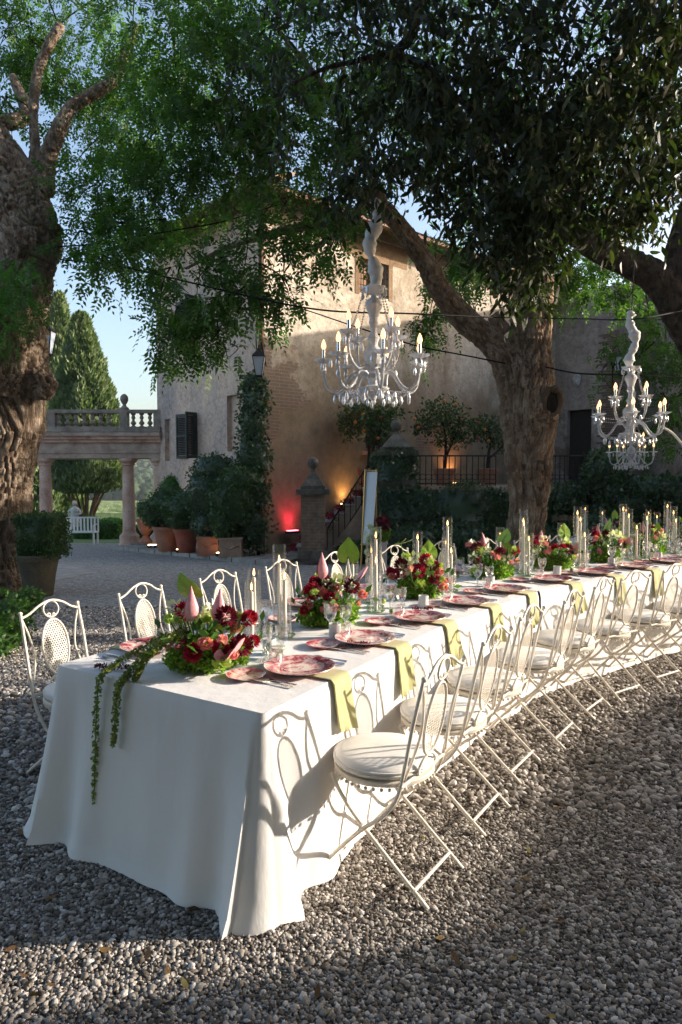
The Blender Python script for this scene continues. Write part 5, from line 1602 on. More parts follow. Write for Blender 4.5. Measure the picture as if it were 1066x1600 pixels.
# statue on its pedestal
p = at(118, 840, 27.5)
s = thing('statue', 'pale stone statue on a pedestal by the garden hedges', 'statue', (p.x, 27.5, zg(27.5)))
h0 = at(118, 822, 27.5).z - zg(27.5)
MB().box((0, 0, h0 / 2), (.42, .42, h0)).box((0, 0, h0 + .03), (.52, .52, .07)).build('pedestal', MT['marble'], s)
fg = MB().lathe([(.19, 0), (.2, .1), (.16, .3), (.13, .42), (.17, .55), (.16, .66), (.07, .72), (.06, .76)], 12, (0, 0, h0 + .06))
fg.ball((0, -.02, h0 + .92), .1, 10, 7, (.9, 1, 1.15))
fg.tube(catmull([(.15, 0, h0 + .68), (.24, -.04, h0 + .52), (.1, -.16, h0 + .46)], 4), list(np.linspace(.06, .04, 9)), 7)
fg.tube(catmull([(-.15, 0, h0 + .68), (-.25, -.02, h0 + .55), (-.2, -.1, h0 + .38)], 4), list(np.linspace(.06, .04, 9)), 7)
fg.build('figure', MT['marble'], s, 180)
# white garden bench
Y = 23.4
p = at(118, 850, Y)
bn = thing('garden_bench', 'white iron garden bench beyond the portico', 'bench', (p.x, Y, zg(Y)))
MB().box((0, 0, .42), (1.5, .45, .04)).build('seat', MT['white_paint'], bn)
for i in range(13): MB().box((-.72 + i * .12, .22, .66), (.05, .03, .46)).build('back_slat', MT['white_paint'], bn)
MB().box((0, .22, .9), (1.52, .04, .05)).build('top_rail', MT['white_paint'], bn)
for sx in (-.7, .7):
    for sy in (-.18, .2): MB().box((sx, sy, .2), (.05, .05, .4)).build('leg', MT['white_paint'], bn)
    MB().tube([(sx, .22, .68), (sx, -.18, .66), (sx, -.2, .42)], .02, 6).build('armrest', MT['white_paint'], bn)

# ------------------------------------------------------------------ lanterns and cables
def lantern(label, p, s, toward):
    t = thing('lantern', label, 'lantern', p)
    a = PI / 4
    MB().lathe([(.075 * s, 0), (.145 * s, .33 * s)], 4, ang=a, cap=False).build('glass', MT['lamp_glass'], t)
    f = MB()
    for k in range(4):
        q = a + k * PI / 2
        f.tube([(math.cos(q) * .076 * s, math.sin(q) * .076 * s, 0), (math.cos(q) * .147 * s, math.sin(q) * .147 * s, .33 * s)], .009 * s, 4)
    f.lathe([(.085 * s, -.02 * s), (.085 * s, .005 * s)], 4, ang=a).lathe([(.155 * s, .33 * s), (.155 * s, .345 * s)], 4, ang=a)
    f.build('frame', MT['iron'], t)
    MB().lathe([(.165 * s, .345 * s), (.06 * s, .44 * s), (.065 * s, .46 * s), (.02 * s, .5 * s), (.02 * s, .54 * s)], 4, ang=a).build('roof', MT['iron'], t)
    w = Vector(toward) - Vector(p)
    MB().tube(catmull([(0, 0, .54 * s), (w.x * .3, w.y * .3, .62 * s), (w.x, w.y, w.z)], 5), .014 * s, 6).build('bracket', MT['iron'], t, 180)
    return t
pl = at(405, 587, 16.1); lantern('glass lantern on an iron bracket at the villa corner', pl, 1.3, at(416, 572, 16.85))
pl = at(74, 553, 11.2); lantern('glass lantern hanging beside the gnarled trunk', pl, 1.05, at(52, 520, 10.6))
pl = at(966, 580, 20.0); lantern('small lantern on the brick corner behind the second chandelier', pl, 1.2, at(952, 560, 20.3))
def cable(label, pts, r=.012, sag=0.0):
    tag(MB().tube(catmull([at(*p) for p in pts], 10), r, 5).build('cable', MT['cable'], None, 180), label, 'cable', 'cables strung between the trees')
cable('black cable sagging from the gnarled tree to the big tree', [(88, 405, 10.0), (180, 415, 9.6), (300, 442, 9.0), (420, 470, 8.4), (520, 486, 8.4), (640, 490, 9.2), (770, 496, 10.2)], .011)
cable('twin black cable from the villa corner past the first chandelier to the big trunk', [(410, 466, 16.6), (470, 482, 14), (560, 512, 12), (650, 540, 11), (730, 556, 10.5), (790, 568, 10.3)], .012)
cable('thin cable running behind foliage from the gnarled tree', [(86, 386, 10.0), (160, 380, 9.6), (260, 362, 9.4), (350, 346, 9.6), (440, 318, 9.8)], .010)
cable('cable from the big trunk behind the second chandelier', [(846, 572, 10.4), (900, 583, 9.6), (980, 586, 8.6), (1066, 590, 9)], .012)
cable('thin upper cable above the second chandelier', [(770, 496, 10.2), (900, 498, 9.2), (985, 499, 7.0), (1066, 486, 7.4)], .008)

# ------------------------------------------------------------------ the long table
TOP = 0.76; HALF = 0.60
def heading(s):
    return R(interp([0, 1.5, 2.0, 3.0, 3.5, 9], [31.5, 31.5, 38, 38, 53, 53], s))
_S = np.arange(0, 9.001, 0.01); _H = np.array([heading(s) for s in _S])
_X = -0.795 + np.concatenate([[0], np.cumsum(np.sin(_H[:-1]) * .01)])
_Y = 2.76 + np.concatenate([[0], np.cumsum(np.cos(_H[:-1]) * .01)])
def tpath(s, off=0.0, z=TOP):
    """point on the table: s along its middle, off to its sunlit side"""
    x, y, h = float(np.interp(s, _S, _X)), float(np.interp(s, _S, _Y)), heading(s)
    if s < 0: x += math.sin(h) * s; y += math.cos(h) * s
    return Vector((x + math.cos(h) * off, y - math.sin(h) * off, z))
def edge_s(t, side):
    """s whose edge point (offset side*HALF) lies t metres along that edge from the near end"""
    e = np.stack([_X + np.cos(_H) * side * HALF, _Y - np.sin(_H) * side * HALF], 1)
    L = np.concatenate([[0], np.cumsum(np.linalg.norm(np.diff(e, axis=0), axis=1))])
    return float(np.interp(t, L, _S))

def tablecloth(s0, s1, near_end, far_end, lift, label, seed, half=HALF):
    out = []      # outline: (point, normal, corner weight, distance along)
    ns = int((s1 - s0) / .03)
    def nrm(s, sgn):
        h = heading(s); return Vector((math.cos(h) * sgn, -math.sin(h) * sgn, 0))
    def tan(s): h = heading(s); return Vector((math.sin(h), math.cos(h), 0))
    rc = .035
    sS = np.linspace(s0 + rc, s1 - rc, ns)
    for s in sS: out.append((tpath(s, half), nrm(s, 1), 0))
    if far_end:
        c = tpath(s1 - rc, half - rc)
        for k in range(1, 8):
            a = k / 8 * PI / 2; n = nrm(s1, 1) * math.cos(a) + tan(s1) * math.sin(a); out.append((c + n * rc, n, math.sin(2 * a)))
        for o in np.linspace(half - rc, -half + rc, 36): out.append((tpath(s1, o), tan(s1), 0))
        c = tpath(s1 - rc, -half + rc)
        for k in range(1, 8):
            a = k / 8 * PI / 2; n = tan(s1) * math.cos(a) + nrm(s1, -1) * math.sin(a); out.append((c + n * rc, n, math.sin(2 * a)))
    for s in sS[::-1]: out.append((tpath(s, -half), nrm(s, -1), 0))
    if near_end:
        c = tpath(s0 + rc, -half + rc)
        for k in range(1, 12):
            a = k / 12 * PI / 2; n = nrm(s0, -1) * math.cos(a) - tan(s0) * math.sin(a); out.append((c + n * rc, n, math.sin(2 * a)))
        for o in np.linspace(-half + rc, half - rc, 56): out.append((tpath(s0, o), -tan(s0), 2))
        c = tpath(s0 + rc, half - rc)
        for k in range(1, 12):
            a = k / 12 * PI / 2; n = -tan(s0) * math.cos(a) + nrm(s0, 1) * math.sin(a); out.append((c + n * rc, -tan(s0) * math.cos(a) ** .5 + nrm(s0, 1) * math.sin(a) ** 2 * .6, math.sin(2 * a)))
    N_ = len(out)
    corners = [tpath(s0, half), tpath(s0, -half), tpath(s1, half), tpath(s1, -half)]
    rows = 26
    mb = MB()
    ends = (near_end, near_end, far_end, far_end)
    for j in range(rows + 1):
        v = j / rows
        for i, (p, n, w) in enumerate(out):
            z = TOP + lift - v * (TOP + lift - 0.012)
            if j == 0: o = -0.004
            elif j == 1: o = 0.006
            else:
                q = p * 1.0
                f1 = mnoise.noise(Vector((q.x * 2.1 + seed, q.y * 2.1, 0.3)))
                f2 = mnoise.noise(Vector((q.x * 5.2 + seed, q.y * 5.2, 1.7)))
                dc = min([(p - c).length for c, e in zip(corners, ends) if e] + [9])
                o = .008 + .045 * v ** 1.3 + v ** 1.5 * (.042 * f1 + .026 * f2 * (1 if dc > .3 else .4)) * (.45 if w == 2 else 1)
                if w == 2: o += v ** 1.2 * (.05 + .03 * mnoise.noise(Vector((q.x * 3.3, q.y * 3.3, 7))))
                # the cloth gathers into a few deep folds at each corner
                if dc < .6:
                    o += v ** 1.25 * (.085 * math.exp(-(dc / .085) ** 2) - .03 * math.exp(-((dc - .17) / .06) ** 2) + .035 * math.exp(-((dc - .30) / .08) ** 2))
            if v > .93: o += .015 * (v - .93) / .07
            mb.v.append((p.x + n.x * o, p.y + n.y * o, z + (0.012 * mnoise.noise(Vector((p.x * 4, p.y * 4, 5))) if v == 1 else 0)))
    closed = near_end and far_end
    segs = []
    nS_ = len(sS)
    for i in range(N_):
        i2 = (i + 1) % N_
        if not far_end and i == nS_ - 1: continue
        if not near_end and i == N_ - 1: continue
        segs.append((i, i2))
    for j in range(rows):
        for (i, i2) in segs: mb.f.append((j * N_ + i, (j + 1) * N_ + i, (j + 1) * N_ + i2, j * N_ + i2))
    # top sheet: strips across, faintly creased
    n0 = len(mb.v); nc = 14
    for s in sS:
        for c in range(nc):
            o = half - 2 * half * c / (nc - 1)
            q = tpath(s, o * (1 - .004 / half))
            q.z = TOP + lift + .0015 * mnoise.noise(Vector((q.x * 6, q.y * 6, 0)))
            mb.v.append(tuple(q))
    for i in range(nS_ - 1):
        for c in range(nc - 1):
            mb.f.append((n0 + i * nc + c, n0 + i * nc + c + 1, n0 + (i + 1) * nc + c + 1, n0 + (i + 1) * nc + c))
    def endcap(srow, s):      # the last few centimetres of the sheet up to the end drop
        k0 = len(mb.v)
        for c in range(nc):
            o = half - 2 * half * c / (nc - 1)
            oo = max(-half + rc * .3, min(half - rc * .3, o))
            q = tpath(s, oo); mb.v.append((q.x, q.y, TOP + lift))
        for c in range(nc - 1): mb.f.append((k0 + c, k0 + c + 1, n0 + srow * nc + c + 1, n0 + srow * nc + c))
    endcap(0, s0 + (.004 if near_end else -.01)); endcap(nS_ - 1, s1 - .004)
    o = mb.build('tablecloth', MT['linen'], None, 180)
    o.data.set_sharp_from_angle(angle=R(80))
    return tag(o, label, 'tablecloth', 'white tablecloths on the long table')
tablecloth(0, 3.22, True, False, 0, 'white linen cloth hanging to the gravel over the near half of the long table', 1.0)
tablecloth(3.18, 8.2, False, True, .004, 'white linen cloth over the far half of the long table', 6.0, HALF + .006)

ORD = ['first', 'second', 'third', 'fourth', 'fifth', 'sixth', 'seventh', 'eighth', 'ninth', 'tenth', 'eleventh', 'twelfth', 'thirteenth']
SEATS = []     # (side, index, s, yaw facing table)
for k in range(11): SEATS.append((1, k, edge_s(.50 + .605 * k, 1)))
for k in range(11): SEATS.append((-1, k, edge_s(.42 + .66 * k, -1)))
SIDE = {1: 'sunlit side', -1: 'villa side'}

# ------------------------------------------------------------------ folding chair
def make_chair():
    t = thing('folding_chair', '', 'chair')
    M_ = MT['chair']
    # back posts that run down to the front feet
    for sx in (-1, 1):
        x = sx * .185
        pts = [(x * .98, -.275, .93), (x, -.235, .74), (x, -.195, .52), (x, -.165, .41), (x, -.10, .32), (x, -.01, .245), (x, .11, .12), (x, .20, .008)]
        MB().tube(catmull(pts, 4), .0082, 8).ball((x * .98, -.277, .935), .012, 8, 5).build('back_post', M_, t, 180)
        # bowed inner rod from the post top to the foot of the medallion
        pts = [(x * .96, -.272, .90), (x * .80, -.258, .80), (x * .70, -.238, .68), (x * .82, -.215, .57), (x * .98, -.195, .49)]
        MB().tube(catmull(pts, 5), .006, 6).build('side_rod', M_, t, 180)
        x2 = sx * .158
        pts = [(x2, .15, .425), (x2, .115, .365), (x2, .06, .30), (x2, 0, .245), (x2, -.15, .12), (x2, -.29, .008)]
        MB().tube(catmull(pts, 4), .0082, 8).build('rear_leg', M_, t, 180)
        MB().tube([(sx * .158, 0, .245), (sx * .19, -.01, .247)], .012, 6).build('pivot', M_, t)
    MB().tube([(-.158, -.23, .06), (.158, -.23, .06)], .007, 6).build('stretcher', M_, t)
    MB().tube([(-.185, .155, .06), (.185, .155, .06)], .007, 6).build('stretcher', M_, t)
    MB().tube([(-.185, -.185, .46), (.185, -.185, .46)], .008, 6).build('cross_bar', M_, t)
    # arched top rail
    top = [(-.18, -.273, .905), (-.13, -.272, .925), (-.07, -.27, .965), (0, -.27, .985), (.07, -.27, .965), (.13, -.272, .925), (.18, -.273, .905)]
    MB().tube(catmull(top, 5), .0072, 8).build('top_rail', M_, t, 180)
    # ring with two small scrolls under the rail
    cz, r = .930, .048
    def tilt(x, z): return (x, -.27 + (.93 - z) * .16, z)
    rg_ = MB().tube([tilt(math.cos(a * PI / 10) * r, cz + math.sin(a * PI / 10) * r) for a in range(20)], .005, 6, closed=True)
    for sx in (-1, 1):
        rg_.tube([tilt(sx * .016 + math.cos(q * .62 * sx + (PI if sx < 0 else 0)) * (.014 - q * .0009), cz - .034 + math.sin(q * .62 + (PI if sx < 0 else 0)) * (.014 - q * .0009)) for q in range(13)], .0035, 5)
    rg_.build('scroll_ring', M_, t, 180)
    # perforated medallion
    mz, ra, rb = .705, .082, .165
    pan = MB(); pitch = .0152
    row = 0; z = -rb
    while z < rb:
        x = -ra + (pitch / 2 if row % 2 else 0)
        while x < ra:
            if (x / (ra - .003)) ** 2 + (z / (rb - .003)) ** 2 < 1.0:
                Vo = []; Vi = []
                for k in range(6):
                    a = PI / 6 + k * PI / 3
                    ro, ri = pitch / 2 / math.cos(PI / 6) * 1.002, pitch * .40
                    Vo.append(tilt(x + math.cos(a) * ro, mz + z + math.sin(a) * ro)); Vi.append(tilt(x + math.cos(a) * ri, mz + z + math.sin(a) * ri))
                pan.add(Vo + Vi, [(k, (k + 1) % 6, 6 + (k + 1) % 6, 6 + k) for k in range(6)])
            x += pitch
        z += pitch * math.sqrt(3) / 2; row += 1
    po = pan.build('back_panel', M_, t)
    MB().tube([tilt(math.cos(a * PI / 18) * ra, mz + math.sin(a * PI / 18) * rb) for a in range(36)], .0065, 6, closed=True).build('panel_rim', M_, po, 180)
    # scrolls that tie the medallion to the cross bar
    sc_ = MB()
    for sx in (-1, 1):
        sc_.tube(catmull([tilt(sx * .01, mz - rb + .002), tilt(sx * .05, mz - rb - .02), tilt(sx * .075, mz - rb - .055), tilt(sx * .05, mz - rb - .075), tilt(sx * .04, mz - rb - .05)], 5), .006, 6)
    sc_.build('scroll', M_, t, 180)
    # round pierced seat pan and cushion
    so = MB().lathe([(.001, .430), (.19, .430), (.206, .436), (.208, .450), (.204, .454), (.001, .448)], 32, (0, -.005, 0)).build('seat', M_, t, 40)
    ap = MB()
    for k in range(40):
        a = 2 * PI * k / 40
        ap.ball((math.cos(a) * .2, -.005 + math.sin(a) * .2, .424), .008, 6, 4)
    ap.build('pierced_edge', M_, so, 180)
    prof = [(.001, .456), (.17, .456), (.196, .462), (.204, .474), (.206, .482), (.203, .490), (.205, .496), (.198, .508), (.17, .520), (.10, .527), (.04, .529), (.001, .529)]
    c = MB().lathe(prof, 36, (0, -.002, 0))
    c.v = [(x * (1 + .012 * math.sin(5 * math.atan2(y, x + 1e-9))), y, z + .004 * mnoise.noise(Vector((x * 9, y * 9, 0)))) for x, y, z in c.v]
    c.v = [(x, y, .456 + (z - .456) * .78) for x, y, z in c.v]
    co = c.build('cushion', MT['cushion'], t, 60)
    pp = MB()
    for zz in (.476, .4887):
        pp.tube([(math.cos(a * PI / 16) * .2055, -.002 + math.sin(a * PI / 16) * .2055, zz) for a in range(32)], .0035, 5, closed=True)
    pp.build('piping', MT['cushion'], co, 180)
    lowered = lambda z: z if z < .46 else .46 + (z - .46) * .90
    for c_ in [t] + list(t.children):
        for o_ in c_.children:
            if o_.name.split('.')[0] in ('seat', 'cushion', 'piping', 'pierced_edge'): continue
            for v_ in o_.data.vertices: v_.co.z = lowered(v_.co.z)
    return t
chair0 = make_chair(); used = False
rch = random.Random(4)
for (side, k, s) in SEATS:
    h = heading(s)
    face = math.atan2(math.sin(h) * side, -math.cos(h) * side) - PI / 2       # local +y towards the table
    p = tpath(s, side * (HALF + (.235 if side > 0 else .33) + rch.uniform(-.012, .02)), 0)
    if p.x > .56 * p.y + .4: continue
    p.z = zg(p.y)
    lab = f'cream folding chair, {ORD[k]} from near end on {SIDE[side]} of long table'
    rz = face + rch.uniform(-.05, .05)
    if not used:
        chair0.location = p; chair0.rotation_euler = (0, 0, rz); used = True; tag(chair0, lab, None, 'cream folding chairs')
    else: dup(chair0, p, rz, lab, 'cream folding chairs')

# ------------------------------------------------------------------ place settings
def shared(name, mb, mat, smooth=40): return mb.mesh(name, mat, smooth)
ME = {}
ME['dinner_plate'] = shared('dinner_plate', MB().lathe([(.001, .004), (.085, .004), (.09, .0), (.10, .003), (.155, .018), (.158, .020), (.157, .022), (.112, .012), (.104, .0075), (.06, .0068), (.001, .0068)], 40), MT['plate'], 60)
ME['side_plate'] = shared('side_plate', MB().lathe([(.001, .003), (.045, .003), (.05, 0), (.06, .004), (.084, .016), (.085, .018), (.062, .010), (.055, .0065), (.001, .006)], 32), MT['plate'], 60)
def cut_glass(prof, n=12):
    return MB().lathe(prof, n, cap=False)
gob = [(.034, 0), (.034, .003), (.012, .008), (.0055, .02), (.0085, .035), (.005, .045), (.0085, .056), (.0055, .066), (.012, .076), (.028, .092), (.037, .118), (.0395, .145), (.040, .172), (.041, .176)]
ME['goblet'] = shared('goblet', cut_glass(gob, 14), MT['cutglass'], 12)
ME['small_goblet'] = shared('small_goblet', cut_glass([(r * .86, z * .88) for r, z in gob], 12), MT['cutglass'], 12)
tb = MB().lathe([(.001, .006), (.034, .006), (.036, 0)], 14, cap=False)
k = 14
for j in range(6):
    z0, z1 = .006 + j * .014, .006 + (j + 1) * .014
tb = MB(); tv = []
for j in range(8):
    z = .004 + j * .0115
    rr = .034 + .006 * j / 7
    for i in range(28):
        a = 2 * PI * (i + .5 * (j % 2)) / 28
        q = rr + (.0018 if (i + j) % 2 and j < 6 else 0)
        tv.append((math.cos(a) * q, math.sin(a) * q, z))
tf = []
for j in range(7):
    for i in range(28): tf.append((j * 28 + i, j * 28 + (i + 1) % 28, (j + 1) * 28 + (i + 1) % 28, (j + 1) * 28 + i))
tf.append(tuple(range(27, -1, -1)))
ME['tumbler'] = shared('tumbler', tb.add(tv, tf), MT['cutglass'], 5)
def fork_mesh():
    m = MB()
    w = [(0, .006), (.03, .0055), (.09, .003), (.115, .004), (.13, .011), (.145, .0125)]
    for (a, b) in zip(w[:-1], w[1:]):
        m.add([(-a[1], a[0], .002), (a[1], a[0], .002), (b[1], b[0], .003), (-b[1], b[0], .003), (-a[1], a[0], .005), (a[1], a[0], .005), (b[1], b[0], .006), (-b[1], b[0], .006)], [(3, 2, 1, 0), (4, 5, 6, 7), (0, 1, 5, 4), (1, 2, 6, 5), (2, 3, 7, 6), (3, 0, 4, 7)])
    for i in range(4): m.box((-.0105 + i * .007, .168, .007), (.0026, .05, .003))
    return m
def knife_mesh():
    m = MB()
    m.tube(catmull([(0, 0, .005), (0, .05, .005), (0, .095, .005)], 3), [.006, .0065, .0065, .006, .0055, .005, .0045], 6, flat=.6)
    m.add([(-.006, .095, .004), (.008, .095, .004), (.009, .17, .004), (.002, .205, .004), (-.006, .19, .004), (-.006, .095, .0055), (.008, .095, .0055), (.009, .17, .0055), (.002, .205, .0055), (-.006, .19, .0055)], [(4, 3, 2, 1, 0), (5, 6, 7, 8, 9)] + [(i, (i + 1) % 5, 5 + (i + 1) % 5, 5 + i) for i in range(5)])
    return m
def spoon_mesh():
    m = MB().tube(catmull([(0, 0, .004), (0, .06, .005), (0, .12, .006), (0, .135, .004)], 3), [.006, .006, .005, .004, .003, .003, .003, .003, .003, .003], 6, flat=.5)
    m.ball((0, .16, .005), .03, 12, 8, (.66, 1, .16))
    return m
ME['fork'] = shared('fork', fork_mesh(), MT['silver'], 30)
ME['knife'] = shared('knife', knife_mesh(), MT['silver'], 30)
ME['spoon'] = shared('spoon', spoon_mesh(), MT['silver'], 60)

def napkin_mesh(seed, slant):
    """folded linen lying under the plate and hanging over the table edge (local +y in, -y out over the edge at y=0)"""
    m = MB()
    prof = [(.20, .0025), (.10, .0025), (.02, .003), (-.006, .002), (-.016, -.012), (-.02, -.06), (-.026, -.12), (-.034, -.19), (-.038, -.225)]
    W_ = .068
    layers = []
    for up in (1, 0):
        for j, (y, z) in enumerate(prof):
            hang = max(0, -z)
            for i in range(9):
                u = i / 8 * 2 - 1
                x = u * W_ * (1 + hang * .25) + slant * hang
                wv = hang * .10 * math.sin(u * 4 + seed) + hang * .05 * math.sin(u * 9 + seed * 2)
                yy = y - (.007 if up and z < 0 else 0) - abs(wv) * .55
                zz = z + (.006 if up and z > 0 else 0) + (u * hang * .06 * (1 if seed % 2 else -1) if j == len(prof) - 1 else 0)
                layers.append((x, yy, zz))
    n = len(prof) * 9
    m.v = layers
    for j in range(len(prof) - 1):
        for i in range(8):
            a = j * 9 + i
            m.f.append((a, a + 1, a + 10, a + 9)); m.f.append((n + a + 9, n + a + 10, n + a + 1, n + a))
        m.f.append((j * 9, j * 9 + 9, n + j * 9 + 9, n + j * 9)); m.f.append((j * 9 + 17, j * 9 + 8, n + j * 9 + 8, n + j * 9 + 17))
    e = (len(prof) - 1) * 9
    for i in range(8):
        m.f.append((e + i, e + i + 1, n + e + i + 1, n + e + i)); m.f.append((i + 1, i, n + i, n + i + 1))
    return m.mesh('napkin', MT['napkin'], 50)
NAP = [napkin_mesh(1, .12), napkin_mesh(2, .05), napkin_mesh(3, -.05)]

rs = random.Random(12)
for (side, k, s) in SEATS:
    h = heading(s)
    inn = Vector((-math.cos(h) * side, math.sin(h) * side, 0))        # towards the middle of the table
    yawI = math.atan2(inn.y, inn.x) - PI / 2
    left = Vector((-inn.y, inn.x, 0))
    E_ = tpath(s, side * HALF)
    if E_.x > .54 * E_.y + .2: continue
    nm = f'{ORD[k]} from near end on {SIDE[side]} of table'
    zt0 = TOP + (.006 if s > 3.2 else .002)
    def put(name, me, a, b, rz, label, cat, grp, dz=0.0):
        """a metres in from the edge, b metres to the diner's left"""
        q = E_ + inn * a + left * b
        o = obj(name, me, None, (q.x, q.y, zt0 + dz), yawI + rz)
        return tag(o, label, cat, grp)
    j = lambda v=.006: rs.uniform(-v, v)
    put('napkin', NAP[(k + (side > 0)) % 3], 0, -.02 + j(.01), j(.04), f'olive green linen napkin draped over edge, {nm}', 'napkin', 'olive napkins')
    put('dinner_plate', ME['dinner_plate'], .19 + j(), j(), rs.uniform(0, 6), f'burgundy floral dinner plate, {nm}', 'plate', 'dinner plates', .009)
    put('side_plate', ME['side_plate'], .335 + j(.01), .20 + j(.01), rs.uniform(0, 6), f'small burgundy floral side plate, {nm}', 'plate', 'side plates')
    put('fork', ME['fork'], .075 + j(), .205 + j(), j(.06), f'outer silver fork, {nm}', 'fork', 'silver forks')
    put('fork', ME['fork'], .08 + j(), .178 + j(.004), j(.05), f'inner silver fork, {nm}', 'fork', 'silver forks')
    put('knife', ME['knife'], .07 + j(), -.185 + j(), j(.05), f'silver knife, {nm}', 'knife', 'silver knives')
    put('spoon', ME['spoon'], .08 + j(), -.225 + j(), j(.06), f'silver spoon, {nm}', 'spoon', 'silver spoons')
    put('goblet', ME['goblet'], .43 + j(.015), -.05 + j(.012), 0, f'tall cut crystal water goblet, {nm}', 'glass', 'crystal goblets')
    put('goblet', ME['small_goblet'], .385 + j(.012), -.135 + j(.012), 0, f'smaller cut crystal wine goblet, {nm}', 'glass', 'crystal goblets')
    put('tumbler', ME['tumbler'], .345 + j(.01), -.04 + j(.01) + .02, 0, f'cut crystal tumbler, {nm}', 'glass', 'crystal tumblers')

# ------------------------------------------------------------------ flowers
def petal_ball(r, n, pl, pw, seed, cup=.35):
    """flower head of many petals"""
    rg = np.random.default_rng(seed)
    i = np.arange(n); z = 1 - 1.55 * (i + .5) / n
    a = i * 2.399963
    u = np.column_stack([np.cos(a) * np.sqrt(np.maximum(0, 1 - z * z)), np.sin(a) * np.sqrt(np.maximum(0, 1 - z * z)), z])
    base = u * r * .45
    d = unit(u + np.array([0, 0, cup]) * (1 - np.abs(z))[:, None] + rg.normal(size=(n, 3)) * .12)
    side = np.cross(d, np.array([0, 0, 1.0]) + rg.normal(size=(n, 3)) * .1)
    l = pl * r * (.8 + .35 * rg.random(n))
    return leaves(base, d, side, l, l * pw, np.clip(.35 + .35 * (i / n) + rg.normal(size=n) * .18, 0, 1), .25, True)
def flower_mesh(name, parts, mat):
    V = []; F = []; R_ = []; n = 0
    for (v, f, r) in parts: V.append(v); F.append(f + n); R_.append(r); n += len(v)
    return raw_mesh(name, np.concatenate(V), np.concatenate(F), mat, np.concatenate(R_))
FL_ = {}
FL_['dahlia'] = flower_mesh('dahlia', [petal_ball(.045, 90, .75, .36, 1)], MT['burgundy'])
FL_['red_dahlia'] = flower_mesh('red_dahlia', [petal_ball(.042, 80, .75, .42, 2)], MT['red'])
FL_['carnation'] = flower_mesh('carnation', [petal_ball(.034, 70, .8, .75, 3, .7)], MT['red'])
FL_['rose'] = flower_mesh('rose', [petal_ball(.027, 36, .85, .95, 4, 1.0)], MT['pinkpetal'])
FL_['lisianthus'] = flower_mesh('lisianthus', [petal_ball(.026, 26, .95, .9, 5, .9)], MT['limepetal'])
FL_['orchid'] = flower_mesh('orchid', [petal_ball(.034, 9, 1.1, .75, 6, .2)], MT['whitepetal'])
FL_['white_rose'] = flower_mesh('white_rose', [petal_ball(.05, 40, .85, .95, 7, 1.0)], MT['whitepetal'])
def heart_spathe(cup, droop):
    """flat heart-shaped anthurium spathe: stalk near the origin, tip towards +y"""
    m = MB(); na, nr = 36, 6
    deg = [0, 6, 14, 30, 60, 90, 120, 145, 165, 180]; rad = [1.0, .90, .80, .70, .63, .62, .62, .57, .42, .14]
    m.v.append((0, 0, 0))
    for j in range(1, nr + 1):
        t_ = j / nr
        for i in range(na):
            ph = 2 * PI * i / na
            dg_ = math.degrees(ph); dg_ = 360 - dg_ if dg_ > 180 else dg_
            r_ = interp(deg, rad, dg_) * t_
            vein = .02 * math.cos(ph * 6) * t_
            m.v.append((math.sin(ph) * r_, math.cos(ph) * r_, cup * t_ * t_ * (.6 + .4 * math.cos(2 * ph)) + vein - droop * max(0, math.cos(ph)) * t_ * t_))
    for i in range(na): m.f.append((0, 1 + i, 1 + (i + 1) % na))
    for j in range(nr - 1):
        for i in range(na): m.f.append((1 + j * na + i, 1 + (j + 1) * na + i, 1 + (j + 1) * na + (i + 1) % na, 1 + j * na + (i + 1) % na))
    n = len(m.v)
    m.v += [(x, y, z - .02) for x, y, z in m.v]
    m.f += [tuple(i + n for i in f[::-1]) for f in list(m.f)]
    return m
def rolled_spathe():
    """young spathe still rolled into an upright pointed cone"""
    m = MB()
    def fn(u, v):
        th = (u - .5) * 2 * PI * .80 + 1.7
        r_ = .235 * interp([0, .08, .22, .38, .6, .8, 1], [.25, .66, 1.0, .95, .62, .30, .02], v) * (1 + .10 * (u - .5))
        return (math.sin(th) * r_ * 1.05, v * 1.05 - .03 * abs(u - .5), math.cos(th) * r_ * .75 - .10 * v * v)
    m.grid(fn, 22, 14)
    return m
FL_['anthurium_green'] = heart_spathe(.12, .10).mesh('anthurium', MT['greenspathe'], 180)
FL_['anthurium_pink'] = rolled_spathe().mesh('anthurium', MT['pink'], 180)
FL_['anthurium_open'] = heart_spathe(.45, -.1).mesh('anthurium', MT['pink'], 180)
SPD = MB().tube([(0, .02, .02), (0, .3, .14), (0, .48, .22)], [.035, .04, .015], 7).mesh('spadix', MT['spadix'], 180)

def mound(parent, c, rad, n, seed, mat='hydrangea', leaf=.018):
    rg = np.random.default_rng(seed)
    L2 = Leafy()
    p, nn = ellipsoid_pts(c, rad, n, .22, .16, 3.0, seed, rg, -.75)
    p[:, 2] = np.maximum(p[:, 2], .003)
    shell_leaves(L2, p, nn, leaf, rg, hang=0, width=.95, jitter=.75)
    o = L2.build('hydrangea', MT[mat], parent)
    core(c, rad, MT['hydrangea'], 'floret_core', o, .86, .16, 3.0, seed)
    return o

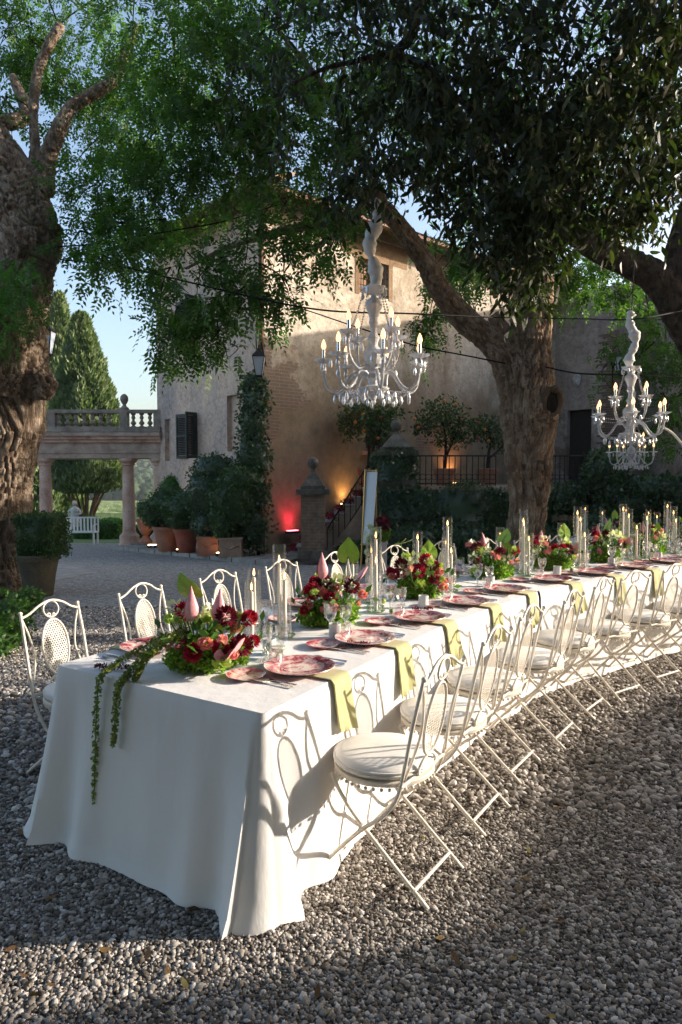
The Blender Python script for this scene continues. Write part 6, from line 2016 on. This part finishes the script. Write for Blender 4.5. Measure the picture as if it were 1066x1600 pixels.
def arrangement(label, s, off, seed, w=1.0, spec=None):
    p = tpath(s, off); zt0 = TOP + (.007 if s > 3.2 else .003)
    t = thing('flower_arrangement', label, 'flowers', (p.x, p.y, zt0), group='flower arrangements on the long table')
    rg = random.Random(seed)
    blobs = [((0, 0, .068 * w), (.13 * w, .11 * w, .08 * w)), ((-.10 * w, -.03, .05), (.075 * w, .08 * w, .055)), ((.10 * w, .03, .055), (.085 * w, .08 * w, .06)), ((.02, -.06, .045), (.085, .06, .05))]
    for i, (c, r_) in enumerate(blobs): mound(t, c, r_, int(1500 if i == 0 else 650), seed * 10 + i)
    # leaves and stems
    L2 = Leafy(); rgn = np.random.default_rng(seed)
    n = 90
    pp = np.column_stack([rgn.normal(0, .11 * w, n), rgn.normal(0, .09 * w, n), .10 + rgn.random(n) * .10])
    shell_leaves(L2, pp, unit(pp * np.array([1, 1, .4])), .055, rgn, hang=-.2, width=.45)
    L2.build('leaf_spray', MT['leaf_fresh'], t)
    def head(kind, x, y, z, sc_=1.0, rx=0, rz=0, ry=0, stem=True, spadix=False):
        o = obj(kind.replace('anthurium_green', 'anthurium').replace('anthurium_pink', 'anthurium').replace('anthurium_open', 'anthurium'), FL_[kind], t, (x, y, z))
        o.scale = (sc_,) * 3; o.rotation_euler = (rx, ry, rz)
        if spadix: obj('spadix', SPD, o)
        if stem:
            MB().tube(catmull([(x * .35, y * .35, .08), (x * .7, y * .7, z * .6), (x, y, z - .004)], 4), .0035, 5).build('stem', MT['stem'], t, 180)
        return o
    if spec:
        for sp in spec: head(*sp[0], **sp[1])
        n_ = lambda v: rg.uniform(-v, v)
        for i in range(5): head('rose', n_(.19), n_(.13) - .04, rg.uniform(.10, .24), rg.uniform(.65, .95), R(50) + n_(.5), n_(3))
        for i in range(5): head('lisianthus', n_(.20), n_(.14), rg.uniform(.12, .27), rg.uniform(.65, .95), n_(.8), n_(3))
        for i in range(4): head('orchid', n_(.17), n_(.12), rg.uniform(.16, .27), rg.uniform(.7, 1.0), R(60) + n_(.6), n_(3))
    else:
        n_ = lambda v: rg.uniform(-v, v)
        for i in range(4): head('red_dahlia' if i == 1 else 'dahlia', n_(.17) * w, n_(.13) * w - .02, rg.uniform(.15, .28), rg.uniform(.8, 1.15), n_(.7), n_(3))
        for i in range(3): head('carnation', n_(.19) * w, n_(.13) * w - .03, rg.uniform(.13, .27), rg.uniform(.75, 1.1), n_(.7), n_(3))
        for i in range(9): head('rose', n_(.20) * w, n_(.14) * w - .03, rg.uniform(.09, .27), rg.uniform(.75, 1.15), n_(.8), n_(3))
        for i in range(8): head('lisianthus', n_(.20) * w, n_(.15) * w, rg.uniform(.10, .27), rg.uniform(.8, 1.15), n_(.8), n_(3))
        for i in range(7): head('orchid', n_(.18) * w, n_(.13) * w - .02, rg.uniform(.14, .28), rg.uniform(.8, 1.15), R(60) + n_(.6), n_(3))
        head('anthurium_pink', -.10 + n_(.03), -.03, .24 + n_(.02), .115, R(80), n_(.5), spadix=False)
        head('anthurium_green', .06 + n_(.06), .02, .33 + n_(.03), .095, R(60) + n_(.4), n_(2.5), spadix=True)
        head('anthurium_green', .12 + n_(.03), .05, .27 + n_(.03), .08, R(70) + n_(.4), n_(2.5), spadix=True)
        if rg.random() < .6: head('anthurium_open', .16, -.08, .15, .10, R(30), R(-70), spadix=True)
    return t
K = {}
def H_(kind, x, y, z, **kw): return ((kind, x, y, z), kw)
# nearest arrangement, copied head by head from the photograph (x across the picture, y away)
spec1 = [
    H_('anthurium_green', -.085, .06, .335, sc_=.105, rx=R(62), rz=R(150), ry=R(10), spadix=True),
    H_('anthurium_pink', -.065, -.02, .215, sc_=.15, rx=R(84), rz=R(5)),
    H_('anthurium_pink', .05, .0, .205, sc_=.15, rx=R(82), rz=R(-14)),
    H_('dahlia', .095, -.02, .235, sc_=1.05, rx=R(50), rz=.2), H_('dahlia', .165, -.07, .115, sc_=1.1, rx=R(60), rz=.4), H_('dahlia', -.095, -.05, .155, sc_=.8, rx=R(50), rz=-.3),
    H_('red_dahlia', -.105, .04, .245, sc_=1.05, rx=R(35), rz=-.4), H_('carnation', .19, .02, .215, sc_=1.1, rx=R(40), rz=.9), H_('carnation', .215, -.03, .125, sc_=.8, rx=R(60), rz=1.0),
    H_('carnation', -.035, -.12, .10, sc_=1.15, rx=R(70)), H_('carnation', .085, -.11, .12, sc_=1.05, rx=R(60)),
    H_('rose', .02, -.12, .14, sc_=1.15, rx=R(60)), H_('rose', -.14, -.04, .14, sc_=.95, rx=R(50)), H_('rose', .13, .02, .17, sc_=1.0, rx=R(40)), H_('rose', -.16, -.05, .12, sc_=.8, rx=R(60)),
    H_('anthurium_open', .12, -.15, .085, sc_=.10, rx=R(20), rz=R(-90), spadix=True),
    H_('lisianthus', .14, .04, .21, sc_=1.1), H_('lisianthus', .10, -.15, .05, sc_=1.5), H_('lisianthus', .0, .03, .20), H_('lisianthus', -.13, .02, .20), H_('lisianthus', .05, -.02, .18, sc_=1.2),
    H_('orchid', -.02, .06, .20, rx=R(60)), H_('orchid', -.06, .05, .19, rx=R(70)),
]
arrangement('flower arrangement with trailing amaranth at the near end of the table', .33, .02, 1, 1.0, spec1)
spec2 = [
    H_('anthurium_pink', -.03, -.03, .27, sc_=.145, rx=R(86), rz=R(4)),
    H_('anthurium_green', .12, .02, .40, sc_=.105, rx=R(96), rz=R(170), spadix=True),
    H_('anthurium_open', .16, -.02, .25, sc_=.10, rx=R(20), rz=R(-80), spadix=True),
    H_('red_dahlia', -.085, -.05, .20, sc_=1.15, rx=R(60), rz=-.2), H_('carnation', .015, -.08, .165, sc_=1.1, rx=R(60)), H_('dahlia', -.02, .02, .24, rx=R(50)), H_('dahlia', .14, -.03, .225, sc_=1.0, rx=R(60)),
    H_('carnation', -.08, .02, .245, sc_=.8, rx=R(40)), H_('carnation', -.13, -.10, .10, sc_=.7, rx=R(60)),
    H_('rose', .035, -.11, .12, sc_=1.0, rx=R(70)), H_('rose', -.11, -.06, .12, sc_=1.1, rx=R(50)), H_('rose', .05, .0, .21, sc_=1.0, rx=R(40)), H_('rose', .20, -.05, .18, sc_=1.0, rx=R(60)), H_('rose', -.04, -.04, .19, sc_=.9, rx=R(60)),
    H_('orchid', .08, .0, .235, rx=R(70), sc_=1.2), H_('orchid', .05, .05, .24, rx=R(70)),
    H_('lisianthus', .02, .03, .235), H_('lisianthus', .09, .05, .22), H_('lisianthus', .10, -.12, .08, sc_=1.1), H_('lisianthus', .13, -.08, .12),
]
arrangement('flower arrangement with upright pink and round green anthuriums, second along the table', 1.34, .02, 2, .95, spec2)
spec3 = [
    H_('anthurium_green', -.12, .05, .37, sc_=.105, rx=R(20), rz=R(-120), spadix=True), H_('anthurium_green', .08, .05, .30, sc_=.10, rx=R(80), rz=R(10)),
    H_('red_dahlia', .05, -.03, .26, sc_=1.15, rx=R(50)), H_('red_dahlia', -.01, -.07, .19, sc_=1.25, rx=R(60)), H_('dahlia', .10, -.02, .22, rx=R(50)), H_('dahlia', -.12, .0, .22, sc_=1.1, rx=R(40)), H_('carnation', .10, -.08, .14, sc_=1.1, rx=R(60)), H_('carnation', -.17, -.02, .16, sc_=1.1, rx=R(50)), H_('carnation', -.20, .0, .18, sc_=.8, rx=R(50)),
    H_('orchid', -.09, .03, .25, rx=R(70), sc_=1.2), H_('orchid', .09, .02, .19, rx=R(70), sc_=1.1), H_('orchid', -.06, -.03, .20, rx=R(70)), H_('orchid', .04, .04, .27, rx=R(70)), H_('orchid', -.02, .05, .27, rx=R(70)),
    H_('rose', .14, -.05, .18, sc_=1.1, rx=R(50)), H_('rose', -.19, -.04, .15, sc_=.9, rx=R(50)), H_('rose', .16, -.09, .08, sc_=1.2, rx=R(60)), H_('rose', .18, -.03, .11),
    H_('lisianthus', -.08, .02, .28), H_('lisianthus', .15, .0, .21), H_('lisianthus', .0, -.12, .10, sc_=1.5),
]
arrangement('flower arrangement of crimson dahlias and white orchids, third along the table', 2.40, .03, 3, 1.0, spec3)
arrangement('flower arrangement in pinks behind the fifth plate', 3.50, .0, 14, 1.0)
arrangement('flower arrangement with tall green anthuriums before the big trunk', 4.30, .0, 25, 1.0)
arrangement('flower arrangement with pink and red heads below the second chandelier', 5.15, .0, 36, 1.0)
arrangement('flower arrangement cut by the picture edge', 5.95, .0, 47, 1.0)
arrangement('flower arrangement on the far end of the table', 6.9, .0, 58, 1.0)

def strand(label, pts, r0, seed):
    rg = np.random.default_rng(seed)
    P = catmull(pts, 14)
    t = thing('amaranth_strand', label, 'flowers', tuple(P[0]), group='amaranth strands hanging off the table end')
    o = Vector(P[0])
    MB().tube([q - o for q in P], .003, 5).build('stem', MT['stem'], t, 180)
    L2 = Leafy()
    n = 900
    i = rg.integers(0, len(P) - 1, n); f = rg.random(n)
    A = np.array([tuple(q - o) for q in P])
    c = A[i] * (1 - f)[:, None] + A[i + 1] * f[:, None]
    tt = (i + f) / len(P)
    rr = r0 * (.55 + .45 * np.sin(tt * 40 + seed) ** 2) * np.interp(tt, [0, .1, .8, 1], [.6, 1, 1, .35])
    u = rand_unit(n, rg)
    c = c + u * rr[:, None]
    shell_leaves(L2, c, u, .013, rg, hang=.1, width=.95, jitter=.8)
    L2.build('tassels', MT['amaranth'], t)
e = -1
def te(s, off, z): 
    q = tpath(s, off, z); return q
strand('long amaranth strand hanging almost to the cloth hem at the table end', [te(.20, -.10, .93), te(.10, -.18, .86), te(.02, -.245, .80), te(-.03, -.26, .755), te(-.05, -.262, .60), te(-.065, -.258, .40), te(-.08, -.25, .235)], .010, 1)
strand('shorter amaranth strand hanging beside the long one', [te(.22, -.06, .93), te(.10, -.10, .88), te(.02, -.125, .80), te(-.03, -.14, .75), te(-.045, -.145, .64), te(-.055, -.15, .50)], .013, 2)
strand('pale amaranth strand lying across the table end', [te(.24, -.02, .95), te(.12, -.05, .90), te(.05, -.07, .85), te(.02, -.085, .79), te(.02, -.10, .775)], .011, 3)

# ------------------------------------------------------------------ candles, votives, fruit
def flame_mesh():
    return MB().lathe([(.0005, 0), (.004, .006), (.0058, .014), (.004, .026), (.0015, .036), (.0003, .042)], 8).mesh('flame', MT['flame'], 180)
FLM = flame_mesh()
CYL = {}
def hurricane(s, off, hcyl, hcandle, label, dish=True, r=.038, lit=True, p=None, z0=None):
    q = p if p is not None else tpath(s, off)
    zt0 = z0 if z0 is not None else TOP + (.007 if s > 3.2 else .003)
    key = round(hcyl, 3)
    if key not in CYL:
        CYL[key] = MB().lathe([(r * .98, .0), (r, .002), (r, hcyl), (r - .003, hcyl), (r - .003, .004)], 24, cap=False).mesh('glass_cylinder', MT['glass'], 60)
    base = zt0 + (.012 if dish else 0)
    g = obj('glass_cylinder', CYL[key], None, (q.x, q.y, base))
    tag(g, 'clear glass cylinder round ' + label, 'vase', 'glass cylinders over candles')
    if dish:
        d = MB().lathe([(.001, 0), (.05, 0), (.058, .010), (.055, .0115), (.001, .0105)], 20).build('candle_dish', MT['green_glass'], None, 40, (q.x, q.y, zt0))
        tag(d, 'small green glass dish under ' + label, 'dish', 'candle dishes')
    c = thing('taper_candle', label[4:] if label.startswith('the ') else label, 'candle', (q.x, q.y, base + .003), group='lit ivory tapers')
    MB().lathe([(.0125, 0), (.012, .02), (.0095, hcandle - .004), (.006, hcandle), (.001, hcandle)], 12).build('wax', MT['wax'], c, 50)
    MB().tube([(0, 0, hcandle), (.001, 0, hcandle + .010)], .0012, 5).build('wick', MT['wick'], c)
    obj('flame', FLM, c, (0, 0, hcandle + .006))
# clusters between the arrangements: (s, off, glass height, candle height)
cand = [
    (.98, -.02, .30, .22), (.80, -.10, .24, .19), (.86, .04, .0, .0),
    (1.12, -.16, .36, .27), (.92, -.18, .27, .23),
    (1.80, .08, .32, .22), (1.92, .0, .40, .33), (1.86, -.14, .27, .20), (2.04, -.12, .31, .24),
    (2.86, .0, .41, .35), (2.74, .10, .24, .20), (2.66, -.14, .33, .27), (3.02, -.10, .28, .22),
    (3.88, .02, .38, .30), (3.82, .12, .27, .21), (4.0, -.08, .42, .31), (3.74, -.12, .30, .22),
    (4.70, .02, .36, .30), (4.62, .12, .26, .20), (4.80, -.08, .42, .34), (4.58, -.1, .3, .24),
    (5.52, .02, .38, .30), (5.46, .14, .28, .22), (5.62, -.1, .44, .36), (5.40, -.12, .30, .24), (5.72, .1, .34, .28),
    (6.4, .02, .38, .30), (6.5, -.1, .44, .36), (6.3, .1, .30, .24),
]
WHERE = ['between first and second flower arrangements', 'between second and third flower arrangements', 'between third and fourth flower arrangements', 'between fourth and fifth flower arrangements', 'between fifth and sixth flower arrangements', 'between sixth and seventh flower arrangements', 'near the far table end']
grp_n = {}
for (s, off, hg, hc) in cand:
    if hg <= 0: continue
    g_ = 0 if s < 1.3 else 1 if s < 2.3 else 2 if s < 3.3 else 3 if s < 4.2 else 4 if s < 5.0 else 5 if s < 5.9 else 6
    i = grp_n.get(g_, 0); grp_n[g_] = i + 1
    hg, hc = min(.53, hg * 1.28), min(.45, hc * 1.3)
    hurricane(s, off, hg, hc, f'the {ORD[i]} taper {WHERE[g_]}')
# footed dish with candle
q = tpath(1.10, .02)
def votive(s, off, label, frosted=True):
    q = tpath(s, off); zt0 = TOP + (.007 if s > 3.2 else .003)
    t = thing('votive_glass', label, 'candle holder', (q.x, q.y, zt0), group='votive glasses')
    if frosted:
        MB().lathe([(.001, .006), (.028, .006), (.031, 0), (.032, .004), (.0325, .075), (.030, .075), (.029, .01)], 20, cap=False).build('glass', MT['frost'], t, 40)
        MB().lathe([(.001, .008), (.026, .008), (.026, .04), (.001, .038)], 14).build('wax', MT['wax'], t)
    else:
        MB().lathe([(.03, 0), (.01, .008), (.008, .02), (.03, .035), (.044, .05), (.045, .052)], 18, cap=False).build('glass', MT['green_glass'], t, 50)
        MB().lathe([(.001, .03), (.028, .035), (.030, .052), (.001, .050)], 14).build('wax', MT['wax'], t, 40)
VO = [(1.10, .22), (.66, .12), (2.12, .24), (3.15, .22), (4.05, .24), (4.9, .22), (5.7, .24), (1.62, -.25), (2.6, -.25)]
VN = ['beside the second flower arrangement', 'by the nearest tumbler', 'beside the third flower arrangement', 'beside the fourth plate', 'by the sixth plate', 'by the eighth plate', 'by the ninth plate', 'on the villa side near the second arrangement', 'on the villa side near the third arrangement']
for (s, off), n in zip(VO, VN): votive(s, off, 'frosted votive glass ' + n)
votive(.72, .08, 'low green glass bowl with floating candle near the first arrangement', False)
votive(.62, .20, 'low green glass bowl with candle beside the nearest goblets', False)
# limes and small green fruit scattered along the middle
MT['lime'] = simple('lime_fruit', (0.26, 0.34, 0.05), (0.42, 0.48, 0.12), .4, 15)
fr = MB().ball((0, 0, .014), .014, 8, 6).mesh('green_fruit', MT['lime'], 180)
rf_ = random.Random(9)
for i in range(26):
    s = .55 + i * .21 + rf_.uniform(-.05, .05); off = rf_.uniform(-.18, .22)
    q = tpath(s, off)
    o = obj('green_fruit', fr, None, (q.x, q.y, TOP + (.006 if s > 3.2 else .002))); sc0 = rf_.uniform(.8, 1.5); o.scale = (sc0,) * 3
    tag(o, 'small green fruit scattered among the candles along the table', 'fruit', 'green fruit scattered along the table')
# dark red sprigs lying on the cloth
for i, (s, off) in enumerate(((.07, -.33), (.11, -.24), (1.0, .42), (1.05, -.3), (2.0, .30), (5.5, .3))):
    q = tpath(s, off); rg = np.random.default_rng(40 + i); n = 120
    L2 = Leafy(); u = rg.random(n)
    pp = np.column_stack([(u - .5) * .13, rg.normal(0, .006, n), .008 + rg.random(n) * .012])
    shell_leaves(L2, pp, np.tile([0, 0, 1.0], (n, 1)), .014, rg, jitter=1.0)
    o = L2.build('amaranth_sprig', MT['burgundy']); o.location = (q.x, q.y, TOP + .004); o.rotation_euler = (0, 0, rg.uniform(-.4, .4))
    tag(o, ['dark red sprig lying at the table end corner', 'dark red sprig lying next to the hanging strands', 'dark red sprig by the second plate', 'dark red sprig on the villa side of the cloth', 'dark red sprig near the fourth tumbler', 'dark red sprig by the far plates'][i], 'flowers', 'dark red sprigs')

# ------------------------------------------------------------------ chandeliers
def chandelier(label, loc, s, seed, sleeve_h, wob, arms=8, up=5, dense=False, yaw_=0.0):
    """loc: centre of the lower arm ring"""
    t = thing('chandelier', label, 'chandelier', loc, yaw_, 'crystal chandeliers over the table')
    C = MT['crystal']
    stem = [(.001, -.17), (.02, -.165), (.03, -.14), (.02, -.12), (.055, -.10), (.10, -.075), (.105, -.065), (.05, -.05), (.045, -.02), (.06, .0), (.055, .04), (.035, .06), (.03, .08), (.075, .14), (.085, .18), (.07, .22), (.03, .26), (.035, .29), (.05, .32), (.03, .35), (.024, .40), (.04, .44), (.035, .48), (.055, .54), (.07, .58), (.06, .61), (.025, .64), (.02, .67)]
    MB().lathe([(r * s, z * s) for r, z in stem], 12).build('stem', MT['crystal_dish'], t, 20)
    # scalloped crown dish and bottom bowl
    def dish(z, r0, r1, h, n=12):
        m = MB()
        m.grid(lambda u, v: (math.cos(u * 2 * PI) * (r0 + (r1 - r0) * v + .012 * v * math.cos(u * 2 * PI * n / 2)) * s, math.sin(u * 2 * PI) * (r0 + (r1 - r0) * v + .012 * v * math.cos(u * 2 * PI * n / 2)) * s, (z + h * v * v) * s), 36, 5, True)
        return m
    W_ = MT['crystal_dish']
    dish(.66, .02, .105, .05).build('crown_dish', W_, t, 60)
    dish(-.13, .03, .125, .06).build('bowl', W_, t, 60)
    bob = dish(0, .012, .076, .026, 14).mesh('drip_dish', W_, 60)
    cup = MB().lathe([(.016 * s, -.03 * s), (.022 * s, -.015 * s), (.012 * s, 0)], 10).mesh('cup', C, 40)
    tube = MB().lathe([(.0135 * s, 0), (.0135 * s, .095 * s)], 10).mesh('candle_tube', MT['chrome'], 40)
    bulb = MB().lathe([(.008 * s, 0), (.017 * s, .012 * s), (.0205 * s, .028 * s), (.016 * s, .052 * s), (.006 * s, .075 * s), (.001, .084 * s)], 10).mesh('bulb', MT['bulb'], 180)
    drop = MB().lathe([(.001, 0), (.009 * s, -.014 * s), (.016 * s, -.045 * s), (.012 * s, -.064 * s), (.001, -.074 * s)], 8).mesh('crystal_drop', C, 10)
    bead = MB().ball((0, 0, 0), .0085 * s, 6, 4)
    rg = random.Random(seed)
    def light(x, y, z, parent):
        a = obj('drip_dish', bob, parent, (x, y, z)); 
        obj('cup', cup, a); 
        ct = obj('candle_tube', tube, parent, (x, y, z + .012 * s)); 
        bl = obj('bulb', bulb, ct, (0, 0, .094 * s))
    tips = []
    for ring, (n, rad, zt_, z0, dip) in enumerate(((arms, .40, .13, .0, -.10), (up, .235, .33, .10, .02))):
        for k in range(n):
            a = 2 * PI * k / n + (.3 if ring else 0.1)
            ca, sa = math.cos(a), math.sin(a)
            pr = [(.04, z0), (.10, z0 + .05), (.17, z0 + .035), (.24 * rad / .4, z0 + dip * .6), (.31 * rad / .4, z0 + dip), (.375 * rad / .4, z0 + dip * .55), (rad, zt_ - .07), (rad, zt_)]
            if ring: pr = [(.04, z0), (.08, z0 + .0), (.14, z0 - .03), (.20, z0 + .02), (rad, z0 + .10), (rad, zt_)]
            arm = MB().tube(catmull([(r * ca * s, r * sa * s, z * s) for r, z in pr], 5), .0125 * s, 8).build('arm', MT['crystal_arm'], t, 180)
            light(rad * ca * s, rad * sa * s, zt_ * s, t)
            tips.append((rad * ca * s, rad * sa * s, zt_ * s, ring))
            for q in range(3):
                b = a + (q - 1) * .20
                obj('crystal_drop', drop, t, (math.cos(b) * (rad + .01) * s, math.sin(b) * (rad + .01) * s, (zt_ - .005) * s))
            if not ring:
                obj('crystal_drop', drop, t, (.31 * ca * s, .31 * sa * s, (dip - .02) * s))
                for q in range(3): obj('crystal_drop', drop, t, ((.16 + .06 * q) * math.cos(a + .25 + .1 * q) * s, (.16 + .06 * q) * math.sin(a + .25 + .1 * q) * s, (-.12 - .02 * (q % 2)) * s))
    # bead swags between arms and up to the crown dish
    def swag(p, q, sag, n):
        m = MB()
        for i in range(n + 1):
            u = i / n
            x = Vector(p).lerp(Vector(q), u); x.z -= sag * s * 4 * u * (1 - u)
            m.add([(v[0] + x.x, v[1] + x.y, v[2] + x.z) for v in bead.v], bead.f)
        m.build('bead_string', C, t)
    low = [q for q in tips if q[3] == 0]; hi = [q for q in tips if q[3] == 1]
    for k in range(len(low)):
        a, b = low[k], low[(k + 1) % len(low)]
        swag((a[0] * .78, a[1] * .78, -.10 * s), (b[0] * .78, b[1] * .78, -.10 * s), .03, 12)
        swag((a[0] * .78, a[1] * .78, -.10 * s), (0.1 * s * a[0] / .4, .1 * s * a[1] / .4, -.12 * s), .025, 9)
    for h_ in hi:
        swag((h_[0], h_[1], h_[2]), (h_[0] * .4, h_[1] * .4, .69 * s), .03 if not dense else .05, 20)
    if dense:
        for k in range(len(low)):
            a, b = low[k], low[(k + 1) % len(low)]
            swag(a[:3], b[:3], .05, 14)
    for k in range(8):
        a = 2 * PI * k / 8
        if k % 2: obj('crystal_drop', drop, t, (math.cos(a) * .10 * s, math.sin(a) * .10 * s, .70 * s))
        obj('crystal_drop', drop, t, (math.cos(a) * .12 * s, math.sin(a) * .12 * s, -.075 * s))
    # gathered white sleeve over the chain
    z0 = .70 * s; n = 60
    path = []; rad = []
    for i in range(n + 1):
        u = i / n
        path.append((wob[0] * math.sin(u * 8 + seed) * (u * (1 - u)) ** .5 * .07, wob[1] * .02 * math.cos(u * 7), z0 + u * sleeve_h))
        rad.append((.05 + .009 * math.sin(u * 29 + seed) + .004 * math.sin(u * 67) + .010 * math.sin(u * 13)) * s * (1 if u < .97 else .6) * (.8 if u < .12 else 1))
    MB().tube(path, rad, 12).build('fabric_sleeve', MT['sleeve'], t, 180)
    MB().tube([(path[-1][0], path[-1][1], z0 + sleeve_h), (0, 0, z0 + sleeve_h + .5)], .006, 6).build('chain', MT['iron'], t)
    return t
c1 = at(584, 592, 5.6)
ch1 = chandelier('crystal chandelier with lit bulbs under a crumpled white sleeve, largest of three', c1, 1.02, 1, at(584, 345, 5.6).z - at(584, 484, 5.6).z + .02, (1.2, 1), 7, 4, False, .25)
c2 = at(984, 668, 7.0)
ch2 = chandelier('bright sunlit crystal chandelier with thick bead strings beside the leaning limb', c2, .86, 4, at(984, 504, 7).z - at(984, 592, 7).z, (.8, 1), 6, 4, True, .1)
c3 = at(986, 718, 9.6)
ch3 = chandelier('small distant chandelier seen just below the sunlit one', c3, .72, 7, .6, (.5, 1), 6, 4, False, .4)
# arching white pole beside the second chandelier
tag(MB().tube(catmull([at(1034, 666, 7.3), at(1056, 682, 7.4), at(1080, 720, 7.5), at(1100, 800, 7.6), (4.2, 7.7, 0)], 8), .014, 8).build('arched_pole', MT['hose'], None, 180), 'thin white arched pole curving away beside the sunlit chandelier', 'pole')

# ------------------------------------------------------------------ welcome sign on a gilt easel, flower plinth
EY = 13.6
pe = at(576, 880, EY)
ez = zg(EY)
es = thing('easel', 'slender gilt easel standing before the ivy pillar', 'easel', (pe.x, EY, ez), R(-18))
hE = at(580, 733, EY).z - ez
for a, b in (((-.16, 0, 0), (-.10, .1, hE)), ((.16, 0, 0), (.13, .1, hE)), ((.0, .5, 0), (.02, .14, hE * .95))):
    MB().tube([a, b], .016, 8).build('leg', MT['gold'], es)
MB().tube([(-.10, .1, hE - .03), (.13, .1, hE - .03)], .012, 6).build('top_bar', MT['gold'], es)
MB().tube([(-.17, -.03, .52), (.17, -.03, .52)], .014, 6).build('ledge', MT['gold'], es)
sb = MB().box((0, 0, .72), (.30, .02, 1.44)).build('sign_board', MT['board'], None, None, (pe.x - .03, EY - .04, ez + .54), R(-18 - 38))
sb.rotation_euler = (R(-5), 0, R(-52))
tag(sb, 'tall narrow white welcome board leaning on the gilt easel', 'sign')
pp_ = at(592, 878, 13.2)
pl_ = MB().box((0, 0, .29), (.30, .30, .56)).box((0, 0, .58), (.34, .34, .03)).build('flower_plinth', MT['plinth'], None, None, (pp_.x, 13.2, zg(13.2)))
tag(pl_, 'square pinkish plinth in front of the easel', 'plinth')
t = thing('flower_arrangement', 'white and burgundy flowers heaped on the plinth by the easel', 'flowers', (pp_.x, 13.2, zg(13.2) + .6))
for i, (c, r_) in enumerate((((.02, 0, .10), (.17, .16, .12)), ((.10, -.03, .16), (.12, .12, .12)), ((-.12, 0, .0), (.10, .12, .10)))):
    mound(t, c, r_, 900, 900 + i, leaf=.03)
for (kd, x, y, z, s_) in (('white_rose', -.08, -.15, .2, 1.5), ('white_rose', -.2, -.1, .02, 1.3), ('white_rose', -.17, -.12, .3, 1.1), ('white_rose', -.22, -.08, -.2, 1.3), ('white_rose', -.2, -.05, -.38, 1.1), ('orchid', -.24, -.06, .14, 1.5), ('dahlia', .06, -.12, .32, 1.7), ('dahlia', .15, -.08, .36, 1.6), ('dahlia', .0, -.08, .42, 1.4), ('dahlia', .14, -.1, .24, 1.2), ('red_dahlia', .08, -.06, .45, 1.3)):
    o = obj(kd, FL_[kd], t, (x, y, z)); o.scale = (s_,) * 3; o.rotation_euler = (R(70), 0, 0)
L2 = Leafy(); rg = np.random.default_rng(70); n = 120
shell_leaves(L2, np.column_stack([rg.normal(-.02, .006, n), np.full(n, -.17), .05 - rg.random(n) * .42]), np.tile([0, -1.0, 0], (n, 1)), .03, rg, hang=.5)
L2.build('trailing_spray', MT['burgundy'], t)

# ------------------------------------------------------------------ second table in the shade behind the far end
TB = Vector((4.6, 9.4, zg(9.4))); tbyaw = R(-35)
def t2(a, b, z=TOP):
    c, s_ = math.cos(tbyaw), math.sin(tbyaw)
    return Vector((TB.x + a * c - b * s_, TB.y + a * s_ + b * c, TB.z + z))
mb = MB(); NN = 64; rows = 10
for j in range(rows + 1):
    v = j / rows
    for i in range(NN):
        u = i / NN * 4; e_, f_ = int(u), u - int(u)
        cs = [(-1.4, -.5), (1.4, -.5), (1.4, .5), (-1.4, .5)]
        a0_, a1_ = cs[e_], cs[(e_ + 1) % 4]
        x, y = a0_[0] + (a1_[0] - a0_[0]) * f_, a0_[1] + (a1_[1] - a0_[1]) * f_
        k_ = 1 + v * (.04 + .025 * math.sin(i * 1.9))
        mb.v.append(tuple(t2(x * (1 + (k_ - 1) * .5), y * k_, TOP * (1 - v) + .012 * v)))
for j in range(rows):
    for i in range(NN): mb.f.append((j * NN + i, (j + 1) * NN + i, (j + 1) * NN + (i + 1) % NN, j * NN + (i + 1) % NN))
mb.f.append(tuple(range(NN)))
tag(mb.build('tablecloth', MT['linen'], None, 50), 'white cloth on the shaded second table behind the far candles', 'tablecloth')
for i, (a, b, hg, hc) in enumerate(((-1.2, 0, .5, .42), (-.98, .1, .44, .36), (-.62, -.05, .5, .42), (-.35, .1, .46, .38), (-.22, 0, .44, .34), (-.1, .1, .46, .36), (.2, .05, .52, .44), (.42, -.05, .5, .42), (.7, .05, .46, .38))):
    q = t2(a, b, 0)
    hurricane(9, 0, hg, hc, f'the {ORD[i]} taper on the shaded second table', False, .045, True, q, q.z + TOP + .002)
def arr2(label, a, b, seed):
    t = arrangement(label, 1.0, 0, seed, .9)
    q = t2(a, b); t.location = (q.x, q.y, q.z + .002)
arr2('dark flower arrangement on the shaded second table', -.8, -.05, 61)
arr2('flower arrangement at the picture edge on the shaded second table', .05, -.1, 72)
for k, (a, b, f_) in enumerate(((-.95, -.78, 0), (-.3, -.78, 0), (.35, -.78, 0))):
    q = t2(a, b, 0); q.z = zg(q.y)
    dup(chair0, q, tbyaw + f_, f'cream folding chair, {ORD[k]} from the trunk end at the shaded second table', 'cream folding chairs')

# ------------------------------------------------------------------ air between here and the hills
hz = MB().box((-60, 395, 15), (1300, 900, 60))
m, nt, b, N, L = newmat('haze')
N.remove(b)
pv_ = N.new('ShaderNodeVolumePrincipled')
pv_.inputs['Color'].default_value = (0.82, 0.90, 1.0, 1)
pv_.inputs['Density'].default_value = 0.0003
pv_.inputs['Anisotropy'].default_value = 0.2
L.new(pv_.outputs[0], N['Material Output'].inputs['Volume'])
o = hz.build('haze', m)
tag(o, 'pale blue haze in the air over the valley', 'haze', kind='stuff')
